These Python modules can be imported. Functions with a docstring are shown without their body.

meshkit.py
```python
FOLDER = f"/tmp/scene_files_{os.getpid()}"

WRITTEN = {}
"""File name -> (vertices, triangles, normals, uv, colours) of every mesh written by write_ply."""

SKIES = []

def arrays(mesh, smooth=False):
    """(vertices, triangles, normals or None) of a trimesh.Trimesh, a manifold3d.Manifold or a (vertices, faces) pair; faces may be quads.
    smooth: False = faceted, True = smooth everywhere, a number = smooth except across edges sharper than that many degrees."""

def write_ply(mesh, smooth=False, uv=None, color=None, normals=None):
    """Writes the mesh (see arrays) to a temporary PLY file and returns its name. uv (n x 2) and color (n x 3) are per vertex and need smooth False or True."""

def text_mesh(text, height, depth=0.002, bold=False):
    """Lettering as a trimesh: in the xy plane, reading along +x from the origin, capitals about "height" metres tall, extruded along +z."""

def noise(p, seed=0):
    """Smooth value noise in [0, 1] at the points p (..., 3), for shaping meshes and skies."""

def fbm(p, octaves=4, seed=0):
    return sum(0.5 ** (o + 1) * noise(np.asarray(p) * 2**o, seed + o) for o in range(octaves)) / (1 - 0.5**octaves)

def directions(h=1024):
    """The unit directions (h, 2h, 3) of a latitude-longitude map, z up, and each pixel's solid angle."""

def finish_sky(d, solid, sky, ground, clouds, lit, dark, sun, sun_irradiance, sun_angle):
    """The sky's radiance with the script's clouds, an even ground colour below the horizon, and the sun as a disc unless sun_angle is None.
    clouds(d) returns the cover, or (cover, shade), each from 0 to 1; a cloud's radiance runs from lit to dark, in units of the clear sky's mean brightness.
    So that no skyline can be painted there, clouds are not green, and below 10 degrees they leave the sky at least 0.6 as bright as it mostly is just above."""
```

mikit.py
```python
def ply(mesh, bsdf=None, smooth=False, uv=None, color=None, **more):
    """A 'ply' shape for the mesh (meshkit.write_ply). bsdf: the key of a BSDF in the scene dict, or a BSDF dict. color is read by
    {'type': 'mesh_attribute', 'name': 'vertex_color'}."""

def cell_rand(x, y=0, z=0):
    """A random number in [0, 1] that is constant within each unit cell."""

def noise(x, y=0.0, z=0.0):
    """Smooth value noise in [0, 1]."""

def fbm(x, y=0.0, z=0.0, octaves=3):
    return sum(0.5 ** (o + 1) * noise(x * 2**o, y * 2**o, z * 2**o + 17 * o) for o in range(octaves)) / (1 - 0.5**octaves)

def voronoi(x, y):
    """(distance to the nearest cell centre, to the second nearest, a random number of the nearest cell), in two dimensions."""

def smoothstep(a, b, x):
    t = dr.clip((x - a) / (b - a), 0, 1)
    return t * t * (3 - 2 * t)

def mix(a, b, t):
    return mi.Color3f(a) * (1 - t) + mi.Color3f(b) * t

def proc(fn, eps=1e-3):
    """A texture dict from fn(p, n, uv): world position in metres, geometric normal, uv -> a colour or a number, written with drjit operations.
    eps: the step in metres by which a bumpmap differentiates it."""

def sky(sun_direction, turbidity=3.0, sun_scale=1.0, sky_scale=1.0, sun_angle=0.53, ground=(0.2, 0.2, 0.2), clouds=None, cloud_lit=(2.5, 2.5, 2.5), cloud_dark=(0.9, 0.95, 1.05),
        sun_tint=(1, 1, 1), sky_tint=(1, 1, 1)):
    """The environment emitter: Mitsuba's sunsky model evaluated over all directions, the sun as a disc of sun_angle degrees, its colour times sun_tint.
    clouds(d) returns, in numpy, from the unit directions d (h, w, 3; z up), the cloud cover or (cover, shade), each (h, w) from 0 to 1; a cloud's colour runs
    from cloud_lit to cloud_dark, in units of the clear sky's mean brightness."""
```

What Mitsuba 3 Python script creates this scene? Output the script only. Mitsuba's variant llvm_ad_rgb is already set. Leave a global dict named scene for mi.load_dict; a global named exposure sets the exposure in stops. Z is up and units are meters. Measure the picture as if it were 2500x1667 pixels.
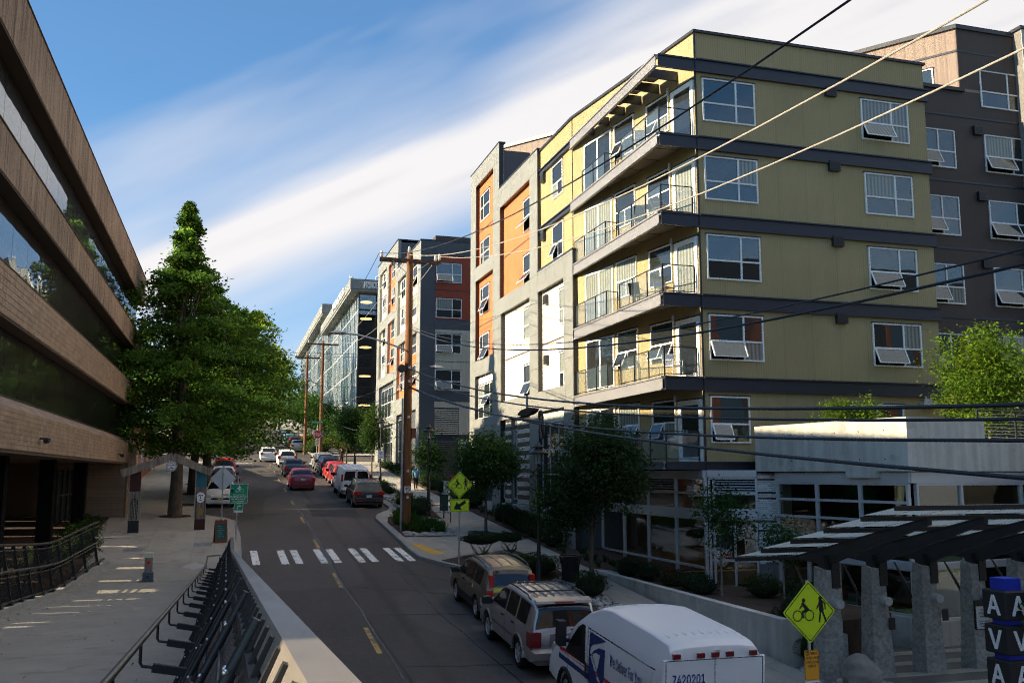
import math, random
import numpy as np, trimesh, drjit as dr, mitsuba as mi, mikit
from meshkit import text_mesh, fbm as nfbm, noise as nnoise
from shapely.geometry import Polygon, Point, LineString, box as sbox
from shapely.ops import unary_union
from manifold3d import Manifold, Mesh as MMesh
T = mi.ScalarTransform4f
scene, labels = {}, {}
A = np.array

# ---------- camera, sky, exposure ----------
YAW, PITCH = 0.288374, 0.139453
FWD = [math.sin(YAW)*math.cos(PITCH), math.cos(YAW)*math.cos(PITCH), math.sin(PITCH)]
scene['camera'] = {'type': 'perspective', 'fov': 56.92, 'fov_axis': 'x', 'near_clip': 0.05, 'far_clip': 5000.0,
                   'to_world': T().look_at(origin=[0, 0, 0], target=FWD, up=[0, 0, 1])}
SUN = [-1.0, 0.045, 0.432]
exposure = 2.82
def clouds(d):
    """A long cirrus sheet running across the sky over the street, thin wisps elsewhere, plus unseen right-hand cover added for its fill light."""
    a, n = A([-.0405, .9695, .2417]), A([.4129, .2365, -.8795])
    t = np.cross(n, a); s, u = d @ n, np.arctan2(d @ t, d @ a)
    soft = nfbm(np.stack([u*2.6, s*8, u*0+.3], -1), 4, 3) - .5
    fine = nfbm(np.stack([u*7, s*70+u*4, u*0], -1), 4, 8) - .5
    uc = np.clip(u, -.3, 1.1)*np.exp(-np.clip(u-.95, 0, 9)**2/.12)
    ss = lambda a, b, x: (lambda q: q*q*(3-2*q))(np.clip((x-a)/(b-a), 0, 1))
    east_fill = ss(.72, 1.0, u+.10*soft)*(1-ss(1.95, 2.35, u))*(.86+.5*soft)  # cloud cover out of view, added to whiten the ambient light
    q = s - .012 + .045*soft + .012*fine
    up, dn = .024 + .042*np.clip(uc, 0, 2) + .22*np.clip(uc-.3, 0, 1), .044 + .06*uc + .5*np.clip(uc-.33, 0, 1)
    band = np.where(q < 0, np.exp(-(q/up)**2), np.exp(-(np.maximum(q-.004, 0)/np.maximum(dn, .02))**2))
    wisp = np.clip((nfbm(np.stack([u*2.6+7, s*12+u, u*0+2], -1), 5, 21) - .46)*2.6, 0, 1)
    low = np.clip(1 - d[..., 2]/.36, 0, 1)**1.3
    streak = np.clip(.5+1.6*(nfbm(np.stack([u*3, s*45, u*0+5], -1), 4, 31)-.5), 0, 1)
    c = .06 + band*(.98 + .35*fine) + .42*wisp*(1-band)*np.clip(1-np.abs(s+.14)/.4, 0, 1) + .42*low*streak*(1-band) + .22*low
    c = np.maximum(c, east_fill)
    return np.clip(c, 0, .97), np.clip(.10 + .8*np.clip(-fine, 0, 1) + .25*np.clip(uc-.4, 0, 1), 0, 1)
scene['sky'] = mikit.sky(SUN, turbidity=2.6, clouds=clouds, cloud_lit=(2.85, 2.75, 2.72), cloud_dark=(2.0, 1.98, 2.0), sun_scale=1.30, sun_tint=(.90, .98, 1.10), sky_tint=(.345, .665, .90))

# ---------- naming ----------
def numbered(k):
    if k not in USED: USED.add(k); return k
    n = CNT.get(k, 0) + 1
    while f'{k}_{n:03d}' in USED: n += 1
    CNT[k] = n; k2 = f'{k}_{n:03d}'; USED.add(k2); return k2
USED, CNT = set(), {}
def thing(name, label, cat, group=None):
    k = numbered(name); labels[k] = {'label': label, 'category': cat}
    if group: labels[k]['group'] = group
    return k
def ref(m): return m
def part(parent, name, mesh, mat, smooth=False, label=None, kind=None, color=None):
    k = numbered(parent + '__' + name)
    if hasattr(mesh, 'out'): mesh = mesh.out()
    if isinstance(mesh, dict): scene[k] = mesh
    else: scene[k] = mikit.ply(mesh, mat, smooth=smooth, color=color)
    if label or kind:
        labels[k] = {}
        if label: labels[k]['label'] = label
        if kind: labels[k]['kind'] = kind
    return k
def obj(name, mesh, mat, label, cat, group=None, smooth=False, kind=None):
    k = numbered(name)
    if hasattr(mesh, 'out'): mesh = mesh.out()
    scene[k] = mikit.ply(mesh, mat, smooth=smooth) if not isinstance(mesh, dict) else mesh
    labels[k] = {'label': label, 'category': cat}
    if group: labels[k]['group'] = group
    if kind: labels[k]['kind'] = kind
    return k
def struct(name, mesh, mat, label, cat='ground', smooth=False):
    return obj(name, mesh, mat, label, cat, kind='structure', smooth=smooth)
def placed(pl, m): return {**pl, 'to_world': m}

# ---------- meshes ----------
BV = A([[x, y, z] for x in (0, 1) for y in (0, 1) for z in (0, 1)], float)
BF = A([[0, 1, 3], [0, 3, 2], [4, 6, 7], [4, 7, 5], [0, 4, 5], [0, 5, 1], [2, 3, 7], [2, 7, 6], [0, 2, 6], [0, 6, 4], [1, 5, 7], [1, 7, 3]])
class MB:
    def __init__(s): s.v, s.f, s.n = [], [], 0
    def add(s, v, f):
        v = np.asarray(v, float); f = np.asarray(f, int)
        if f.shape[1] == 4: f = np.vstack([f[:, [0, 1, 2]], f[:, [0, 2, 3]]])
        s.v.append(v); s.f.append(f + s.n); s.n += len(v); return s
    def tm(s, m, M=None):
        if hasattr(m, 'out'): v, f = m.out()
        elif hasattr(m, 'to_mesh'): q = m.to_mesh(); v, f = q.vert_properties[:, :3], q.tri_verts
        elif isinstance(m, tuple): v, f = m
        else: v, f = m.vertices, m.faces
        v = np.asarray(v, float)
        if M is not None: v = v @ M[:3, :3].T + M[:3, 3]
        return s.add(v, f)
    def box(s, x0, x1, y0, y1, z0, z1):
        lo, hi = np.minimum([x0, y0, z0], [x1, y1, z1]), np.maximum([x0, y0, z0], [x1, y1, z1])
        return s.add(lo + BV*(hi-lo), BF)
    def bar(s, a, b, w, h=None, up=(0, 0, 1)):
        """box of width w, height h along a-b"""
        a, b = A(a, float), A(b, float); d = b-a; L = np.linalg.norm(d); d /= L; h = h or w
        r = np.cross(d, up)
        if np.linalg.norm(r) < 1e-6: r = np.cross(d, (0, 1, 0))
        r /= np.linalg.norm(r); u = np.cross(r, d)
        q = BV - A([.5, 0, .5])
        return s.add(a + q[:, :1]*w*r + q[:, 1:2]*L*d + q[:, 2:]*h*u, BF)
    def tube(s, pts, r, n=8, cap=True):
        p = A(pts, float); r = np.broadcast_to(np.asarray(r, float), (len(p),))
        t = np.gradient(p, axis=0); t /= np.linalg.norm(t, axis=1, keepdims=True)+1e-12
        a = np.cross(t, np.where(np.abs(t[:, 2:]) < .95, [0, 0, 1.], [1., 0, 0])); a /= np.linalg.norm(a, axis=1, keepdims=True)+1e-12
        b = np.cross(t, a); g = np.arange(n)*2*np.pi/n
        v = (p[:, None] + r[:, None, None]*(np.cos(g)[None, :, None]*a[:, None] + np.sin(g)[None, :, None]*b[:, None])).reshape(-1, 3)
        i, j = np.meshgrid(np.arange(len(p)-1), np.arange(n), indexing='ij')
        q = np.stack([i*n+j, i*n+(j+1) % n, (i+1)*n+(j+1) % n, (i+1)*n+j], -1).reshape(-1, 4)
        f = np.vstack([q[:, [0, 1, 2]], q[:, [0, 2, 3]]])
        if cap:
            e = len(p)-1; k = len(v); v = np.vstack([v, p[0], p[-1]]); jj = np.arange(n)
            f = np.vstack([f, np.stack([jj*0+k, (jj+1) % n, jj], 1), np.stack([jj*0+k+1, e*n+jj, e*n+(jj+1) % n], 1)])
        return s.add(v, f)
    def lathe(s, prof, c=(0, 0, 0), n=16, M=None):
        p = A(prof, float); g = np.arange(n)*2*np.pi/n
        v = np.stack([p[:, :1]*np.cos(g), p[:, :1]*np.sin(g), np.repeat(p[:, 1:], n, 1)], -1).reshape(-1, 3)
        i, j = np.meshgrid(np.arange(len(p)-1), np.arange(n), indexing='ij')
        q = np.stack([i*n+j, i*n+(j+1) % n, (i+1)*n+(j+1) % n, (i+1)*n+j], -1).reshape(-1, 4)
        if M is not None: v = v @ M[:3, :3].T + M[:3, 3]
        return s.add(v + A(c, float), q)
    def hull(s, pts):
        h = trimesh.convex.convex_hull(A(pts, float)); return s.add(h.vertices, h.faces)
    def sph(s, c, r, n=1):
        m = trimesh.creation.icosphere(subdivisions=n); return s.add(m.vertices*A(r) + A(c), m.faces)
    def quad(s, a, b, c, d): return s.add([a, b, c, d], [[0, 1, 2, 3]])
    def prism(s, poly, h, M=None, z=None):
        """shapely polygon (xy) extruded 0..h along z, then M, then z(x, y) added"""
        for g in getattr(poly, 'geoms', [poly]):
            if g.is_empty or g.area < 1e-9: continue
            m = trimesh.creation.extrude_polygon(g, h, engine='earcut'); v = np.array(m.vertices)
            if M is not None: v = v @ M[:3, :3].T + M[:3, 3]
            if z is not None: v[:, 2] += z(v[:, 0], v[:, 1])
            s.add(v, m.faces)
        return s
    def out(s): return np.vstack(s.v), np.vstack(s.f)
def mat4(x, y, z, o):
    M = np.eye(4); M[:3, 0], M[:3, 1], M[:3, 2], M[:3, 3] = x, y, z, o; return M
def tw(M): return T(np.asarray(M, float).tolist())
class Frame:
    """wall frame: origin o (x, y), direction u in plan (to the viewer's right), outward normal n, height z"""
    def __init__(s, o, u):
        s.o = A([o[0], o[1], 0.]); s.u = A([u[0], u[1], 0.])/np.hypot(*u); s.n = A([s.u[1], -s.u[0], 0.]); s.z = A([0, 0, 1.])
        s.M = mat4(s.u, s.z, s.n, s.o)
    def P(s, u, z, d=0): return s.o + s.u*u + s.z*z + s.n*d
    def box(s, mb, u0, u1, z0, z1, d0, d1):
        q = A([min(u0, u1), min(z0, z1), min(d0, d1)]) + BV*A([abs(u1-u0), abs(z1-z0), abs(d1-d0)])
        return mb.add(s.o + q[:, :1]*s.u + q[:, 1:2]*s.z + q[:, 2:]*s.n, BF)
    def wall(s, mb, poly, d0, d1):
        M = s.M.copy(); M[:3, 3] = s.o + s.n*min(d0, d1); return mb.prism(poly, abs(d1-d0), M)
    def quad(s, mb, u0, u1, z0, z1, d): return mb.quad(s.P(u0, z0, d), s.P(u1, z0, d), s.P(u1, z1, d), s.P(u0, z1, d))
def rect(u0, u1, z0, z1): return sbox(min(u0, u1), min(z0, z1), max(u0, u1), max(z0, z1))
def holes(outer, *rs):
    for r in rs: outer = outer.difference(r)
    return outer
def letters(text, h, M, depth=.006, bold=False, center=True, w=None):
    m = text_mesh(text, h, depth, bold); v = np.array(m.vertices)
    if w: v[:, 0] *= w/(v[:, 0].max()-v[:, 0].min())
    if center: v[:, 0] -= (v[:, 0].max()+v[:, 0].min())/2
    return v @ M[:3, :3].T + M[:3, 3], np.array(m.faces)
def rot_z(a): c, s = math.cos(a), math.sin(a); return A([[c, -s, 0], [s, c, 0], [0, 0, 1.]])
ROAD0, SL = -6.51, .0755
def zr(y): return ROAD0 + SL*np.asarray(y)             # road surface
def zs(y): return -6.385 + SL*np.asarray(y)            # pavement surface

# ---------- materials ----------
def bs(name, d): scene['mat_'+name] = d; return 'mat_'+name
def two(d): return {'type': 'twosided', 'bsdf': d}
def rgb(c): return {'type': 'rgb', 'value': list(map(float, c))}
def pr(name, c, rough=.6, metal=0., **k):
    col = mikit.proc(c) if callable(c) else rgb(c)
    return bs(name, two({'type': 'principled', 'base_color': col, 'roughness': rough, 'metallic': metal, 'specular': k.pop('specular', .4), **k}))
def bumped(name, c, bump, scale, rough=.7, eps=.004, **k):
    return bs(name, two({'type': 'bumpmap', 'arbitrary': mikit.proc(bump, eps), 'scale': scale,
              'bsdf': {'type': 'principled', 'base_color': mikit.proc(c) if callable(c) else rgb(c), 'roughness': rough, 'specular': k.pop('specular', .35), **k}}))
N, F3, SS, MIX = mikit.noise, mikit.fbm, mikit.smoothstep, mikit.mix
def asphalt(p, n, uv):
    big = F3(p.x*.23, p.y*.16, 3); fine = N(p.x*38, p.y*38, 1); mid = N(p.x*6, p.y*5)
    tar = dr.abs(p.x - 4.15 - .35*(F3(p.y*.22, 5.)-.5) - .0*p.y)
    seam = 1 - SS(.02, .055, tar)
    c1 = dr.abs(F3(p.x*.35, p.y*.22, 9., 4) - .5); crack = (1 - SS(.0025, .007, c1))*SS(.5, .62, F3(p.x*.08, p.y*.07, 4))
    patch = SS(.5, .52, N(p.x*.28 + 3, p.y*.1, 2))
    lane = SS(.25, .0, dr.abs(dr.abs(p.x-6.) - .85))*.08
    v = .056 + .036*big + .022*(fine-.5) + .008*(mid-.5) - .014*patch - lane*.16 + .010*F3(p.x*1.3, p.y*.9, 8)-.005
    v = v*(1 - .45*seam)*(1 - .55*crack)
    return mi.Color3f(v*1.14, v*1.0, v*.90)
asph = bumped('asphalt', asphalt, lambda p, n, uv: N(p.x*60, p.y*60)*.6 + N(p.x*140, p.y*140, 3)*.4, .0025, .78, .003)
def conc(base, warm=1.0, streak=0.):
    def f(p, n, uv):
        b = F3(p.x*.7, p.y*.7, p.z*.7, 4); s = N(p.x*24, p.y*24, p.z*24); m = F3(p.x*3, p.y*3, p.z*1.5)
        st = F3((p.x+p.y)*5, p.z*.35, 2) if streak else mi.Float(.5)
        spots = SS(.66, .74, F3(p.x*2.1+9, p.y*2.1, p.z*2.1))
        v = base*(.82 + .26*b + .14*(s-.5) + .24*(m-.5) + streak*(st-.5))*(1-.16*spots)
        return mi.Color3f(v*warm, v, v*(.93/warm))
    return f
pave = bumped('pavement', conc(.30, 1.08), lambda p, n, uv: N(p.x*45, p.y*45, p.z*45), .0015, .85)
deckm = bumped('deck_concrete', conc(.27, 1.07), lambda p, n, uv: N(p.x*4, p.y*70)*.7+N(p.x*50, p.y*50)*.3, .0022, .7)
concw = bumped('wall_concrete', conc(.46, 1.03, .45), lambda p, n, uv: F3(p.x*9, p.y*9, p.z*9), .004, .85)
concd = bumped('pillar_concrete', lambda p, n, uv: mi.Color3f(.30, .295, .275)*(.5+1.0*F3((p.x+p.y)*13, p.z*17, 3, 4)), lambda p, n, uv: F3((p.x+p.y)*14, p.z*20, 3), .03, .92)
kerbm = pr('kerb', conc(.27, 1.0), .85)
def siding(c, per=.1, dirty=.25):
    c = [float(q) for q in c]
    def f(p, n, uv):
        t = p.x + p.y*1.0
        g = dr.abs(t/per - dr.floor(t/per) - .5)
        gr = SS(.36, .47, g)
        b = F3(p.x*.35+p.y*.35, p.z*.35, 7); st = F3((p.x+p.y)*3, p.z*.4, 1)
        sm = 1 - SS(.012, .02, dr.abs(t/1.22 - dr.floor(t/1.22) - .5))
        k = (1-.22*gr)*(.9 + dirty*(b-.5) + .10*(st-.5) + .1)*(1-.14*sm)
        return mi.Color3f(c[0]*k, c[1]*k, c[2]*k)
    return f
ribbump = lambda p, n, uv: SS(.30, .46, dr.abs((p.x+p.y)*10 - dr.floor((p.x+p.y)*10) - .5))*-1
def sid(name, c): return bumped(name, siding(c), ribbump, .004, .65, .006)
khaki, orange, cream = sid('khaki_siding', (.36, .295, .15)), sid('orange_siding', (.56, .165, .06)), sid('cream_siding', (.68, .63, .52))
brown, brick_red, beige = sid('brown_siding', (.075, .060, .052)), sid('red_siding', (.30, .06, .03)), sid('beige_siding', (.52, .47, .37))
tan_gable = sid('tan_siding', (.27, .205, .17))
def panel_noise(c):
    def f(p, n, uv):
        k = .92 + .16*F3(p.x*.8, p.y*.8, p.z*.8) + .06*(F3((p.x+p.y)*4, p.z*.5)-.5)
        return mi.Color3f(c[0]*k, c[1]*k, c[2]*k)
    return f
greyp = pr('grey_panel', panel_noise((.215, .222, .212)), .55)
navyp = pr('navy_panel', panel_noise((.075, .082, .095)), .55)
lightp = pr('light_panel', panel_noise((.46, .48, .43)), .6)
steel = pr('dark_steel', panel_noise((.024, .028, .04)), .42, 0., specular=.5)
steel_lit = pr('grey_steel', panel_noise((.22, .22, .235)), .45)  # sunlit tone of the balcony edge beams put into colour; plain grey on bumper
black = pr('black_metal', (.018, .019, .021), .4, specular=.5)
blackm = pr('black_plastic', (.02, .02, .021), .6)
dark = pr('dark_void', (.006, .006, .007), .9, specular=.05)
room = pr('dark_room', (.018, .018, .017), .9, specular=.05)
whitep = pr('white_frame', (.78, .79, .78), .4)
alum = pr('aluminium', panel_noise((.47, .48, .49)), .38, .25)
galv = pr('galvanised', panel_noise((.50, .51, .52)), .42, .7)
silver = pr('brushed_metal', lambda p, n, uv: mi.Color3f(.21, .19, .172)*(.65+.7*F3(p.x*6, p.y*1.3, p.z*6, 4)), .42, .35)
copper = pr('copper_red', (.35, .07, .05), .5)
white = pr('white_paint', (.8, .8, .79), .5)
def worn(c, bg, th):
    def f(p, n, uv):
        w = SS(th, th+.06, F3(p.x*5, p.y*5, 2, 4))
        return MIX(c, bg, w*.75)
    return f
roadwhite = pr('crossing_paint', worn((.70, .70, .68), (.10, .1, .1), .62), .7)
roadyel = pr('lane_paint', worn((.40, .27, .085), (.09, .085, .08), .50), .75)
tactile = pr('tactile_yellow', panel_noise((.62, .36, .055)), .7)
def woodf(c, k=26.):
    def f(p, n, uv):
        t = (p.x*1.3 + p.y)*k
        g = F3(t, p.z*1.1, 3, 4); s = SS(.55, .75, F3(t*.6, p.z*.5, 8)); lo = SS(-2.2, 3., p.z)
        v = .45 + .9*g - .3*s
        return mi.Color3f(c[0]*v, c[1]*v, c[2]*v)
    return f
polew = bumped('pole_wood', woodf((.19, .082, .034)), lambda p, n, uv: F3((p.x*1.3+p.y)*30, p.z*1.5), .008, .8)
greyw = bumped('weathered_wood', woodf((.26, .225, .19), 14.), lambda p, n, uv: F3(p.x*20, p.z*20, p.y*6), .004, .85)
arm_w = pr('dark_wood', woodf((.11, .07, .05), 8.), .85)
bark = bumped('bark', lambda p, n, uv: mi.Color3f(.11, .088, .066)*(.5+F3(p.x*16, p.y*16, p.z*4)), lambda p, n, uv: F3(p.x*18, p.y*18, p.z*5), .03, .95)
bark2 = pr('pale_bark', lambda p, n, uv: mi.Color3f(.24, .2, .16)*(.6+.7*F3(p.x*20, p.y*20, p.z*8)), .9)
soil = bumped('soil', lambda p, n, uv: mi.Color3f(.075, .05, .036)*(.5+F3(p.x*9, p.y*9, p.z*2)), lambda p, n, uv: F3(p.x*14, p.y*14), .05, .97)
grassg = pr('ground_cover', lambda p, n, uv: mi.Color3f(.06, .08, .03)*(.5+F3(p.x*3, p.y*3, p.z)), .95)
stone = bumped('river_stone', (lambda p, n, uv: MIX((.26, .245, .22), (.52, .49, .45), N(p.x*5.1, p.y*5.1, p.z*3))*(.7+.5*F3(p.x*30, p.y*30, p.z*30))), lambda p, n, uv: F3(p.x*30, p.y*30, p.z*30), .004, .85)
boulderm = bumped('boulder', lambda p, n, uv: MIX((.16, .145, .125), (.34, .31, .27), F3(p.x*3, p.y*3, p.z*4, 4)), lambda p, n, uv: F3(p.x*12, p.y*12, p.z*12, 4), .03, .92)
def aggregate(p, n, uv):
    s = F3((p.x+p.y)*9, p.z*.7, 2, 4); g = N(p.x*30, p.y*30, p.z*22); b = F3(p.y*.3, p.z*.8)
    d = SS(.56, .70, F3((p.x+p.y)*16, p.z*.55, 5, 3)); w = SS(.6, .75, F3((p.x+p.y)*13+40, p.z*.4, 9, 3))
    k = (.74 + .7*(s-.5) + .42*(g-.5) + .5*(b-.5)+.25)*(1-.48*d) + .22*w
    return mi.Color3f(.265*k, .19*k, .135*k)
aggr = bumped('brown_aggregate', aggregate, lambda p, n, uv: F3((p.x+p.y)*22, p.z*8, p.y*3), .012, .85)
tilem = pr('brown_tile', lambda p, n, uv: mi.Color3f(.285, .20, .137)*(.78+.30*mikit.cell_rand(p.y*3.4, p.z*5)+.2*F3(p.y*4, p.z*4, p.x)), .55)
grout = pr('grout', (.17, .12, .085), .9)
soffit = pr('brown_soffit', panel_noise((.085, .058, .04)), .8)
soffd = pr('balcony_soffit', panel_noise((.16, .135, .11)), .7)
brickw = pr('white_brick', lambda p, n, uv: mi.Color3f(.62, .63, .62)*(.72+.36*mikit.cell_rand(p.x*4.7+p.y*3.1, p.y*2, p.z*14)), .35, specular=.5)
brickd = pr('dark_brick', lambda p, n, uv: mi.Color3f(.055, .04, .037)*(.7+.6*mikit.cell_rand(p.x*4.7, p.y*4.1, p.z*14)), .4, specular=.5)
mortar = pr('mortar', (.20, .19, .18), .9)
wav = lambda p, n, uv: F3(p.x*.9, p.y*.9, p.z*.9, 2)
def glass(name, refl, tint, body, wave=.006):
    return bs(name, two({'type': 'blendbsdf', 'weight': refl, 'a': {'type': 'principled', 'base_color': mikit.proc(body) if callable(body) else rgb(body), 'roughness': .5, 'specular': .1},
        'b': {'type': 'bumpmap', 'arbitrary': mikit.proc(wav, .02), 'scale': wave, 'bsdf': {'type': 'conductor', 'specular_reflectance': rgb(tint)}}}))
pane = glass('window_glass', .36, (.86, .97, 1.0), (.022, .026, .028))
def fold_shade(p, n, uv):
    k = .55 + .45*SS(.2, .8, .5+.5*dr.sin((p.x+p.y)*38+3*F3((p.x+p.y)*3, p.z*.3)))  # shading of the curtain folds painted as darker stripes
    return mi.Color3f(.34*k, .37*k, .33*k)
curtain = glass('curtained_glass', .22, (.9, .98, 1.0), fold_shade)
bronze = glass('bronze_glass', .62, (.78, .86, .92), (.012, .012, .012), .008)
curtw = glass('curtain_wall_glass', .45, (.66, .90, 1.0), (.03, .06, .07), .010)
frit = glass('fritted_glass', .34, (.78, .95, 1.), (.16, .20, .22), .006)
clear = bs('clear_glass', {'type': 'thindielectric', 'int_ior': 1.5})
carglass = glass('car_glass', .22, (.85, .93, 1.), (.008, .009, .01), 0.0)
railglass = bs('rail_glass', {'type': 'blendbsdf', 'weight': .10, 'a': {'type': 'thindielectric', 'int_ior': 1.55}, 'b': two({'type': 'principled', 'base_color': rgb((.35, .5, .6)), 'roughness': .3})})
frosted = bs('canopy_glass', {'type': 'blendbsdf', 'weight': .8, 'a': {'type': 'thindielectric', 'int_ior': 1.5},
    'b': {'type': 'principledthin', 'base_color': rgb((.80, .92, .88)), 'roughness': .35, 'diff_trans': 1.0, 'spec_trans': 0.0}})
leafm = bs('leaves', {'type': 'principledthin', 'base_color': {'type': 'mesh_attribute', 'name': 'vertex_color'}, 'roughness': .5, 'diff_trans': .9, 'spec_trans': 0.0})
def paint(name, c, metal=0., rough=.32): return bs('paint_'+name, two({'type': 'principled', 'base_color': rgb(c), 'roughness': rough, 'metallic': metal, 'specular': .5, 'clearcoat': 1.0, 'clearcoat_gloss': .94}))
rubber = pr('rubber', (.016, .016, .017), .85, specular=.2)
redlamp = pr('red_lens', (.42, .012, .012), .18, specular=.6)
darklamp = pr('dark_red_lens', (.16, .008, .01), .18, specular=.6)
whitelamp = pr('clear_lens', (.6, .6, .58), .12, .3)
chrome = pr('chrome', (.75, .76, .78), .12, 1.)
plate = pr('plate_white', (.62, .64, .68), .5)
ink = pr('dark_ink', (.02, .025, .06), .6)
blueink = pr('navy_ink', (.012, .035, .16), .45)
redink = pr('red_ink', (.45, .02, .03), .45)
limep = pr('lime_sheeting', (.62, .80, .02), .45)
blackp = pr('black_print', (.01, .01, .01), .6)
greens = pr('green_sheeting', (.0, .26, .115), .45)
reds = pr('red_sheeting', (.50, .015, .025), .45)
orangs = pr('amber_sheeting', (.80, .36, .03), .45)
skin = pr('skin', (.45, .27, .19), .6)
# ---------- ground, road, pavements ----------
def plane_poly(poly, zf, th): 
    return MB().prism(poly, th, z=lambda x, y: zf(y) - th)
g = MB().prism(sbox(-400, -160, 400, 520), .2, z=lambda x, y: zr(y) - 1.6)
struct('terrain', g, grassg, 'sloping ground under the street and buildings')
road_poly = unary_union([sbox(-4, -40, 12.5, 330), sbox(-120, 102.2, 120, 113.5)])
rd = struct('road', plane_poly(road_poly, zr, .2), asph, 'grey asphalt street climbing the hill between parked cars', 'road')
def onroad(poly, h, M, name, lab=None): return part(rd, name, MB().prism(poly, .003, z=lambda x, y: zr(y) + h), M, label=lab)
for X0 in (1.00, 2.12, 3.66, 4.20, 5.17, 5.70, 6.72, 7.22):
    onroad(Polygon([(X0+.03, 39.35), (X0+.33, 39.35), (X0+.28, 43.0), (X0-.02, 43.0)]), .004, roadwhite, 'crossing_bar')
onroad(Polygon([(2.70, 39.35), (3.0, 39.35), (2.95, 43.0), (2.65, 43.0)]), .004, roadwhite, 'crossing_bar')
for y0 in np.arange(7.4, 101, 8.95):
    onroad(Polygon([(3.86, y0), (4.0, y0), (4.02, y0+2.9), (3.88, y0+2.9)]), .004, roadyel, 'lane_dash')
onroad(sbox(.1, 101.0, 2.2, 101.3), .004, roadwhite, 'stop_line')
onroad(sbox(4.3, 100.6, 7.6, 100.95), .004, roadwhite, 'stop_line')
seal = pr('crack_seal', (.012, .012, .013), .4)
rng = np.random.default_rng(5)
def crack(p0, p1, n, wob, w):
    t = np.linspace(0, 1, n)[:, None]; q = A(p0)*(1-t)+A(p1)*t; q = q + np.cumsum(rng.normal(0, wob, q.shape), 0)*np.sin(np.pi*t)
    return LineString(q).buffer(w)
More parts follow.
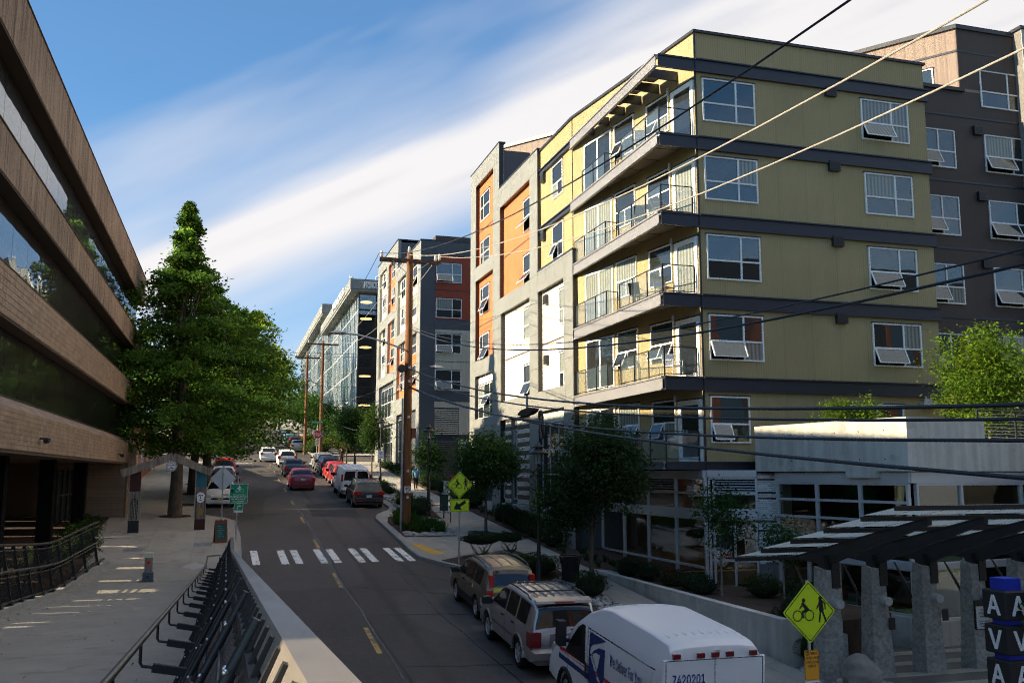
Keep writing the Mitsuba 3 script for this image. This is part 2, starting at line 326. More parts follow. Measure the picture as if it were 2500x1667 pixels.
cr = unary_union([crack((4.12, 3), (4.15, 24), 16, .03, .035), crack((4.15, 24), (4.12, 46), 14, .03, .03), crack((4.1, 46), (3.95, 100), 22, .03, .03),
    crack((4.5, 34.2), (8.9, 31.5), 10, .08, .016), crack((4.6, 29.8), (7.2, 29.3), 8, .05, .02), crack((6.2, 37), (8.1, 34.4), 9, .07, .02),
    crack((4.4, 24), (7.0, 23.6), 8, .05, .025), crack((6.4, 38.6), (6.8, 22), 12, .07, .018), crack((5, 41.2), (7, 41.5), 6, .03, .012), crack((1, 56), (7.2, 57), 14, .05, .02)])
onroad(cr, .006, seal, 'crack_seal_line', 'dark tar seam running along the lane line')
onroad(Polygon([(4.6, 55), (7.3, 54.6), (7.35, 62), (4.7, 61.5)]), .002, pr('asphalt_patch', (.043, .042, .041), .85), 'asphalt_patch')
onroad(Point(5.6, 49).buffer(.3), .003, pr('iron_lid', (.07, .07, .07), .6), 'iron_cover')

RIGHT = Polygon([(9.35, -20), (9.35, 35.2), (9.1, 36.6), (8.3, 38.2), (7.75, 39.8), (7.7, 41.5), (7.75, 45), (7.85, 53), (8.2, 54.8), (9.2, 56.9), (9.5, 58.6), (9.5, 93.5), (8.9, 95.4), (8.05, 97), (7.95, 100.5), (8.6, 102.1), (30, 102.1), (30, 34.2), (13.8, 34.2), (13.8, -20)])
FARR = Polygon([(9.4, 330), (9.4, 116), (10.5, 113.6), (40, 113.6), (40, 330)])
LEFT = Polygon([(.63, 35), (.63, 46.5), (.45, 52.4), (0, 53.8), (-.8, 54.8), (-1.5, 56), (-1.6, 58), (-1.6, 99), (-3, 102.1), (-30, 102.1), (-30, 60), (-6.1, 60), (-6.1, 44), (-5.3, 40), (-5.2, 35)])
FARL = Polygon([(-1.6, 330), (-1.6, 116), (-3, 113.6), (-40, 113.6), (-40, 330)])
bedP = {
 'bed_pole': Polygon([(8.15, 45.6), (10.4, 45.6), (10.7, 47.5), (9.9, 50), (9.5, 53.6), (8.6, 53.2), (8.2, 51)]),
 'bed_rack': Polygon([(9.6, 54.8), (11.4, 52.2), (11.8, 57.5), (11.6, 72), (9.95, 72), (9.95, 59)]),
 'bed_corner': Polygon([(8.45, 38.5), (9.9, 39.6), (12.1, 40.8), (12.45, 38), (12.2, 24), (12.0, -15), (9.55, -15), (9.55, 35.4), (9.3, 36.7)]),
 'bed_far': Polygon([(9.95, 73), (11.6, 73), (11.6, 93), (9.95, 93)]),
 'bed_wall': Polygon([(13.8, 36), (15, 34.6), (30, 34.6), (30, 101), (15.2, 101), (14.2, 90), (13.9, 60)])}
lawn = {'bed_hillside': Polygon([(9.9, 117), (12.2, 117), (12.2, 210), (9.9, 210)]), 'bed_glass': Polygon([(13.6, 117), (15, 117), (15, 210), (13.6, 210)])}
pits = [Point(x, y).buffer(.85) for x, y in ((-2.73, 54.9), (-2.5, 60.6), (-2.3, 67.4), (-2.3, 75), (-2.3, 83), (-2.3, 91))]
bed_left = Polygon([(-6.1, 36), (-5.1, 40.2), (-5.9, 44.5), (-6.0, 56), (-12, 56), (-12, 36)])
def pavement(name, poly, cut, lab, step, kerb, fine):
    inner = poly.buffer(-.16)
    k = struct(name, plane_poly(inner.difference(cut) if not cut.is_empty else inner, lambda y: zs(y) - .014, .5), mortar, lab, 'pavement')
    part(k, 'kerb', MB().prism(poly.difference(inner).intersection(kerb), .5, z=lambda x, y: zs(y) + .005 - .5), kerbm)
    area = inner.difference(cut); x0, y0, x1, y1 = area.bounds; big = MB()
    for x in np.arange(x0, x1, step):
        for y in np.arange(y0, y1, step):
            c = sbox(x+.008, y+.008, x+step-.008, y+step-.008).intersection(area)
            for q in getattr(c, 'geoms', [c]):
                if q.is_empty or q.area < .05 or not hasattr(q, 'exterior'): continue
                if fine.contains(q.centroid): part(k, 'slab', MB().prism(q, .05, z=lambda x, y: zs(y) - .05), pave)
                else: big.prism(q, .05, z=lambda x, y: zs(y) - .05)
    if big.n: part(k, 'far_slabs', big, pave, kind='stuff')
    return k
allb = unary_union(list(bedP.values())); EMPTY = Polygon()
pavement('pavement', RIGHT, allb, 'concrete pavement with planting beds beside the apartment building', 1.75, sbox(0, -20, 9.8, 103), sbox(7, 18, 14.2, 64))
lk = pavement('pavement', LEFT, unary_union(pits+[bed_left]), 'concrete pavement below the brown office building and big trees', 1.9, sbox(-3, 40, 2, 103), sbox(-6, 35, 1, 62))
pavement('pavement', FARR, unary_union(list(lawn.values())), 'far pavement in front of the glass office building', 2.4, sbox(0, 110, 9.8, 330), EMPTY)
pavement('pavement', FARL, EMPTY, 'far pavement on the left beyond the junction', 2.4, sbox(-3, 110, 2, 330), EMPTY)
for n, p in {**bedP, **lawn}.items(): struct('planting_bed', plane_poly(p, lambda y: zs(y)+.03, .4), soil, 'brown soil bed beside the pavement', 'planting bed')
struct('planting_bed', plane_poly(bed_left, lambda y: zs(y)+.05, .4), soil, 'dark soil bed beside the parking level', 'planting bed')
tp = MB()
for p in pits: tp.prism(p, .3, z=lambda x, y: zs(y) - .31)
struct('tree_pit_soil', tp, soil, 'bare earth at the feet of the street trees', 'soil')
# domed tactile plate at the crossing
tq = Polygon([(7.97, 43.0), (8.42, 43.0), (8.98, 40.15), (8.36, 40.15)])
t = thing('tactile_plate', 'yellow tactile plate set in the pavement beside the crosswalk', 'tactile paving')
part(t, 'plate', MB().prism(tq, .02, z=lambda x, y: zs(y) - .008), tactile)
dm = MB()
for x in np.arange(7.9, 9., .12):
    for y in np.arange(40.2, 43, .12):
        if tq.buffer(-.04).contains(Point(x, y)): dm.lathe([(.03, 0), (.02, .008), (0, .01)], (x, y, zs(y)+.012), 6)
part(t, 'domes', dm, tactile, kind='stuff')
# entrance plaza, lower than the street pavement
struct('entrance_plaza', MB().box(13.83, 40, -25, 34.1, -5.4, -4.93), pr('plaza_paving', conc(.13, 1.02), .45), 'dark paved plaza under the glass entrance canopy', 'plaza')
pz = MB()
for y in np.arange(12, 24, 1.2): pz.box(14.2+.3*(y > 20), 26, y, y+.42, -4.935, -4.925)
struct('paving_band', pz, pave, 'pale concrete bands crossing the entrance plaza', 'paving')
# low wall and raised bed
lw = MB(); lw.add(A([(13.84, 22.2, -5.2), (14.12, 22.2, -5.2), (14.12, 35.2, -5.2), (13.84, 35.2, -5.2), (13.84, 22.2, -3.72), (14.12, 22.2, -3.72), (14.12, 35.2, -3.70), (13.84, 35.2, -3.70)], float), [[0, 3, 2, 1], [4, 5, 6, 7], [0, 1, 5, 4], [2, 3, 7, 6], [1, 2, 6, 5], [3, 0, 4, 7]])
lw.box(14.12, 15.7, 22.2, 22.45, -5.2, -3.78)
obj('retaining_wall', lw, concw, 'low concrete retaining wall between the pavement and the storefront shrubs', 'wall')
struct('planting_bed', MB().prism(Polygon([(14.1, 22.4), (16.2, 22.4), (18.0, 23.2), (17.9, 29.2), (16.3, 30.9), (16.3, 36), (14.1, 36)]), 1.0, z=lambda x, y: x*0-4.86), soil, 'raised soil bed behind the low concrete wall', 'planting bed')

# ---------- bridge deck with its railings ----------
LC = A([(-3.0, -8), (-3.6, 2), (-4.15, 12), (-4.7, 21), (-5.0, 28), (-4.95, 33), (-4.62, 37), (-4.25, 39.6)])
ly = np.linspace(-8, 39.6, 60); lx = np.interp(ly, LC[:, 1], LC[:, 0])
for _ in range(6): lx[1:-1] = (lx[:-2]+2*lx[1:-1]+lx[2:])/4
def zd(y):
    y = np.asarray(y, float); a, b = -1.6-.067*y, -6.385+SL*y
    return (a+b)/2 + np.sqrt(((a-b)/2)**2+.01)
def xl(y): return np.interp(y, ly, lx)
ys = np.linspace(-8, 39.6, 96)
def strip(xa, xb, zt, th, ys=ys):
    v = []
    for y in ys: v += [(xa(y), y, zt(y)), (xb(y), y, zt(y)), (xb(y), y, zt(y)-th), (xa(y), y, zt(y)-th)]
    f = []
    for i in range(len(ys)-1):
        for j in range(4): f.append([4*i+j, 4*i+(j+1) % 4, 4*i+4+(j+1) % 4, 4*i+4+j])
    f += [[0, 3, 2, 1], [4*len(ys)-4, 4*len(ys)-3, 4*len(ys)-2, 4*len(ys)-1]]
    return A(v, float), A(f)
deck = MB()
yd = np.r_[np.linspace(-8, 32.35, 60)]
deck.add(*strip(xl, lambda y: -.42, lambda y: zd(y), .5, yd)); deck.add(*strip(xl, lambda y: -.42, lambda y: zd(y), .5, np.linspace(32.39, 35.6, 8))); 
deck.add(*strip(xl, lambda y: min(.4, -.42+(y-35.6)), lambda y: zd(y), .3, np.linspace(35.63, 39.6, 10)))
struct('footbridge_deck', deck, deckm, 'grey concrete ramp of the footbridge running down to the pavement', 'footbridge')
obj('bridge_wall', MB().add(*strip(lambda y: -.42, lambda y: .2, lambda y: zd(y)-.02, 6, np.linspace(-8, 36, 40))), concw, 'concrete side wall carrying the right railing of the footbridge', 'wall')
lkerb = MB().add(*strip(lambda y: xl(y)-.35, lambda y: xl(y), lambda y: zd(y)+.16, .6))
struct('deck_kerb', lkerb, conc and kerbm, 'stained concrete kerb along the left edge of the ramp', 'kerb')

def railing_right():
    t = thing('bridge_railing', 'dark steel railing leaning outwards with broad metal cap right of the camera', 'railing')
    b0, tp0, H = A([-.46, 0]), A([.155, 1.33]), 1.33
    def R(y, k, off=0.):                       # point at height share k on the leaning plane
        x = -.46 + .615*k; return A([x + .9*off, y, float(zd(y)) + .02 + k*H - .42*off])
    yy = np.linspace(.6, 36.3, 70)
    def beam(k, w, h, mat, name, off=0., y=yy, n=None):
        mb = MB(); P = A([R(v, k, off) for v in y]); mb.tube(P, w/2, n or 8); return part(t, name, mb, mat, smooth=40)
    cap = MB()                                 # folded cap plate
    prof = A([(-.055, -.10), (-.012, .0), (.075, .0), (.11, -.06), (.095, -.068), (.068, -.014), (-.005, -.014), (-.042, -.106)])
    for a, b in ((.6, 7.99), (8.0, 16.49), (16.5, 25.99), (26.0, 36.4)):
        yv = np.linspace(a, b, 12); v = np.vstack([np.c_[prof[:, 0]+.155, np.full(8, y), prof[:, 1]+float(zd(y))+1.36] for y in yv]); m = len(prof)
        f = [[m*i+j, m*i+m+j, m*i+m+(j+1) % m, m*i+(j+1) % m] for i in range(len(yv)-1) for j in range(m)]
        one = MB().add(v, f); part(t, 'cap_plate', one, silver)
    beam(.04, .07, 0, black, 'bottom_rail'); beam(.90, .06, 0, black, 'upper_rail'); beam(.47, .05, 0, black, 'middle_rail', -.03)
    mesh = MB(); v = []
    for y in yy: v += [R(y, .07), R(y, .87)]
    mesh.add(A(v), [[2*i, 2*i+1, 2*i+3, 2*i+2] for i in range(len(yy)-1)])
    part(t, 'mesh_panel', mesh, railmesh)
    for kk in (.2, .33, .60, .76): beam(kk, .018, 0, black, 'thin_rail', -.02, n=6)
    for y in np.r_[np.arange(1.5, 36, 1.95)]:
        p = MB().tube([R(y, -.02, -.05), R(y, .5, -.05), R(y, .98, -.03)], .024, 10).tube([R(y+.05, .30, -.06), R(y+.05, .62, -.06)], .03, 8)
        k = part(t, 'post', p, black, smooth=40)
        bl = MB()
        for kk in (.1, .3, .47, .66, .85): bl.sph(R(y+.05, kk, -.055), .012, 1); bl.sph(R(y-.05, kk, -.055), .012, 1)
        part(k, 'bolts', bl, chrome, smooth=True, kind='stuff')
    cl = MB()
    for y in np.arange(.9, 36, .305):
        cl.bar(R(y, .86, -.02), R(y, .99, -.02), .035, .012)
    part(t, 'cap_clips', cl, black, kind='stuff')
    hp = A([(-.60, y, float(zd(y))+.86) for y in np.linspace(.8, 35.3, 50)]); hp = np.vstack([hp, [(-.5, 35.5, hp[-1, 2]), (-.15, 35.5, hp[-1, 2])]])
    part(t, 'handrail', MB().tube(hp, .024, 12), galvh, smooth=50)
    for i, y in enumerate(np.arange(4.15, 35, 1.95)):
        z = float(zd(y)); a = MB().tube([(-.60, y, z+.85), (-.60, y, z+.70), (-.585, y, z+.675), (-.5, y, z+.66)], .0125, 8)
        k = part(t, 'bracket', a, black, smooth=40)
        part(k, 'bracket_box', MB().bar((-.51, y, z+.66), (-.20, y, z+.60), .055, .062), blackm)
    return t
def gridmesh(p, n, uv):
    a = dr.abs(p.y*55 - dr.floor(p.y*55) - .5); b = dr.abs(p.z*55 - dr.floor(p.z*55) - .5)
    return SS(.2, .4, dr.maximum(a, b))
railmesh = bumped('perforated_sheet', lambda p, n, uv: MIX((.33, .33, .34), (.08, .08, .085), gridmesh(p, n, uv)), lambda p, n, uv: -gridmesh(p, n, uv), .002, .35, .003, metallic=.6)
galvh = pr('worn_handrail', panel_noise((.17, .165, .145)), .35, .8)
railing_right()
def fence_left():
    t = thing('bridge_railing', 'black steel fence of mesh panels with handrail on the left ramp edge', 'railing')
    def R(y, k, d=0): return A([xl(y)-.12 - .28*k + d, y, float(zd(y))+.2+1.42*k])
    yy = np.linspace(8, 39.4, 60)
    for nm, k, w in (('top_rail', 1., .045), ('upper_rail', .90, .03), ('middle_rail', .52, .032), ('lower_rail', .44, .032), ('bottom_rail', .03, .035)):
        part(t, nm, MB().tube([R(y, k) for y in yy], w, 6), fencem, smooth=40)
    part(t, 'handrail', MB().tube([R(y, .56, .14) for y in yy]+[A(R(39.4, .56, .1))+A([.25, .35, 0])], .025, 8), galvh, smooth=50)
    for y in np.arange(8.5, 39.5, 1.5):
        k = part(t, 'post', MB().bar(R(y, -.12), R(y, 1.0), .05, .09), fencem)
    for y in np.arange(8.5, 37.9, 1.5):
        for a, b in ((.07, .42), (.56, .88)):
            p = MB()
            for q in np.arange(.08, 1.44, .075): p.bar(R(y+q, a), R(y+q, b), .006)
            for q in np.arange(a, b+.01, .034): p.bar(R(y+.06, q), R(y+1.44, q), .005)
            part(t, 'mesh_panel', p, fencem)
    cl = MB()
    for y in np.arange(8.5, 39, .3):
        for a, b in ((.03, .09), (.40, .46), (.86, .92)): cl.bar(R(y, a, .02), R(y, b, .02), .03, .02)
    part(t, 'clips', cl, fencem, kind='stuff')
    ft = MB()
    for y in np.arange(8.5, 39.5, 1.5): ft.box(xl(y)-.3, xl(y)-.05, y-.12, y+.12, float(zd(y))+.1, float(zd(y))+.22)
    part(t, 'foot_plates', ft, fencem, kind='stuff')
fencem = pr('fence_steel', (.022, .022, .021), .45, .2)
fence_left()

# ---------- brown office building on the left ----------
def office():
    t = thing('office_building', 'long brown office building with stacked concrete bands and mirrored ribbon windows', 'building')
    Y0, Y1, X = 3.0, 59.2, -5.2
    F = Frame((X, Y1), (0, -1))                # u runs towards the camera; outward +x is -n
    def slab(mb, x0, x1, z0, z1, y0=Y0, y1=Y1): return mb.box(x0, x1, y0, y1, z0, z1)
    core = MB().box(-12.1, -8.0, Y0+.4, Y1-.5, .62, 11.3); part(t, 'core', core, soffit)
    bands = [(9.92, 11.47), (6.81, 7.86), (3.69, 4.85)]
    for z0, z1 in bands:
        b = MB(); slab(b, -12.2, X, z0, z1); k = part(t, 'concrete_band', b, aggr)
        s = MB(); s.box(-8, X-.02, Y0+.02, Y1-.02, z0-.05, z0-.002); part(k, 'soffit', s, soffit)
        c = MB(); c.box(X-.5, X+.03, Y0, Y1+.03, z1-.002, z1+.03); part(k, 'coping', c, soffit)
        jn = MB()
        if z0 < 4:
            for y in np.arange(Y0+.2, Y1, .31):
                for zz in np.arange(z0+.02, z1-.1, .165): jn.box(X-.01, X+.012, y, y+.292, zz, zz+.15)
            part(k, 'tiles', jn, tilem, kind='stuff')
    low = MB(); v = A([(X, -1.0+1.6, 0)])
    pr4 = [(X, .60), (X, 1.62), (-5.62, 1.95), (-8, 1.95), (-8, .60)]
    M = mat4([1, 0, 0], [0, 0, 1], [0, -1, 0], [0, Y1, 0]); low.prism(Polygon(pr4), Y1-Y0, M)
    k = part(t, 'sloped_band', low, grout)
    st = MB(); n = 0; rows = [(.62+i*.128, .62+i*.128+.115) for i in range(8)]
    cells = [(y, r) for y in np.arange(Y1-.3, Y0, -.31) for r in rows]
    cells.sort(key=lambda c: abs(c[0]-31.5)); pl = {}
    for i, (y, r) in enumerate(cells):
        if i < 290:
            if r[0] not in pl: pl[r[0]] = mikit.ply(MB().box(X-.01, X+.012, 0, .295, r[0], r[1]).out(), tilem)
            part(k, 'tile', placed(pl[r[0]], T().translate([0, float(y), 0])), tilem)
        else: st.box(X-.01, X+.012, y, y+.295, r[0], r[1])
    for y in np.arange(Y1-.3, Y0, -.31):
        for j in range(3):
            a, b = A([X, 1.62]), A([-5.62, 1.95]); d = (b-a); p, q = a+d*(j/3+.01), a+d*((j+1)/3-.02); nn = A([d[1], -d[0]])/np.hypot(*d)*-.012*-1
            st.add([(p[0], y, p[1]), (p[0], y+.295, p[1]), (q[0], y+.295, q[1]), (q[0], y, q[1]), (p[0]+.012*.6, y, p[1]+.01), (p[0]+.007, y+.295, p[1]+.01), (q[0]+.007, y+.295, q[1]+.01), (q[0]+.007, y, q[1]+.01)], [[0, 1, 2, 3], [4, 7, 6, 5], [0, 4, 5, 1], [1, 5, 6, 2], [2, 6, 7, 3], [3, 7, 4, 0]])
    part(k, 'far_tiles', st, tilem, kind='stuff')
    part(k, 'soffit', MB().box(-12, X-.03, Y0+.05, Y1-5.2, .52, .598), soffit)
    for i, (z0, z1) in enumerate(((7.89, 9.87), (4.88, 6.76), (1.96, 3.64))):
        xg = -5.60
        w = part(t, 'ribbon_window', MB().box(-7, xg-.05, Y0+.3, Y1-.4, z0, z1), dark)
        for y in np.arange(Y1-2.3, Y0, -1.9):
            part(w, 'pane', MB().box(xg-.03, xg, y+.012, y+1.888, z0+.03, z1-.03), bronze)
        mu = MB().box(xg-.04, xg+.01, Y0+.3, Y1-.4, z0, z0+.05)
        part(w, 'sill', mu, blackm)
    # parking level
    # parking level; unseen outer wall, gaps added to throw sun streaks on the ramp
    streak_gaps = [(20.3, 20.55), (21.9, 22.5), (23.0, 23.25), (25.9, 26.1), (28.3, 28.5), (30.6, 31.2), (33.7, 34.5), (36.2, 36.5), (38.4, 39.2), (41.2, 41.5), (44.0, 44.7), (47.5, 47.8), (50.2, 50.8), (53, 53.3)]
    bw = MB(); y0 = Y0
    for a, b in streak_gaps: bw.box(-12.2, -11.9, y0, a, -6.5, .61); y0 = b
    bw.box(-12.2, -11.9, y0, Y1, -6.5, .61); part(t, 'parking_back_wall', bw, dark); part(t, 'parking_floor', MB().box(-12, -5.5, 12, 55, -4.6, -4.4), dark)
    pier = MB().box(-13, X, 54.6, Y1, -3.4, .6); pk = part(t, 'end_pier', pier, grout); ti = MB()
    for y in np.arange(54.65, Y1-.25, .31):
        for z in np.arange(-2.5, .5, .165): ti.box(X-.01, X+.012, y, y+.295, z, z+.15)
    for x in np.arange(-9, X-.25, .31):
        for z in np.arange(-2.5, .5, .165): ti.box(x, x+.295, 54.588, 54.62, z, z+.15)
    part(pk, 'tiles', ti, tilem, kind='stuff')
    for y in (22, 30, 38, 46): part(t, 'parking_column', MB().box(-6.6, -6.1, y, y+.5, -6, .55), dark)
    part(t, 'lobby_window', MB().box(-7.6, -7.5, 47.4, 53.5, -2.2, .2), pane)
    lf = MB()
    for y in np.arange(47.4, 53.6, 1.5): lf.box(-7.5, -7.42, y-.04, y+.04, -2.2, .2)
    lf.box(-7.5, -7.42, 47.4, 53.5, -1.0, -.92); part(t, 'lobby_window_frame', lf, blackm)
    pw = MB().box(-5.9, -5.75, 30, 54.5, -3.1, -2.95); 
    for y in np.arange(30, 54.6, 2.45): pw.box(-5.86, -5.79, y-.03, y+.03, -4.4, -3)
    part(t, 'guard_rail', pw, blackm)
    return t
office()
def camera_on_wall(y, z, lab):
    t = thing('security_camera', lab, 'security camera', 'security cameras on the tiled band')
    part(t, 'bracket', MB().bar((-5.2, y, z), (-4.98, y, z), .05), black)
    part(t, 'body', MB().bar((-4.98, y+.16, z-.03), (-4.98, y-.2, z-.09), .11, .10), black); part(t, 'lens_hood', MB().bar((-4.98, y-.2, z-.06), (-4.98, y-.27, z-.075), .13, .12), blackm)
camera_on_wall(29.6, 1.0, 'black security camera nearest the viewer on the tiled band of the brown building'); camera_on_wall(49.5, .95, 'small far security camera on the tiled band near the end pier')
# ---------- helpers for facades ----------
WR = np.random.default_rng(17)
def window(P, F, u0, u1, z0, z1, cols=(.64,), rows=(.58,), opened=(), split=None, g=pane, d=0., fr=.055, name='window', mat=whitep, tilt=24, label=None):
    """frame of bars with panes; cols from the left, rows from the top; opened: cells (row, col) whose sash hangs open at the foot"""
    xs = [u0] + [u0+(u1-u0)*c for c in cols] + [u1]; zs_ = [z1] + [z1-(z1-z0)*r for r in rows] + [z0]
    mb = MB(); p, q = d-.03, d+.055
    F.box(mb, u0-fr, u1+fr, z1-.0, z1+fr, p, q); F.box(mb, u0-fr, u1+fr, z0-fr, z0, p, q); F.box(mb, u0-fr, u0, z0, z1, p, q); F.box(mb, u1, u1+fr, z0, z1, p, q)
    skip = split or {}
    for x in xs[1:-1]:
        top = zs_[skip['from']] if skip else z1
        F.box(mb, x-fr*.6, x+fr*.6, z0, top-(fr*.5 if skip else 0), p, q-.006)
    for z in zs_[1:-1]: F.box(mb, u0, u1, z-fr*.55, z+fr*.55, p, q-.003)
    k = part(P, name, mb, mat, label=label)
    hd = MB(); F.box(hd, u0-fr-.03, u1+fr+.03, z1+fr, z1+fr+.045, d-.01, d+.075); part(k, 'head_flashing', hd, steel)
    for r in range(len(zs_)-1):
        cc = [(u0, u1)] if skip and r < skip['from'] else list(zip(xs[:-1], xs[1:]))
        for c, (a, b) in enumerate(cc):
            t, bt = zs_[r], zs_[r+1]; a2, b2 = a+.012, b-.012
            if (r, c) in opened:
                v = MB(); F.quad(v, a2, b2, bt, t, d+.004); part(k, 'opening', v, dark)
                h = t-bt-.05; ang = math.radians(tilt); s = MB()
                def S(x, w): return F.P(x, t-.03-w*math.cos(ang), d+.06+w*math.sin(ang))
                for (x0, w0, x1, w1) in ((a2, 0, b2, 0), (a2, h, b2, h), (a2, 0, a2, h), (b2, 0, b2, h)): s.bar(S(x0, w0), S(x1, w1), .045, .04)
                sk = part(k, 'open_sash', s, mat)
                gq = MB().quad(S(a2, h), S(b2, h), S(b2, 0), S(a2, 0)); part(k, 'pane', gq, g)
            else:
                v = MB(); F.quad(v, a2, b2, bt, t, d+.012); gg = g
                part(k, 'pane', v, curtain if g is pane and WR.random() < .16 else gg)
    return k
def vent(P, F, u, z, w=.48, h=.4):
    m = MB(); F.box(m, u, u+w, z-h, z, 0, .16); k = part(P, 'vent_hood', m, black)
    s = MB()
    for i in range(4): F.box(s, u+.05, u+w-.05, z-h+.05+i*.085, z-h+.08+i*.085, .155, .172)
    part(k, 'louvre', s, blackm)
def band(P, F, u0, u1, z0, z1, d=.13, mat=steel, name='steel_band'):
    m = MB(); F.box(m, u0, u1, z1-.05, z1, -.02, d); F.box(m, u0, u1, z0, z0+.05, -.02, d); F.box(m, u0, u1, z0+.04, z1-.04, -.02, d*.45); return part(P, name, m, mat)
def panels(P, F, poly, zsplit, ustep, d0, d1, mat=greyp, name='cladding_panel', gap=.012, u0=None):
    """cladding panels with open joints over the region poly"""
    x0, y0, x1, y1 = poly.bounds; zz = [y0]+[z for z in sorted(zsplit) if y0 < z < y1]+[y1]; uu = list(np.arange(x0 if u0 is None else u0, x1-.3, ustep))+[x1]
    if uu[0] > x0+.01: uu = [x0]+uu
    for a, b in zip(uu[:-1], uu[1:]):
        for c, e in zip(zz[:-1], zz[1:]):
            q = poly.intersection(sbox(a+gap/2, c+gap/2, b-gap/2, e-gap/2))
            for r in getattr(q, 'geoms', [q]):
                if r.area > .03 and hasattr(r, 'exterior'): part(P, name, F.wall(MB(), r, d0, d1), mat)
def louvres(P, F, u0, u1, z0, z1, d, step, mat, name='louvre'):
    m = MB(); F.quad(m, u0, u1, z0, z1, d-.10); k = part(P, name+'_back', m, dark)
    z = z0
    while z+step <= z1+.01:
        s = MB(); s.add(A([F.P(u0, z+step*.08, d), F.P(u1, z+step*.08, d), F.P(u1, z+step*.55, d-.05), F.P(u0, z+step*.55, d-.05), F.P(u0, z, d-.02), F.P(u1, z, d-.02), F.P(u1, z+step*.47, d-.07), F.P(u0, z+step*.47, d-.07)]), [[0, 1, 2, 3], [7, 6, 5, 4], [0, 4, 5, 1], [3, 2, 6, 7], [0, 3, 7, 4], [1, 5, 6, 2]])
        part(P, name, s, mat); z += step
ZB = [15.68, 12.61, 9.58, 6.56, 3.50, .45]           # tops of the floor bands
West = lambda X: Frame((X, 0), (0, -1))               # u = -Y

# ---------- the apartment building ----------
AB = thing('apartment_building', 'olive green, orange and white apartment building with angled glass balconies at its corner', 'building')
C0, D0 = A([16.4, 30.8]), A([15.0, 40.5])
foot = Polygon([tuple(C0), (26.85, 30.8), (26.85, 45.2), (15.6, 45.2), (15.6, 40.48), tuple(D0)])
foot2 = Polygon([tuple(C0), (26.85, 30.8), (26.85, 45.2), (15.0, 45.2), tuple(D0)])
part(AB, 'upper_side_wall', MB().box(15.0, 15.7, 40.5, 45.3, 10.0, 16.74), khaki)
part(AB, 'corner_block', MB().prism(foot, 16.32, mat4([1, 0, 0], [0, 1, 0], [0, 0, 1], [0, 0, .42])), khaki)
FS, FA, FY = Frame((0, 30.8), (1, 0)), Frame(D0, C0-D0), West(15.0)
cp = MB().prism(foot2.buffer(.09, join_style=2).difference(foot2.buffer(-.3, join_style=2)), .10, mat4([1, 0, 0], [0, 1, 0], [0, 0, 1], [0, 0, 16.74]))
part(AB, 'parapet_cap', cp, steel)
for i, zt in enumerate(ZB):
    zb = zt-.54 if i < 5 else zt-.30
    band(AB, FS, 16.4, 26.97, zb, zt)
    if i < 2: band(AB, FY, -45.35, -40.5, zt-.3, zt, .13, steel)
ct = MB().box(16.37, 16.43, 30.77, 30.83, .42, 16.7); part(AB, 'corner_trim', ct, black)
sj = MB(); FY.box(sj, -40.53, -40.47, .4, 16.7, 0, .02); part(AB, 'siding_joint', sj, black)
for i, zt in enumerate(ZB[:5]):
    w1, w2 = zt-.75, zt-2.42
    if i < 4:
        window(AB, FS, 16.72, 18.86, w2+.04, w1-.04, opened=((1, 0),) if i == 3 else (), g=pane)
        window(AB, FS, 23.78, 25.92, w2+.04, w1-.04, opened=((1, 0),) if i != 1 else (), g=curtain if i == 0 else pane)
        vent(AB, FS, 22.08, zt-.44)
    else:
        window(AB, FS, 16.68, 18.18, 1.17, 2.76, cols=(.5,), rows=(.6,), opened=((1, 0),), split={'from': 1})
        window(AB, FS, 22.6, 24.9, 1.0, 2.6, cols=(.5,), rows=())
    # angled wall behind the balconies
    o = zt-15.68
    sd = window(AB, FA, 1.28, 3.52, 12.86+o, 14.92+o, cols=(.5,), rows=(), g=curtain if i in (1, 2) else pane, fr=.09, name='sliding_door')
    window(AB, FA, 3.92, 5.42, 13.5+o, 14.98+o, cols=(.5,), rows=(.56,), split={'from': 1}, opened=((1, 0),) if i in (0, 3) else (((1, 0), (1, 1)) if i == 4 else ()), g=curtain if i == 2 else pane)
    window(AB, FA, 6.48, 7.98, 13.5+o, 14.92+o, cols=(.5,), rows=(.56,), split={'from': 1}, opened=((1, 0),) if i in (0, 4) else (((1, 0), (1, 1)) if i == 3 else ()))
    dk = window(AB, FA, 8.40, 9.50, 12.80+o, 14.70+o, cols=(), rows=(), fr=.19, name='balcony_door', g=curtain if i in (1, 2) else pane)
    hm = MB(); FA.box(hm, 8.56, 8.59, 13.7+o, 13.82+o, .05, .11); part(dk, 'handle', hm, chrome)
    lm = MB(); 
    lm.lathe([(0, -.13), (.06, -.13), (.06, .13), (0, .13)], FA.P(8.1, 15.0+o, .10), 10); FA.box(lm, 8.06, 8.14, 14.96+o, 15.04+o, 0, .06); part(AB, 'wall_lamp', lm, alum, smooth=40)
    window(AB, FY, -43.3, -41.86, 13.6+o, 15.18+o, cols=(.5,), rows=(.58,), split={'from': 1}, opened=((1, 0),) if i == 1 else ()) if i < 2 else None
    if i < 2: vent(AB, FY, -44.9, zt-.30, .45, .5)
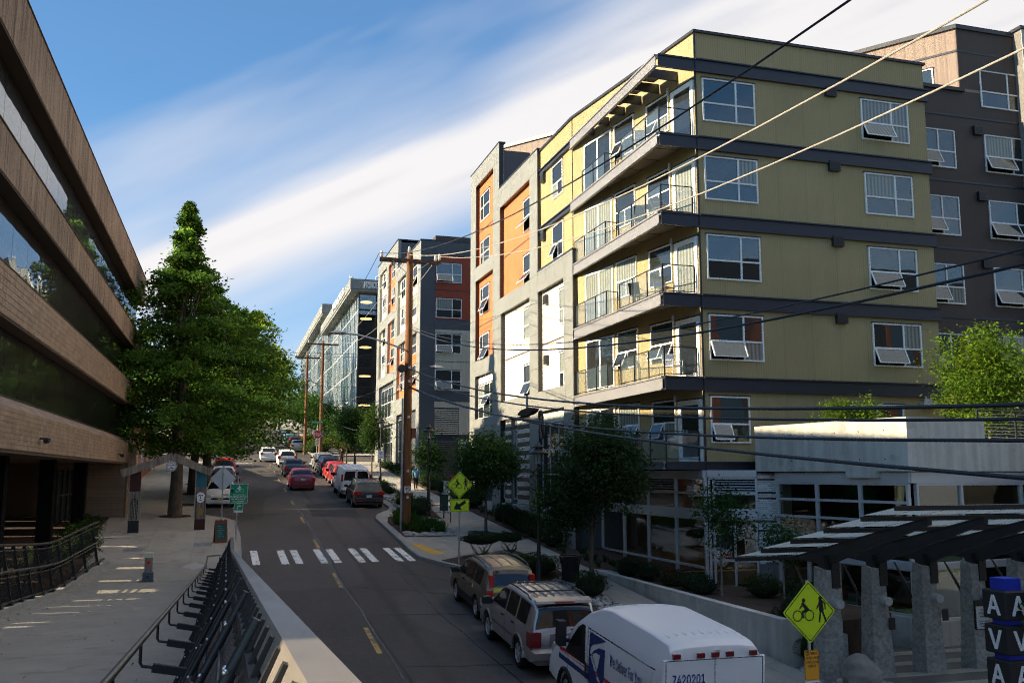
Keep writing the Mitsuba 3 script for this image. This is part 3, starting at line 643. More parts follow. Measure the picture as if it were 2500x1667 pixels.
# balconies: triangular slabs between the angled wall and a steel edge beam in the plane of the street front
apex, endp = A([14.86, 30.86]), A([14.93, 40.45])
def edge_beam(a, b, z0, z1, mat, P):
    m = MB()
    d = (b-a)/np.linalg.norm(b-a); n = A([d[1], -d[0]])
    for (w0, w1, h0, h1) in ((0, .12, z1-.06, z1), (0, .12, z0, z0+.06), (.05, .075, z0+.03, z1-.03)):
        pts = [a+n*w0, b+n*w0, b+n*w1, a+n*w1]
        m.add(A([(p[0], p[1], h) for h in (h0, h1) for p in pts]), [[0, 3, 2, 1], [4, 5, 6, 7], [0, 1, 5, 4], [1, 2, 6, 5], [2, 3, 7, 6], [3, 0, 4, 7]])
    part(P, 'edge_beam', m, mat)
for i, zt in enumerate(ZB):
    zb = zt-.50 if i < 5 else zt-.28
    if i == 0: k = part(AB, 'slatted_canopy', MB().box(14.98, 15.02, 40.3, 40.42, zb+.1, zt), steel)
    else: k = part(AB, 'balcony_slab', MB().prism(Polygon([(14.97, 30.95), (16.33, 30.95), tuple(D0+A([-.02, -.1])), (14.98, 40.3)]), .16, mat4([1, 0, 0], [0, 1, 0], [0, 0, 1], [0, 0, zt-.2])), soffd)
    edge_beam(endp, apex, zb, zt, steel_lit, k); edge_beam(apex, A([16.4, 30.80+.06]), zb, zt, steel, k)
    for j, y in enumerate(np.arange(31.9, 39.6, 1.3)):
        xw = 16.4 - 1.4*(y-30.8)/9.7
        if i == 0: part(k, 'joist', MB().box(14.98, xw-.02, y, y+.09, zb+.05, zt-.08), steel)
        else: part(k, 'soffit_joint', MB().box(15.0, xw-.03, y, y+.03, zt-.215, zt-.2), black)
        if i == 0:
            wm = xw-.25
            part(k, 'slat_panel', MB().add(A([(14.99, y+.12, zt-.06), (wm-.02*0, y+.12, zt-.06), (wm-.188, y+1.26, zt-.06), (14.99, y+1.26, zt-.06), (14.99, y+.12, zt-.03), (wm, y+.12, zt-.03), (wm-.188, y+1.26, zt-.03), (14.99, y+1.26, zt-.03)]), [[0, 3, 2, 1], [4, 5, 6, 7], [0, 1, 5, 4], [1, 2, 6, 5], [2, 3, 7, 6], [3, 0, 4, 7]]), soffd)
    if i == 0: continue
    runs = [((14.95, 39.1), (14.95, 36.4)), ((14.95, 34.6), (14.95, 31.0)), ((14.95, 31.0), (16.25, 31.0)), ((14.95, 36.4), (15.5, 36.5)), ((14.95, 34.6), (15.7, 34.7))] if i < 2 else \
           [((14.97, 40.2), (14.95, 36.4)), ((14.95, 35.0), (14.95, 31.0)), ((14.95, 31.0), (16.25, 31.0)), ((14.95, 36.4), (15.5, 36.5)), ((14.95, 35.0), (15.65, 35.1))]
    rk = part(AB, 'balcony_railing', MB().bar((14.95, 31.0, zt+.02), (14.95, 31.0, zt+1.1), .05), black)
    for a, b in runs:
        a, b = A(a), A(b); L = np.linalg.norm(b-a); n = max(1, round(L/1.15)); rm = MB()
        for z in (zt+.10, zt+1.08): rm.bar((*a, z), (*b, z), .045, .03)
        for s in range(n+1):
            q = a+(b-a)*s/n; rm.bar((*q, zt), (*q, zt+1.08), .04)
        part(rk, 'rail', rm, black)
        for s in range(n):
            p, q = a+(b-a)*(s+.04)/n, a+(b-a)*(s+.96)/n
            part(rk, 'glass_panel', MB().quad((*p, zt+.13), (*q, zt+.13), (*q, zt+1.05), (*p, zt+1.05)), railglass)
# grey framed bays on the street front
FG, FR = West(14.80), West(15.10)
part(AB, 'street_block', MB().box(15.10, 27, 40.5, 59.4, -3.5, 9.9), navyp)
part(AB, 'street_block_upper', MB().box(15.10, 24, 45.5, 59.4, 9.9, 16.3), navyp); part(AB, 'street_block_top', MB().box(15.10, 22, 52.6, 59.4, 16.3, 19.3), navyp)
recL1, recL2, recL3 = rect(-58.2, -53.97, 13.2, 18.64), rect(-58.2, -53.97, 7.12, 12.3), rect(-58.2, -54.0, 3.42, 6.13)
recR1, recR2 = rect(-52.45, -46.62, 10.15, 15.64), rect(-52.2, -46.68, 4.1, 9.23)
recC, recB1, recB2 = rect(-45.3, -41.36, 4.1, 9.22), rect(-45.35, -41.4, -3.3, 3.1), rect(-52.3, -46.7, -3.3, 3.05)
recB3 = rect(-58.2, -54.0, -3.3, 2.3)
gL = holes(rect(-59.55, -52.64, -3.3, 19.75), recL1, recL2, recL3, recB3)
gR = holes(rect(-52.64, -45.28, -3.3, 16.84), recR1, recR2, recB2)
gC = holes(rect(-45.28, -40.1, -3.3, 10.28), recC, recB1)
for gp, us in ((gL, 1.45), (gR, 1.5), (gC, 1.35)):
    part(AB, 'bay_frame', FG.wall(MB(), gp.buffer(-.01), -.3, -.03), black)
    panels(AB, FG, gp, [2.9, 5.3, 7.1, 10.15, 12.3, 13.2, 15.7, 16.55, 18.7], us, -.04, 0)
for a, b, z in ((-59.6, -52.6, 19.75), (-52.64, -45.24, 16.84), (-45.28, -40.06, 10.28)):
    m = MB(); FG.box(m, a, b, z, z+.07, -.4, .03); part(AB, 'bay_cap', m, steel)
def fill(r, mat, name='recess_panel', div=None):
    x0, y0, x1, y1 = r.bounds; m = MB(); FR.box(m, x0-.02, x1+.02, y0-.02, y1+.02, -.1, .04); k = part(AB, name, m, mat)
    if div:
        for z in div: q = MB(); FR.box(q, x0, x1, z-.035, z+.035, .04, .055); part(k, 'joint', q, brown)
    return k
fill(recL1, orange, div=[15.55]); fill(recL2, orange, div=[9.35]); fill(recR1, orange, div=[12.62]); fill(recR2, cream, div=[6.5]); fill(recC, cream, div=[6.5])
kw = dict(cols=(.3,), rows=(.5,), d=.05)
for z1, op in ((17.86, 0), (14.80, 0), (11.76, 1), (8.70, 1)): window(AB, FR, -57.72, -55.6, z1-1.66, z1-.05, opened=((1, 1),) if op else (), **kw)
kw = dict(cols=(), rows=(.56,), d=.05)
for z1 in (14.88, 11.8): window(AB, FR, -48.36, -46.72, z1-1.7, z1-.05, opened=((1, 0),), tilt=38, **kw)
for z1, op in ((8.84, 0), (5.78, 1)):
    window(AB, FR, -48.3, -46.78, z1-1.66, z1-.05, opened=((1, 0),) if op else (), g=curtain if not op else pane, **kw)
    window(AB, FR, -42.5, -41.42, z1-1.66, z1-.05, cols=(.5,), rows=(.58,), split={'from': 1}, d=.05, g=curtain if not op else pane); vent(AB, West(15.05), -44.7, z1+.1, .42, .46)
m = MB(); FR.box(m, -58.2, -54, 5.55, 6.15, -.1, .05); part(AB, 'window_head_panel', m, whitep)
window(AB, FR, -58.1, -54.1, 3.5, 5.5, cols=(.33, .66), rows=(.33, .66), opened=((1, 1),), d=.03)
m = MB(); FR.box(m, -58.2, -54, 2.4, 3.38, -.1, .1); part(AB, 'spandrel', m, steel)
window(AB, FR, -58.1, -54.1, -.4, 2.2, cols=(.33, .66), rows=(.4,), d=.03)
m = MB(); FR.box(m, -45.3, -41.4, 2.45, 3.1, -.1, .05); part(AB, 'window_head_panel', m, lightp)
window(AB, FR, -45.2, -41.5, -1.6, 2.4, cols=(.3, .65), rows=(.3, .6), d=.03, mat=alum)
part(AB, 'base_wall', MB().box(14.9, 15.3, 41.4, 58.2, -3.6, -1.6), concw)
# striped brick wall and pier in the base
sb1, sb2 = MB(), MB(); 
for i, z in enumerate(np.arange(-1.55, 2.95, .0775)):
    tgt = sb2 if (i//3) % 2 else sb1
    for j, u in enumerate(np.arange(-49.6, -46.75, .215)): FR.box(tgt, u+(.107 if i % 2 else 0), u+.205+(.107 if i % 2 else 0), z, z+.067, .05, .09)
    for j, u in enumerate(np.arange(-51.4, -50.4, .215)): FR.box(tgt, u, u+.205, z, z+.067, .05, .24)
k = part(AB, 'striped_brick_wall', (lambda m: (FR.box(m, -49.65, -46.75, -1.6, 3, 0, .06), FR.box(m, -51.42, -50.32, -1.6, 3, 0, .2), m)[-1])(MB()), mortar)
part(k, 'white_bricks', sb1, brickw, kind='stuff'); part(k, 'dark_bricks', sb2, brickd, kind='stuff')
window(AB, FR, -52.2, -51.5, -1.3, 2.4, cols=(), rows=(.35,), d=.03, mat=alum); window(AB, FR, -50.3, -49.72, -1.3, 2.4, cols=(), rows=(.35,), d=.03, mat=alum)
# brown rear block, its angled gable and the pale neighbour wing
FB = Frame((0, 33.1), (1, 0)); GA, GB = A([15.3, 54.6]), A([30.8, 33.1]); FGa = Frame(GA, GB-GA); LG = float(np.linalg.norm(GB-GA))
bf = Polygon([(26.4, 33.1), (34.4, 33.1), (34.4, 50), (18, 50), (18, 46), (26.4, 46)])
part(AB, 'brown_block', MB().prism(bf, 20.54, mat4([1, 0, 0], [0, 1, 0], [0, 0, 1], [0, 0, -3.5])), brown)
gp = Polygon([tuple(GB), (34.4, 33.1), (34.4, 56), (18, 58), tuple(GA)])
part(AB, 'brown_gable', MB().prism(gp, 2.95, mat4([1, 0, 0], [0, 1, 0], [0, 0, 1], [0, 0, 17.05])), tan_gable)
part(AB, 'dark_upper_face', (lambda m: (FB.box(m, 30.82, 34.4, 17.2, 20.0, -.05, .015), m)[-1])(MB()), brown)
part(AB, 'parapet_cap', MB().prism(gp.buffer(.1, join_style=2), .2, mat4([1, 0, 0], [0, 1, 0], [0, 0, 1], [0, 0, 20.0])), steel)
m = MB(); FB.box(m, 26.3, 31.0, 17.0, 17.16, -.1, .12); part(AB, 'ledge', m, black)
for z in (18.95, 15.85, 12.80, 9.75, 6.7, 3.65):
    m = MB(); FB.box(m, 26.9 if z < 18 else 30.8, 34.4, z-.05, z+.05, -.02, .03); part(AB, 'reveal_joint', m, steel)
m = MB(); FGa.box(m, 0, LG, 18.9, 19.0, -.02, .03); part(AB, 'reveal_joint', m, steel)
window(AB, FGa, LG-3.2, LG-1.1, 17.3, 18.35, cols=(), rows=())
for i, zt in enumerate((18.15, 15.10, 12.05, 9.0, 5.95)):
    window(AB, FB, 32.0, 34.3, zt-1.68, zt-.03, opened=((1, 0),) if i else ())
    if i: window(AB, FB, 27.9, 30.28, zt-1.68, zt-.03, opened=((1, 0),)); vent(AB, FB, 31.35, zt+.35)
wf = Polygon([(34.0, 32.6), (46, 32.6), (46, 52), (34.0, 52)])
part(AB, 'pale_wing', MB().prism(wf, 23.7, mat4([1, 0, 0], [0, 1, 0], [0, 0, 1], [0, 0, -3.5])), mortar)
FW, FP = West(33.97), Frame((0, 32.57), (1, 0))
panels(AB, FP, rect(34.0, 41, 3, 20.2), list(np.arange(4.5, 20, 2.4)), 2.4, -.03, .0, lightp); 
part(AB, 'parapet_cap', MB().prism(wf.buffer(.1, join_style=2), .14, mat4([1, 0, 0], [0, 1, 0], [0, 0, 1], [0, 0, 20.2])), steel)
# the complex's wing across its entrance court, behind the viewer's right: seen only as a reflection in the olive building's windows
sw = part(AB, 'south_wing', MB().box(19, 75, -30, -12, -7, 19), brown)
for x in np.arange(22, 72, 9): part(sw, 'orange_bay', MB().box(x, x+5.2, -12.1, -11.95, 2, 16), orange); part(sw, 'window_strip', MB().box(x+.8, x+3, -11.96, -11.9, 3, 15), pane)
# ---------- storefront podium ----------
zt0 = .12
FL = West(16.3); FD = Frame((16.42, 30.75), (18.1-16.42, 29.65-30.75)); FV = Frame((18.1, 29.65), (1.0, -6.25)); FE = Frame((19.09, 23.48), (6.25, 1.0))
def storefront(F, cols, rows, base=-4.95, lou=(), door=None, first=0):
    """aluminium storefront: columns at cols (u), transoms at rows (z, downwards), clear panes"""
    mb = MB()
    for u in cols: F.box(mb, u-.04, u+.04, base, rows[0], -.05, .07)
    for z in rows: F.box(mb, cols[0], cols[-1], z-.04, z+.04, -.05, .062)
    k = part(AB, 'storefront', mb, alum)
    for a, b in zip(cols[:-1], cols[1:]):
        for i, (t, bt) in enumerate(zip(rows[:-1], rows[1:])):
            if (i, round(a, 2)) in lou: continue
            part(k, 'pane', (lambda m: (F.quad(m, a+.04, b-.04, bt+.04, t-.04, .0), m)[-1])(MB()), shopglass)
    return k
shopglass = bs('shop_glass', {'type': 'blendbsdf', 'weight': .16, 'a': {'type': 'thindielectric', 'int_ior': 1.5, 'specular_transmittance': rgb((.55, .62, .60))}, 'b': two({'type': 'bumpmap', 'arbitrary': mikit.proc(wav, .02), 'scale': .006, 'bsdf': {'type': 'conductor', 'specular_reflectance': rgb((.8, .95, 1.))}})})
cl = [-42.0, -40.5, -38.0, -35.53, -33.03, -30.72]
def header(F, a, b, z0, z1, d=.1): m = MB(); F.box(m, a, b, z0, z1, -.1, d); return part(AB, 'metal_header', m, alum)
storefront(FL, cl, [-.14, -.68, -1.27], -1.3, lou={(0, -40.5), (0, -38.0), (0, -35.53)}); storefront(FL, cl, [-1.58, -3.28, -4.9])
header(FL, -42, -30.7, -1.57, -1.28); header(FL, -42, -30.7, -.13, .14)
for a, b in ((-40.46, -38.04), (-37.96, -35.57), (-35.49, -33.07)): louvres(AB, FL, a, b, -.64, -.18, .03, .092, alum)
header(FD, 0, 1.7, -.10, .14, .12); header(FD, 0, 1.7, -1.56, -1.27)
storefront(FD, [.05, .2, 1.68], [-.14, -.68, -1.25], -1.3, lou={(0, .2), (0, .05)}); storefront(FD, [.05, .2, .9, 1.65], [-1.58, -3.0, -4.9])
louvres(AB, FD, .22, 1.64, -.64, -.18, .03, .092, alum)
# white brick pier with dark courses
pc = Polygon([(17.86, 29.83), (18.2, 29.60), (18.30, 29.02), (18.62, 29.0), (18.7, 30.3), (18.2, 30.4)])
FP1, FP2 = Frame((17.86, 29.83), (18.24-17.86, 29.55-29.83)), Frame((18.24, 29.55), (.09, -.56))
pk = part(AB, 'brick_pier', MB().prism(Polygon([(17.88, 29.86), (18.25, 29.585), (18.345, 29.0), (18.7, 29.0), (18.8, 30.4), (18.1, 30.4)]), 5.0, mat4([1, 0, 0], [0, 1, 0], [0, 0, 1], [0, 0, -4.95])), mortar)
dk_rows = {2, 9, 12, 24, 29, 43, 55, 68, 74}
br = {}
ci = 0; z = -.02
while z > -4.9:
    isd = ci in dk_rows; off = .1 if ci % 2 else 0.
    for F, L, nm in ((FP1, .472, 'a'), (FP2, .567, 'b')):
        u = 0.
        cuts = [0] + [c for c in np.arange(off, L, .2) if .03 < c < L-.03] + [L]
        for a, b in zip(cuts[:-1], cuts[1:]):
            key = (nm, round(a, 3), isd)
            if key not in br: m = MB(); F.box(m, a+.003, b-.003, -.06, -.004, -.03, .022); br[key] = mikit.ply(m.out(), brickd if isd else brickw)
            if len([1 for q in scene if q.startswith(pk+'__brick')]) < 300: part(pk, 'brick', placed(br[key], T().translate([0, 0, z])), None)
    z -= .0655; ci += 1
# window wall right of the pier
storefront(FV, [.62, 2.5, 4.36, 6.2], [-.29, -.83, -1.39, -1.97, -2.55], -2.6); storefront(FV, [.62, 2.0, 3.3, 4.36, 6.2], [-2.75, -4.05], -4.1)
header(FV, .56, 6.3, -.26, .06, .08); header(FV, .6, 6.3, -2.76, -2.55)
m = MB(); FV.box(m, 2.2, 6.3, -4.95, -4.08, -.1, .12); FV.box(m, .62, 2.2, -4.95, -4.6, -.1, .1); part(AB, 'concrete_sill', m, concw)
header(FE, 0, 14, -.26, .06, .08); storefront(FE, [.25, 2.1, 4.8, 6.5, 9, 12], [-.29, -.95, -1.6, -2.6], -2.6); storefront(FE, [.25, 2.4, 4.8, 7, 9, 12], [-2.75, -4.2], -4.25); header(FE, .2, 12, -2.76, -2.58)
louvres(AB, FE, 4.9, 6.4, -.9, -.32, .03, .1, alum)
m = MB(); FE.box(m, 0.0, 14, -4.95, -4.22, -.1, .12); part(AB, 'concrete_sill', m, concw)
# concrete planter wall over the entrance
pl = MB(); FV.wall(pl, holes(rect(-.25, 6.46, .09, 1.67)).union(rect(4.0, 5.24, -.11, .2)), -.15, .22); k = part(AB, 'planter_wall', pl, concw)
th = MB()
for u in np.arange(.6, 6.4, 1.0):
    for z in (.45, 1.3): FV.box(th, u-.02, u+.02, z-.02, z+.02, .21, .223)
part(k, 'form_tie_holes', th, dark, kind='stuff')
m = MB(); FE.wall(m, rect(-.05, 3.1, .09, 1.67).union(rect(3.1, 14, .09, 1.05)), -.2, .2); part(AB, 'planter_wall', m, concw)
# terrace behind it with cable railing
part(AB, 'terrace', MB().prism(Polygon([(18.2, 29.4), (19.2, 23.6), (33, 25.8), (33, 32), (18.4, 30.7)]), .4, mat4([1, 0, 0], [0, 1, 0], [0, 0, 1], [0, 0, .35])), soil)
ck = part(AB, 'cable_railing', (lambda m: (m.tube([FE.P(u, 1.98, -.1) for u in (3.2, 6, 14)], .028, 8), [m.bar(FE.P(u, 1.0, -.1), FE.P(u, 1.98, -.1), .05) for u in np.arange(3.2, 14, 1.75)], m)[-1])(MB()), black)
for z in np.arange(1.14, 1.95, .105): part(ck, 'cable', MB().tube([FE.P(3.2, z, -.1), FE.P(14, z, -.1)], .006, 5), galv)
part(AB, 'bulkhead_lamp', (lambda m: (FS.box(m, 25.75, 26.4, 2.55, 2.78, 0, .22), FS.box(m, 25.9, 26.25, 2.78, 2.95, 0, .1), m)[-1])(MB()), alum)
# interior of the shop level: floor, back walls, glowing strip lamps, counters
inn = MB(); inn.box(17, 30, 22, 45, -5.0, -4.96); inn.box(24.5, 24.7, 22, 45, -5, .1); inn.box(16.4, 24.5, 44.5, 44.7, -5, .1); inn.box(16.5, 33, 30.9, 45, .0, .06)
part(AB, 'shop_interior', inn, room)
lamp = bs('lamp_face', two({'type': 'diffuse', 'reflectance': rgb((.6, .5, .3))}))
def glow(mesh, c): return mikit.ply(mesh.out() if hasattr(mesh, 'out') else mesh, lamp, emitter={'type': 'area', 'radiance': rgb(c)})
for x, y, z in ((18.5, 33, -.55), (18.5, 36.5, -.6), (20.5, 31.5, -1.9), (20, 34, -1.9), (21, 27, -2.2), (19.2, 38, -1.9)):
    part(AB, 'strip_lamp', glow(MB().quad((x-.1, y-.6, z), (x-.1, y+.6, z), (x+.1, y+.6, z), (x+.1, y-.6, z)), (.9, .62, .25)), None)
fu = MB()
for x, y in ((18.3, 33), (18.6, 36), (19.6, 28), (20.6, 25.5), (21.5, 28.5)): fu.box(x-.5, x+.5, y-.4, y+.4, -4.25, -4.2); fu.box(x-.05, x+.05, y-.05, y+.05, -4.95, -4.2); fu.box(x-.9, x-.6, y-.25, y+.2, -4.95, -4.5); fu.box(x-.95, x-.88, y-.25, y+.2, -4.5, -4.05)
part(AB, 'shop_furniture', fu, pr('teal_chairs', (.10, .26, .24), .6))
part(AB, 'table_lamp', glow(MB().lathe([(.05, 0), (.16, .0), (.09, .32), (.06, .32)], (20.35, 23.9+.6, -4.0), 12), (1.6, .8, .2)), None)
part(AB, 'yellow_wall', MB().box(23.9, 24.1, 24, 29, -2.4, -.4), pr('ochre_wall', (.10, .062, .01), .8))

# ---------- second apartment building (red and navy) ----------
B2 = thing('apartment_building', 'dark navy, red and cream apartment building behind the wooden utility pole', 'building')
part(B2, 'near_block', MB().box(15.3, 30, 78, 89.7, -1.5, 19.6), navyp); part(B2, 'far_block', MB().box(15.3, 30, 89.7, 102.8, -1.5, 22.5), navyp)
FS2, FG2, FR2 = Frame((0, 77.97), (1, 0)), West(15.0), West(15.3)
panels(B2, FS2, rect(15.03, 16.28, -.5, 19.85), [2.9, 6.0, 9.4, 12.6, 15.6, 18.6], 3, 0, .05, navyp)
panels(B2, FS2, rect(16.28, 24, 18.65, 19.85), [], 2.6, 0, .05, navyp); panels(B2, FS2, rect(16.28, 24, 12.22, 13.04), [], 2.6, 0, .05, navyp); panels(B2, FS2, rect(16.28, 24, 6.08, 6.95), [], 2.6, 0, .05, navyp)
def face(F, P, a, b, z0, z1, mat, d=.02, nm='siding_panel'): m = MB(); F.box(m, a, b, z0, z1, -.05, d); return part(P, nm, m, mat)
face(FS2, B2, 16.3, 24, 15.62, 18.63, brick_red); face(FS2, B2, 16.3, 24, 13.06, 15.56, brick_red); face(FS2, B2, 16.3, 24, 9.48, 12.2, beige); face(FS2, B2, 16.3, 24, 6.97, 9.42, beige)
face(FS2, B2, 18.45, 24, 3.3, 6.06, beige); face(FS2, B2, 16.3, 18.45, 5.55, 6.06, beige); face(FS2, B2, 16.3, 24, 2.9, 3.28, steel, .06)
for i, zt in enumerate((17.97, 14.89, 11.84, 8.75)): window(B2, FS2, 16.40, 18.54, zt-1.64, zt-.06, opened=((1, 0),) if i != 1 else (), d=.03)
louvres(B2, FS2, 16.33, 18.4, 3.3, 5.52, .06, .155, beige); louvres(B2, FS2, 16.33, 18.4, -.6, 2.88, .05, .16, brown); face(FS2, B2, 18.4, 24, -.6, 2.88, brickw, .04, 'brick_base')
part(B2, 'roof_room', MB().box(16.7, 22, 80, 87, 19.6, 20.9), brown); part(B2, 'parapet_cap', MB().box(14.95, 30, 77.9, 89.75, 19.85, 19.97), steel); part(B2, 'parapet_cap', MB().box(14.95, 30, 89.7, 102.9, 22.7, 22.82), steel)
r1 = [rect(-89.5, -85.1, 13.13, 18.5), rect(-89.5, -85.1, 7.0, 12.15), rect(-83.6, -79.4, 13.13, 18.5), rect(-83.6, -79.4, 7.0, 12.15), rect(-89.2, -85.2, -.8, 5.5), rect(-83.6, -79.4, -.8, 5.5)]
r2 = [rect(-101.2, -96.6, 16.2, 21.5), rect(-95.4, -91.0, 16.2, 21.3), rect(-101.2, -96.9, 10.05, 15.1), rect(-95.4, -91.2, 10.05, 15.2), rect(-100.5, -91.3, 5.6, 9.1), rect(-100.5, -91.3, -.3, 4.9)]
panels(B2, FG2, holes(rect(-89.7, -78.0, -.9, 19.85), *r1), [5.6, 7., 12.2, 13.1, 18.5], 2.9, -.3, 0, greyp); panels(B2, FG2, holes(rect(-102.8, -89.7, -.4, 22.7), *r2), [5.2, 9.1, 10.05, 15.2, 16.2, 21.5], 3.2, -.3, 0, greyp)
for r, mt in zip(r1[:4]+r2[:4], (cream, orange, cream, orange, cream, orange, cream, orange)):
    x0, z0, x1, z1 = r.bounds; face(FR2, B2, x0, x1, z0, z1, mt, .03)
    for j in (0, 1):
        zt = z0+2.45+j*2.72; two_w = (x1-x0) > 4.35
        window(B2, FR2, x0+1.0, x0+2.9, zt-1.65, zt-.02, cols=(.5,) if two_w else (), rows=(.55,), opened=((1, 0),) if (j+len(mt)) % 2 else (), d=.04)
    face(FR2, B2, x0, x1, (z0+z1)/2-.03, (z0+z1)/2+.03, brown, .05, 'joint')
window(B2, FR2, -99.8, -91.8, 5.75, 8.6, cols=(.25, .5, .75), rows=(.5,), d=.03); window(B2, FR2, -100, -91.6, .9, 4.6, cols=(.25, .5, .75), rows=(.4,), d=.03, mat=alum); window(B2, FR2, -89, -85.4, .2, 5.0, cols=(.5,), rows=(.6,), d=.03, mat=alum)
# ---------- glass office building ----------
GO = thing('glass_office_building', 'pale glass office building with white fins and lettered roof fascia', 'building')
def glass_block(P, X, Y0, Y1, zb, zt, fas, lvl, step, seed):
    rg = np.random.default_rng(seed)
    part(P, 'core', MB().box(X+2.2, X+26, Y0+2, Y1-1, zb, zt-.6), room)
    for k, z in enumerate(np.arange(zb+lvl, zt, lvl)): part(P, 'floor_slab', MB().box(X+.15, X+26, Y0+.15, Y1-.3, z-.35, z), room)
    ff = MB().box(X-1.3, X+26, Y0-1.3, Y1+.5, zt-fas*.62, zt); k = part(P, 'roof_fascia', ff, greyp)
    part(k, 'soffit', MB().box(X-1.2, X+25, Y0-1.2, Y1+.3, zt-fas*.62-.3, zt-fas*.62-.002), greyp)
    FWt, FSt = West(X), Frame((0, Y0), (1, 0)); tz = zt-fas*.62-.3
    wk = part(P, 'west_curtain_wall', (lambda m: ([FWt.box(m, -Y1, -Y0, z-.08, z+.08, -.05, .03) for z in np.arange(zb+lvl, tz, lvl)], m)[-1])(MB()), alum)
    us = np.arange(-Y1, -Y0-step*.4, step)
    for i, u in enumerate(us):
        fri = (i//4 + (seed)) % 3 != 1
        hi = rg.uniform(.0, .25) if fri else 0
        for z0, z1 in zip(np.arange(zb, tz, lvl), list(np.arange(zb+lvl, tz, lvl))+[tz]):
            m = MB(); FWt.quad(m, u+.05, min(u+step, -Y0)-.05, z0+.08, z1-.08, 0); part(wk, 'pane', m, curtw if not fri or rg.random() < .25 else frit)
    fn = MB()
    for i, u in enumerate(us):
        if (i//4+seed) % 3 != 1: FWt.box(fn, u-.045, u+.045, zb+lvl*(1+(i//8) % 2), tz, .0, .07)
        else: FWt.box(fn, u-.03, u+.03, zb, tz, 0, .06)
    part(wk, 'fins', fn, whitep)
    sk = part(P, 'south_curtain_wall', (lambda m: ([FSt.box(m, X, X+14, z-.1, z+.1, -.05, .04) for z in np.arange(zb+lvl, tz, lvl)], [FSt.box(m, x-.06, x+.06, zb, tz, -.05, .1) for x in np.arange(X, X+14, 2.2)], m)[-1])(MB()), blackm)
    for x in np.arange(X, X+12, 2.2):
        for j, (z0, z1) in enumerate(zip(np.arange(zb, tz, lvl), list(np.arange(zb+lvl, tz, lvl))+[tz])):
            m = MB(); FSt.quad(m, x+.07, x+2.13, z0+.1, z1-.1, 0); part(sk, 'pane', m, shopglass)
            if rg.random() < .6 and z0 > zb+1: part(sk, 'ceiling_lamp', glow(MB().lathe([(0, 0), (.75, 0), (.75, .12)], (x+1.1, Y0+1.3, z1-1.0), 14), (.55, .33, .12)), None)
    return k
kf = glass_block(GO, 15.0, 119, 158, 2.2, 24.4, 2.0, 3.7, 1.9, 1)
part(GO, 'roof_room', MB().box(19.5, 30, 121, 150, 24.4, 25.3), greyp)
part(kf, 'roof_letters', letters('PRINCESS', .72, mat4([1, 0, 0], [0, 0, 1], [0, -1, 0], [16.55, 117.68, 23.3]), .1, True, w=2.3), whitep)
part(kf, 'wave_emblem', (lambda m: ([m.tube([(17.3+.75*r*math.cos(a), 117.6, 24.5+.6*r*math.sin(a)) for a in np.linspace(a0, a1, 14)], np.linspace(.16, .05, 14), 6) for r, a0, a1 in ((.62, .2, 3.6), (.32, -.4, 2.9))], m)[-1])(MB()), whitep)
part(kf, 'side_letters', letters('PRINCESS', .95, mat4([0, -1, 0], [0, 0, 1], [-1, 0, 0], [13.66, 131, 23.5]), .12, True, w=14), whitep)
GO2 = thing('glass_office_building', 'further glass office building with a plain grey roof edge behind the first', 'building')
glass_block(GO2, 15.0, 158.2, 221, 6, 28.0, 2.4, 3.7, 2.2, 2)
# far brick house behind the left trees
BH = thing('brick_building', 'red brick building half hidden behind the street trees on the left', 'building')
part(BH, 'annexe', MB().box(-22, -6.7, 59.7, 72, -3, 5.5), brickd); part(BH, 'wall', MB().box(-22, -6.6, 72, 99, -3, 3.5), bs('red_brick_wall', two({'type': 'principled', 'base_color': mikit.proc(lambda p, n, uv: mi.Color3f(.28, .10, .06)*(.7+.5*F3(p.x*3, p.y*3, p.z*3))), 'roughness': .9})))  # low front block added to shade the road beyond the office
for y in (74, 79, 84, 89, 94):
    for z in (.5,): window(BH, Frame((-6.6, 100), (0, 1)), y-100, y-98.4, z, z+1.7, cols=(.5,), rows=(.5,))
part(BH, 'roof', MB().box(-22.3, -6.3, 71.7, 99.3, 3.5, 3.8), steel)
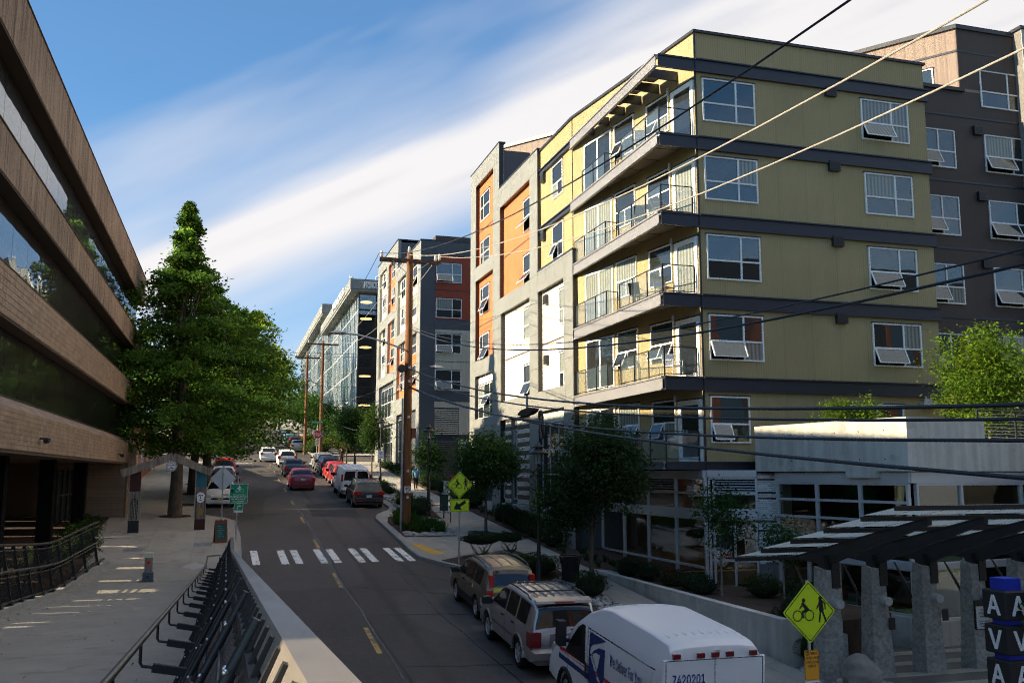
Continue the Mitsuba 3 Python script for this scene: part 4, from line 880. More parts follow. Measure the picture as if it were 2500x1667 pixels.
# ---------- vehicles ----------
def lerp(a, b, t): return a + (b-a)*t
class Body:
    """lofted car body: local x forwards, y left, z up, ground at z = 0"""
    def __init__(s, top, W, belt, zb=.24, tr=.78, plan=.09, crown=.03, kh=.35):
        s.top_ = A(top, float); s.W, s.belt, s.zb, s.tr, s.plan, s.crown, s.kh = W/2, belt, zb, tr, plan, crown, kh
        s.x0, s.x1 = s.top_[0, 0], s.top_[-1, 0]
    def top(s, x): return np.interp(x, s.top_[:, 0], s.top_[:, 1])
    def w(s, x):
        e = np.minimum(np.asarray(x)-s.x0, s.x1-np.asarray(x)); f = np.clip(e/.7, 0, 1)
        return s.W*(1-s.plan*(1-f)**2.2)
    def ring(s, x):
        t, w, zb = float(s.top(x)), float(s.w(x)), s.zb
        if x > s.x1-.25: zb = s.zb+.06*(x-s.x1+.25)/.25
        bl = min(s.belt, t-.05); h = max(0., t-.06-bl); k = min(1., h/s.kh)
        yr = w*(.975-(.975-s.tr)*k)
        return A([(0, zb), (.86*w, zb), (.975*w, zb+.09), (w, zb+.45*(bl-zb)), (.992*w, zb+.8*(bl-zb)), (.975*w, bl), (lerp(.975*w, yr, .5), lerp(bl, t-.06, .5)+0*h), (yr, t-.055), (yr-.05, t-.018), (yr*.6, t+s.crown*.5), (0, t+s.crown)])
    def side_y(s, x, z):
        r = s.ring(x); return float(np.interp(z, r[2:9, 1], r[2:9, 0]))
    def loft(s):
        xs = np.unique(np.r_[np.linspace(s.x0, s.x1, 36), s.top_[:, 0], s.x0+.03, s.x1-.03]); n = 20; V = []
        for x in xs:
            r = s.ring(x); full = np.vstack([r, r[-2:0:-1]*[-1, 1]]); V.append(np.c_[np.full(len(full), x), full])
        m = len(V[0]); v = np.vstack(V); f = []
        for i in range(len(xs)-1):
            for j in range(m): a, b = m*i+j, m*i+(j+1) % m; f += [[a, b, b+m], [a, b+m, a+m]]
        c0, c1 = len(v), len(v)+1; v = np.vstack([v, [[xs[0], 0, V[0][:, 2].mean()], [xs[-1], 0, V[-1][:, 2].mean()]]]); e = m*(len(xs)-1)
        for j in range(m): f += [[c0, (j+1) % m, j], [c1, e+j, e+(j+1) % m]]
        return v, A(f)
    def side(s, poly, sgn=1, off=.007):
        """patch on the flank: shapely polygon in (x, z)"""
        mb = MB()
        for g in getattr(poly, 'geoms', [poly]):
            if g.is_empty or g.area < 1e-5: continue
            g = g.segmentize(.25); v, f = trimesh.creation.triangulate_polygon(g, engine='earcut')
            y = A([s.side_y(a, b) for a, b in v]); P = np.c_[v[:, 0], sgn*(y+off), v[:, 1]]; mb.add(P, f if sgn < 0 else f[:, ::-1])
        return mb
    def over(s, xa, xb, ins=.09, off=.008, n=8, ys=(-1, 1)):
        """patch over the top outline between two stations (windscreens, rear windows, hoods)"""
        V = []
        for x in np.linspace(xa, xb, n):
            r = s.ring(x); yr = r[7, 0]-ins; dz = float(s.top(x+.01)-s.top(x-.01))/.02; nn = A([-dz, 0, 1])/math.hypot(dz, 1)
            for y in np.linspace(ys[0]*yr, ys[1]*yr, 7):
                z = np.interp(abs(y), r[7:, 0][::-1], r[7:, 1][::-1]); V.append(A([x, y, z])+nn*off)
        f = [[7*i+j, 7*i+j+1, 7*i+8+j, 7*i+7+j] for i in range(n-1) for j in range(6)]
        return MB().add(A(V), f)
    def glasshouse(s, xa, xb, lo=.05, hi=.10):
        x = np.linspace(xa, xb, 14); up = [(q, float(s.top(q))-hi) for q in x if s.top(q)-hi > s.belt+lo+.02]
        return Polygon([(up[0][0], s.belt+lo)]+up+[(up[-1][0], s.belt+lo)])
WHEELS = {}
def wheel(r, w, kind):
    key = (r, kind)
    if key in WHEELS: return WHEELS[key]
    Mx = A([[1, 0, 0, 0], [0, 0, 1, 0], [0, -1, 0, 0], [0, 0, 0, 1.]])
    ty = MB().lathe([(r*.62, -w/2), (r*.9, -w/2), (r*.985, -w*.38), (r, -w*.2), (r, w*.2), (r*.985, w*.38), (r*.9, w/2), (r*.66, w/2), (r*.62, w*.3)], n=26, M=Mx)
    rm = MB(); R = r*.66
    for sg in (1, -1):
        rm.lathe([(R, sg*w*.46), (R*.93, sg*w*.5), (R*.88, sg*w*.36)], n=26, M=Mx); rm.lathe([(R*.3, sg*w*.30), (R*.22, sg*w*.42), (0, sg*w*.43)], n=14, M=Mx)
        for k in range(5 if kind == 5 else 6):
            a = k*2*np.pi/(5 if kind == 5 else 6); d = A([math.cos(a), 0, math.sin(a)]); rm.bar(d*R*.15+A([0, sg*w*.40, 0]), d*R*.94+A([0, sg*w*.42, 0]), R*.24, w*.08, up=(0, 1, 0))
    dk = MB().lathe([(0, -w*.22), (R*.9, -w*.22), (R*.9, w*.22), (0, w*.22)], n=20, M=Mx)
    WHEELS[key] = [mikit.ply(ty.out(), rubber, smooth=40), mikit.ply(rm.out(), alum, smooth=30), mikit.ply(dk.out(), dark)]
    return WHEELS[key]
def vehicle(name, label, cat, spec, X, Y, facing=1, group=None, zoff=0):
    """X is the lateral middle, Y the middle along the street; facing 1 = uphill (we see the rear)"""
    t = thing(name, label, cat, group); z = float(zr(Y))+zoff; d = A([0, 1, SL])/math.hypot(1, SL)*facing; l = A([-facing, 0, 0.]); M = mat4(d, l, np.cross(d, l), [X, Y, z]); W4 = tw(M)
    B = spec['body']; P = {}
    def add(nm, mesh, mat, par=None, **k):
        mesh = mesh.out() if hasattr(mesh, 'out') else mesh
        v = np.asarray(mesh[0]) @ M[:3, :3].T + M[:3, 3]; return part(par or t, nm, (v, mesh[1]), mat, **k)
    v, f = B.loft(); man = Manifold(MMesh(v.astype(np.float32), f.astype(np.uint32)))
    r = spec.get('r', .34); tw_ = spec.get('tw', .22); ax = spec['axles']
    if man.num_tri() > 0:
        for a in ax:
            for sg in (1, -1): man = man - Manifold.cylinder(.34, r*1.17, r*1.17, 28).rotate([90, 0, 0]).translate([a, sg*(B.W-.14)+.17, r*1.02])
        q = man.to_mesh(); v, f = q.vert_properties[:, :3], q.tri_verts
    bk = add('body', (v, f), spec['paint'], smooth=28)
    for a in ax:
        for sg in (1, -1):
            ply_ = wheel(r, tw_, spec.get('spokes', 5)); Mw = mat4(d, l, np.cross(d, l), M[:3, 3]+d*a+l*sg*(B.W-tw_/2-.02)+np.cross(d, l)*r)
            wk = part(t, 'wheel', placed(ply_[0], tw(Mw)), None); part(wk, 'rim', placed(ply_[1], tw(Mw)), None); part(wk, 'hub_shadow', placed(ply_[2], tw(Mw)), None)
    gl = spec.get('side_glass', [])
    for k, (a, b) in enumerate(gl):
        for sg in (1, -1): add('side_window', B.side(B.glasshouse(a, b), sg), carglass)
    if 'windscreen' in spec: add('windscreen', B.over(*spec['windscreen']), carglass, smooth=True)
    if 'rear_glass' in spec: add('rear_window', B.over(*spec['rear_glass']), carglass, smooth=True)
    for (x0, x1, y0, y1, z0, z1, mt, nm) in spec.get('lamps', []):
        for sg in (1, -1):
            c = .15; m = MB(); q = [(x, y, zz) for x in (x0, x1) for y in (y0, y1) for zz in (z0, z1)]; ctr = A([(x0+x1)/2, (y0+y1)/2, (z0+z1)/2]); pts = []
            for p in A(q):
                for ax_ in range(3):
                    o = p.copy(); o[ax_] = lerp(p[ax_], ctr[ax_], .22); pts.append(o)
            pts = A(pts); pts[:, 1] *= sg; add(nm, m.hull(pts), mt)
    for (x0, x1, y, z0, z1, mt, nm) in spec.get('bumpers', []):
        c = .06; m = MB().hull([(x, yy, zz) for x, s in ((x0, 1), ((x0+x1)/2, 1.0), (x1, .9)) for yy in (-y*(1 if s == 1 else .93), y*(1 if s == 1 else .93)) for zz in ((z0+c*(s != 1), z1-c*(s != 1)))]); add(nm, m, mt)
    if spec.get('mirrors'):
        mx, mz = spec['mirrors'][:2]; big = spec['mirrors'][2] if len(spec['mirrors']) > 2 else 1.
        for sg in (1, -1):
            y = B.side_y(mx, mz)
            h = MB().hull([(mx+a*.09*big, sg*(y+.05+b*.2*big), mz+.08+c*.085*big) for a in (-1, 1) for b in (0.05, 1) for c in (-1, .8)]+[(mx+.05, sg*(y-.02), mz-.02), (mx-.02, sg*(y-.02), mz+.02)]); add('mirror', h, spec.get('mirror_mat', blackm))
    for xx in spec.get('seams', []):
        zt = min(B.belt, float(B.top(xx))-.05)
        for sg in (1, -1): add('door_gap', B.side(sbox(xx-.008, B.zb+.14, xx+.008, zt), sg, .003), dark)
    for xx in spec.get('handles', []):
        for sg in (1, -1): y = B.side_y(xx, B.belt-.1); add('door_handle', MB().hull([(xx+a*.09, sg*(y+b*.03), B.belt-.1+c*.018) for a in (-1, 1) for b in (0, 1) for c in (-1, 1)]), spec.get('handle_mat', blackm))
    if 'plate' in spec:
        px, pz, txt = spec['plate']; pk = add('number_plate', MB().box(px-.012, px, -.155, .155, pz-.078, pz+.078), plate)
        if txt: add('plate_letters', letters(txt, .07, mat4([0, -1, 0], [0, 0, 1], [-1, 0, 0], [px-.012, 0, pz-.04]), .003, w=.26), ink, pk)
    if 'rails' in spec:
        a, b = spec['rails']
        for sg in (1, -1):
            pts = []
            for x in np.linspace(a, b, 9): rr = B.ring(x); pts.append((x, sg*(rr[7, 0]-.03), float(B.top(x))+.045-.07*(x in (a, b))))
            add('roof_rail', MB().tube(pts, .022, 6), spec.get('rail_mat', black), smooth=40)
    add('underbody', MB().box(B.x0+.25, B.x1-.25, -B.W+.18, B.W-.18, .2, B.zb+.25), dark)
    return t, add, B, bk
def spec_car(kind, pnt, **k):
    if kind == 'suv':
        b = Body([(-2.3, .98), (-2.27, 1.05), (-2.1, 1.42), (-1.98, 1.56), (-1.75, 1.62), (-.7, 1.66), (.3, 1.63), (.62, 1.53), (1.25, 1.09), (1.5, 1.03), (2.1, .92), (2.28, .76), (2.3, .6)], 1.80, 1.04)
        s = dict(body=b, r=.345, axles=(-1.3, 1.32), side_glass=[(-1.72, -.98), (-.9, .0), (.08, 1.0)], windscreen=(.68, 1.22), rear_glass=(-2.24, -2.0, .12), lamps=[(-2.33, -2.05, .66, .9, .86, 1.16, redlamp, 'tail_lamp'), (2.0, 2.3, .58, .86, .68, .86, whitelamp, 'headlamp')],
                 bumpers=[(-2.2, -2.38, .86, .36, .66, pnt, 'rear_bumper'), (2.15, 2.36, .84, .34, .6, pnt, 'front_bumper')], mirrors=(.95, 1.04), seams=(-.93, .04, 1.05), handles=(-.75, .25), plate=(-2.32, .82, ''))
    elif kind == 'sedan':
        b = Body([(-2.3, .80), (-2.26, .97), (-2.1, 1.04), (-1.65, 1.07), (-1.5, 1.10), (-.95, 1.36), (-.5, 1.44), (.05, 1.46), (.4, 1.41), (1.2, .98), (1.4, .94), (2.1, .80), (2.28, .62), (2.3, .5)], 1.79, .93, .2, kh=.3)
        s = dict(body=b, r=.325, axles=(-1.36, 1.32), side_glass=[(-1.25, -.38), (-.3, .95)], windscreen=(.47, 1.16), rear_glass=(-1.5, -.9, .10), lamps=[(-2.325, -2.05, .60, .88, .70, .93, redlamp, 'tail_lamp'), (2.0, 2.3, .55, .84, .58, .74, whitelamp, 'headlamp')],
                 bumpers=[(-2.15, -2.36, .84, .32, .62, pnt, 'rear_bumper'), (2.15, 2.36, .82, .28, .55, pnt, 'front_bumper')], mirrors=(.85, .95), seams=(-.34, .8), handles=(-.6, .35), plate=(-2.325, .76, ''))
    elif kind == 'hatch':
        b = Body([(-2.05, .9), (-2.0, 1.02), (-1.7, 1.34), (-1.5, 1.44), (-.6, 1.5), (.1, 1.5), (.45, 1.42), (1.15, 1.02), (1.35, .96), (1.9, .82), (2.03, .66), (2.05, .5)], 1.76, .98, .2)
        s = dict(body=b, r=.32, axles=(-1.25, 1.25), side_glass=[(-1.4, -.5), (-.42, .9)], windscreen=(.5, 1.1), rear_glass=(-1.97, -1.62, .10), lamps=[(-2.07, -1.85, .62, .86, .78, 1.02, redlamp, 'tail_lamp'), (1.75, 2.05, .55, .84, .62, .8, whitelamp, 'headlamp')],
                 bumpers=[(-1.95, -2.12, .84, .32, .6, pnt, 'rear_bumper'), (1.9, 2.11, .82, .28, .55, pnt, 'front_bumper')], mirrors=(.85, 1.0), seams=(-.46, .75), handles=(-.7, .3), plate=(-2.08, .7, ''))
    s['paint'] = pnt; s.update(k); return s
P_ = dict(taupe=paint('taupe', (.17, .145, .105), .55), silver=paint('silver', (.46, .45, .44), .7), white=paint('van_white', (.74, .75, .77)), black=paint('black', (.012, .013, .016)), maroon=paint('maroon', (.17, .012, .035), .3),
          red=paint('red', (.36, .02, .02)), dred=paint('dark_red', (.20, .02, .025)), slate=paint('slate', (.085, .10, .14), .6), pearl=paint('pearl', (.72, .71, .67)), blue=paint('pale_blue', (.33, .42, .52), .6), grey=paint('grey', (.2, .21, .22), .6), teal=paint('teal', (.02, .22, .2)))
# taupe crossover parked under the bushes
sp = spec_car('suv', P_['taupe'], lamps=[(-2.31, -2.1, .60, .80, .72, 1.02, redlamp, 'tail_lamp'), (-2.25, -2.05, .56, .70, 1.0, 1.44, redlamp, 'tail_lamp'), (2.0, 2.3, .58, .86, .68, .86, whitelamp, 'headlamp')],
    bumpers=[(-2.2, -2.40, .87, .34, .66, blackm, 'rear_bumper'), (2.15, 2.36, .84, .34, .6, blackm, 'front_bumper')], rails=(-1.7, .3), rail_mat=steel, plate=(-2.335, .83, ''))
t, add, B, bk = vehicle('parked_car', 'brown crossover with tall red tail lamps and a spare wheel on its back', 'car', sp, 8.22, 30.0)
add('spare_wheel', MB().lathe([(0, -.09), (.30, -.09), (.335, -.03), (.335, .08), (0, .12)], n=24, M=mat4([0, 1, 0], [0, 0, 1], [-1, 0, 0], [-2.40, -.22, .92])), blackm, smooth=35)
add('yellow_sticker', MB().box(-2.326, -2.322, .22, .60, .97, 1.09), pr('yellow_sticker', (.72, .66, .1), .5)); add('badge_letters', letters('CR-V', .075, mat4([0, -1, 0], [0, 0, 1], [-1, 0, 0], [-2.318, .45, .70]), .008, True), chrome)
add('side_sticker', B.side(sbox(-1.02, .88, -.86, 1.0), 1), pr('parking_sticker', (.6, .66, .2), .5)); add('brake_lamp', MB().box(-2.045, -2.03, -.12, .12, 1.50, 1.535), redlamp)
for sg in (1, -1): add('side_cladding', B.side(sbox(-.95, .30, .95, .55), sg, .012), blackm)
for y in np.linspace(-.5, .5, 4): add('roof_rib', MB().tube([(x, y, float(B.top(x))+.03) for x in np.linspace(-1.7, .3, 6)], .012, 5), P_['taupe'])
# silver SUV behind the mail van
b = Body([(-2.43, 1.0), (-2.40, 1.10), (-2.22, 1.56), (-2.10, 1.70), (-1.85, 1.755), (-.4, 1.78), (.3, 1.73), (.62, 1.62), (1.22, 1.16), (1.45, 1.10), (2.2, 1.0), (2.4, .82), (2.43, .6)], 1.90, 1.12, .3, tr=.80)
sp = spec_car('suv', P_['silver'], body=b, r=.37, tw=.25, spokes=6, axles=(-1.42, 1.46), side_glass=[(-1.95, -1.2), (-1.08, -.28), (-.18, 1.0)], windscreen=(.66, 1.18), rear_glass=(-2.38, -2.15, .06),
    lamps=[(-2.45, -2.16, .66, .95, .72, 1.08, darklamp, 'tail_lamp'), (2.1, 2.43, .58, .9, .74, .96, whitelamp, 'headlamp')], bumpers=[(-2.3, -2.58, .93, .40, .68, P_['silver'], 'rear_bumper'), (2.3, 2.5, .9, .38, .66, P_['silver'], 'front_bumper')],
    mirrors=(1.0, 1.12, 1.2), seams=(-1.14, -.23, 1.08), handles=(-.95, -.05), plate=(-2.452, .90, 'VKN 853'), rails=(-1.8, .35))
t, add, B, bk = vehicle('parked_car', 'silver sport utility car with black roof rack parked just ahead of the mail van', 'car', sp, 7.98, 24.72)
for x in (-1.35, -.15): add('rack_bar', MB().tube([(x, y, float(B.top(x))+.075) for y in (-.68, -.3, .3, .68)], .022, 6), black, smooth=40)
for y in np.linspace(-.52, .52, 6): add('roof_strip', MB().box(-1.75, .1, y-.014, y+.014, 1.79, 1.822), chrome)
add('rear_spoiler', MB().hull([(x, y, z) for x, z in ((-2.22, 1.70), (-1.95, 1.80), (-2.2, 1.76)) for y in (-.72, .72)]), P_['silver']); add('brake_lamp', MB().box(-2.24, -2.2, -.25, .25, 1.715, 1.745), redlamp)
pk = add('plate_recess', MB().box(-2.442, -2.434, -.44, .44, .72, 1.03), P_['grey']); add('wiper', MB().bar((-2.42, -.1, 1.12), (-2.40, -.62, 1.15), .02), black)
add('bumper_step', MB().box(-2.62, -2.4, -.40, .40, .56, .66), pr('bumper_grey', (.3, .3, .3), .6)); add('reflector', MB().box(-2.57, -2.5, .62, .78, .5, .56), redlamp); add('reflector', MB().box(-2.57, -2.5, -.78, -.62, .5, .56), redlamp)
add('badge_letters', letters('TrailBlazer', .055, mat4([0, -1, 0], [0, 0, 1], [-1, 0, 0], [-2.436, .62, .76]), .006), chrome)
for sg in (1, -1):
    for a in (-1.42, 1.46): add('wheel_flare', MB().tube([(a+.47*math.cos(q), sg*(B.W-.01), .37+.47*math.sin(q)) for q in np.linspace(.0, math.pi, 14)], .035, 6), P_['silver'], smooth=40)
    add('side_moulding', B.side(sbox(-.95, .66, .95, .72), sg, .014), P_['grey'])
# white mail van
b = Body([(-2.98, 2.26), (-2.95, 2.36), (-2.8, 2.45), (-2.2, 2.49), (-.3, 2.50), (.2, 2.43), (.7, 2.24), (1.2, 1.92), (1.75, 1.52), (2.1, 1.30), (2.6, 1.10), (2.9, .85), (2.95, .6)], 2.06, 1.95, .3, tr=.80, plan=.03, crown=.035, kh=.45)
vs = dict(body=b, paint=P_['white'], r=.35, axles=(-1.75, 1.75), windscreen=(.95, 1.95, .05), lamps=[(2.4, 2.9, .62, .94, .8, 1.1, whitelamp, 'headlamp')], bumpers=[(2.8, 3.06, .96, .3, .62, blackm, 'front_bumper'), (-2.9, -3.06, .98, .36, .56, blackm, 'rear_bumper')], seams=(.46, 1.62), handles=())
t, add, B, bk = vehicle('mail_van', 'white high roofed mail van with blue eagle panel and lettering, nearest the viewer', 'van', vs, 8.22, 18.45)
add('cab_window', B.side(Polygon([(.62, 1.22), (1.72, 1.22), (1.42, 1.52), (1.02, 1.84), (.80, 1.94), (.66, 1.94)]).buffer(.03), 1), carglass); add('cab_window', B.side(Polygon([(.62, 1.22), (1.72, 1.22), (1.02, 1.84), (.66, 1.94)]).buffer(.03), -1), carglass)
for sg in (1, -1):
    y = B.side_y(1.6, 1.3); add('mirror', MB().hull([(1.60+a*.12, sg*(y+.10+q*.17), 1.62+c*.26) for a in (-1, 1) for q in (0, 1) for c in (-1, 1)]), blackm); add('mirror_arm', MB().bar((1.60, sg*(y-.05), 1.45), (1.60, sg*(y+.14), 1.45), .07), blackm)
    add('red_stripe', B.side(Polygon([(2.2, 1.18), (1.9, 1.22), (-2.5, 1.22), (-2.5, 1.16), (2.2, 1.12)]), sg), redink); add('blue_stripe', B.side(Polygon([(2.2, 1.05), (-2.5, 1.06), (-2.5, .95), (2.2, .94)]), sg), blueink)
    add('door_handle', B.side(Polygon([(.42, .98), (.50, .98), (.50, 1.26), (.42, 1.26)]).buffer(.02), sg, .04), blackm)
    add('side_seam', B.side(sbox(-2.7, 1.955, .5, 1.975), sg, .004), dark); add('side_seam', B.side(unary_union([sbox(-.35, 1.0, -.335, 1.9), sbox(-2.6, 1.0, -2.585, 1.9)]), sg, .003), pr('seam_grey', (.4, .4, .42), .6))
    add('wheel_trim', MB().tube([(1.75+.45*math.cos(q), sg*(B.W-.005), .35+.45*math.sin(q)) for q in np.linspace(0, math.pi, 14)], .05, 6), blackm, smooth=40)
def eagle(w, h):
    """slanted navy panel with the white head and wing lines of an eagle, in a w x h field: (navy, white)"""
    S = lambda pts: Polygon([(x*w, y*h) for x, y in pts]); pan = S([(.0, 1), (1.04, 1), (.98, 0), (-.04, 0)])
    wh = unary_union([S([(.06, .60), (.10, .70), (.22, .78), (.45, .83), (1.06, .99), (1.06, .83), (.62, .79), (.36, .70), (.22, .63), (.16, .57)]),
        S([(.22, .60), (.42, .66), (.74, .68), (.55, .34)]), S([(.08, .53), (.20, .57), (.99, .0), (.80, .0)])]).intersection(pan)
    return pan.difference(wh), wh
from shapely import affinity
nv, wh = eagle(.80, 1.02)
F_ = lambda g: affinity.translate(affinity.scale(g, -1, 1, origin=(0, 0)), .36, .90)
add('eagle_panel', B.side(F_(nv), 1, .009), blueink)
lt = letters('We Deliver For You.', .23, np.eye(4), .0, center=False, w=2.0) if False else letters('We Deliver For You.', .21, np.eye(4), .004, center=False, w=1.5)
v = lt[0]; x = -.72 - v[:, 0]; zz = 1.52 + v[:, 1]; yy = A([B.side_y(a, c) for a, c in zip(x, zz)]) + .004 + v[:, 2]
add('slogan_letters', (np.c_[x, yy, zz], lt[1]), blueink)
rx = -2.985
gapm = MB().box(rx-.006, rx-.001, -.006, .006, .5, 2.18)
for z in (1.62, 1.50): gapm.box(rx-.006, rx-.001, -.93, .93, z-.006, z+.006)
gapm.box(rx-.006, rx-.001, -.93, .93, 2.17, 2.185); gapm.box(rx-.006, rx-.001, .925, .94, .5, 2.18); gapm.box(rx-.006, rx-.001, -.94, -.925, .5, 2.18); add('rear_door_gap', gapm, pr('shadow_gap', (.12, .12, .13), .8))
add('rear_panel', MB().hull([(rx+.02, y, z) for y in (-.99, .99) for z in (.5, 2.2)]+[(rx-.001, y, z) for y in (-.96, .96) for z in (.52, 2.18)]), P_['white'])
add('rear_number', letters('7420201', .155, mat4([0, -1, 0], [0, 0, 1], [-1, 0, 0], [rx-.002, .50, 1.78]), .006, True, w=.62), blueink)
nv, wh = eagle(1.1, .95); Mr = mat4([0, -1, 0], [0, 0, 1], [-1, 0, 0], [rx-.001, .30, .42]); add('eagle_panel', MB().prism(nv, .006, Mr), blueink)
for y in (.74, .28, 0, -.28, -.74): add('marker_lamp', MB().hull([(-2.99+a*.03, y+q*.07, 2.25+c*.04) for a in (-1, .6) for q in (-1, 1) for c in (-1, 1)]), darklamp)
for sg in (1, -1):
    for z in (1.32, .72): add('door_hinge', MB().box(rx-.035, rx, sg*.90, sg*1.0, z-.07, z+.07).box(rx-.05, rx+.05, sg*.95, sg*1.02, z-.03, z+.03), whitep)
add('rear_camera', MB().box(-3.0, -2.92, -.09, -.01, 2.28, 2.33), chrome)
for y in np.linspace(-.66, .66, 9): add('roof_rib', MB().tube([(x, y, float(np.interp(abs(y), B.ring(0)[7:, 0][::-1], B.ring(0)[7:, 1][::-1]))+.006) for x in np.linspace(-2.55, -.25, 5)], .022, 6), P_['white'], smooth=50)
# cars ahead on the right
t, add, B, bk = vehicle('parked_car', 'black crossover with red tail lamps parked behind the white panel van', 'car', spec_car('suv', P_['black'], body=Body([(-2.31, .92), (-2.25, 1.04), (-1.92, 1.42), (-1.75, 1.53), (-1, 1.6), (0, 1.61), (.5, 1.54), (1.35, 1.02), (2.1, .88), (2.28, .7), (2.31, .5)], 1.9, 1.0), rear_glass=(-2.2, -1.83, .08), rails=(-1.5, .3), rail_mat=silver,
    lamps=[(-2.32, -2.08, .5, .93, .84, 1.02, redlamp, 'tail_lamp'), (-2.40, -2.3, .4, .84, .46, .5, redlamp, 'reflector'), (2.0, 2.3, .58, .86, .68, .86, whitelamp, 'headlamp')], plate=(-2.33, .74, 'BCE 447')), 8.28, 61.0)
b = Body([(-2.85, 1.86), (-2.83, 1.93), (-2.65, 2.02), (-.5, 2.06), (.6, 2.05), (1.0, 1.92), (1.5, 1.3), (1.7, 1.2), (2.7, 1.05), (2.84, .85), (2.85, .6)], 2.02, 1.25, .32, tr=.84, plan=.04)
t, add, B, bk = vehicle('parked_van', 'white panel van with two dark rear windows in the parked row', 'van', dict(body=b, paint=P_['white'], r=.37, axles=(-1.7, 1.75), side_glass=[(.35, 1.3)], windscreen=(1.0, 1.5), lamps=[(-2.87, -2.75, .88, 1.0, 1.15, 1.62, redlamp, 'tail_lamp'), (2.5, 2.85, .6, .95, .75, 1.0, whitelamp, 'headlamp')],
    bumpers=[(-2.75, -2.98, .98, .42, .64, steel_lit, 'rear_bumper'), (2.7, 2.93, .95, .4, .62, blackm, 'front_bumper')], mirrors=(1.2, 1.3, 1.3), seams=(.2, 1.35), plate=(-2.87, .85, '')), 8.22, 67.5)
for sg in (1, -1): add('rear_window', MB().hull([(-2.862, sg*y, z) for y, z in ((.07, 1.22), (.07, 1.78), (.12, 1.82), (.66, 1.82), (.76, 1.74), (.82, 1.22))]+[(-2.84, sg*y, z) for y, z in ((.07, 1.22), (.07, 1.8), (.7, 1.8), (.82, 1.22))]), carglass)
add('rear_door_gap', MB().box(-2.866, -2.855, -.008, .008, .5, 1.9), dark); add('brake_lamp', MB().box(-2.86, -2.8, -.12, .12, 1.9, 1.93), redlamp)
for y in np.linspace(-.6, .6, 6): add('roof_rib', MB().tube([(x, y, 2.085) for x in np.linspace(-2.4, .4, 4)], .02, 5), P_['white'])
vehicle('parked_car', 'dark red crossover half hidden ahead of the white panel van', 'car', spec_car('suv', P_['dred']), 8.42, 75.4); vehicle('parked_car', 'bright red car parked ahead of the dark red crossover', 'car', spec_car('hatch', P_['red']), 8.45, 80.6)
vehicle('parked_car', 'slate blue sport utility car parked ahead of the two red cars', 'car', spec_car('suv', P_['slate']), 8.45, 86.2); vehicle('parked_car', 'silver car at the head of the right parked row near the crosswalk corner', 'car', spec_car('suv', P_['silver']), 8.5, 91.6)
# moving cars
vehicle('moving_car', 'maroon sedan driving uphill, nearest of the moving cars', 'car', spec_car('sedan', P_['maroon'], plate=(-2.33, .80, 'BXA 917')), 5.15, 72.8)
vehicle('moving_car', 'dark grey sedan driving uphill just ahead of the maroon sedan', 'car', spec_car('sedan', P_['black']), 5.3, 84.6)
vehicle('moving_car', 'pearl white sport utility car waiting ahead of the dark sedan', 'car', spec_car('suv', P_['pearl'], rails=(-1.6, .3)), 5.35, 96.4)
vehicle('moving_car', 'small white hatchback on the far side of the junction mouth', 'car', spec_car('hatch', P_['white']), 3.9, 104.5)
# cars parked on the left, facing us
fr = dict(plate=(99, 0, ''))
def front(t, add, B, w=.6, z=.62):
    add('grille', MB().hull([(B.x1+.05, y, zz) for y, zz in ((-w, z), (w, z), (-w*.8, z-.2), (w*.8, z-.2))]+[(B.x1-.1, y, zz) for y, zz in ((-w, z), (w, z), (-w*.8, z-.2), (w*.8, z-.2))]), blackm)
sp = spec_car('hatch', P_['white']); sp.pop('plate')
t, add, B, bk = vehicle('parked_car', 'white car with a yellow plate parked behind the square sign, facing the camera', 'car', sp, -.45, 61.8, -1)
front(t, add, B, .55, .6); add('number_plate', MB().box(B.x1+.05, B.x1+.075, -.15, .15, .45, .58), pr('yellow_plate', (.65, .42, .02), .5)); add('hood_decal', MB().box(1.95, 2.02, .1, .5, .78, .80), blackp)
for k, (y, p, lb) in enumerate(((67.4, 'dred', 'dark red car parked second in the left row'), (74.5, 'white', 'white sedan with red car behind it in the left row'), (81.4, 'red', 'red car in the middle of the left row under the tree'), (96, 'blue', 'pale blue sedan near the junction in the left row'), (119, 'white', 'white car beyond the junction on the left'), (126, 'grey', 'grey car farthest down the left row'))):
    sp = spec_car('sedan' if k in (1, 3, 4) else 'suv', P_[p]); sp.pop('plate'); r_ = vehicle('parked_car', lb, 'car', sp, -.4, y, -1); front(*r_[:3])
for k, (y, kd, p, lb) in enumerate(((125, 'sedan', 'silver', 'silver sedan parked beyond the junction on the right'), (132, 'suv', 'red', 'red and black car with spare wheel parked beyond the silver sedan'), (139, 'suv', 'teal', 'teal van like car parked on the far right hillside'), (146, 'sedan', 'white', 'small white car far up the right side of the hill'), (153, 'suv', 'silver', 'silver car far up the right kerb'), (161, 'suv', 'grey', 'grey car farthest up the right kerb'))):
    vehicle('parked_car', lb, 'car', spec_car(kd, P_[p]), 8.3, y)
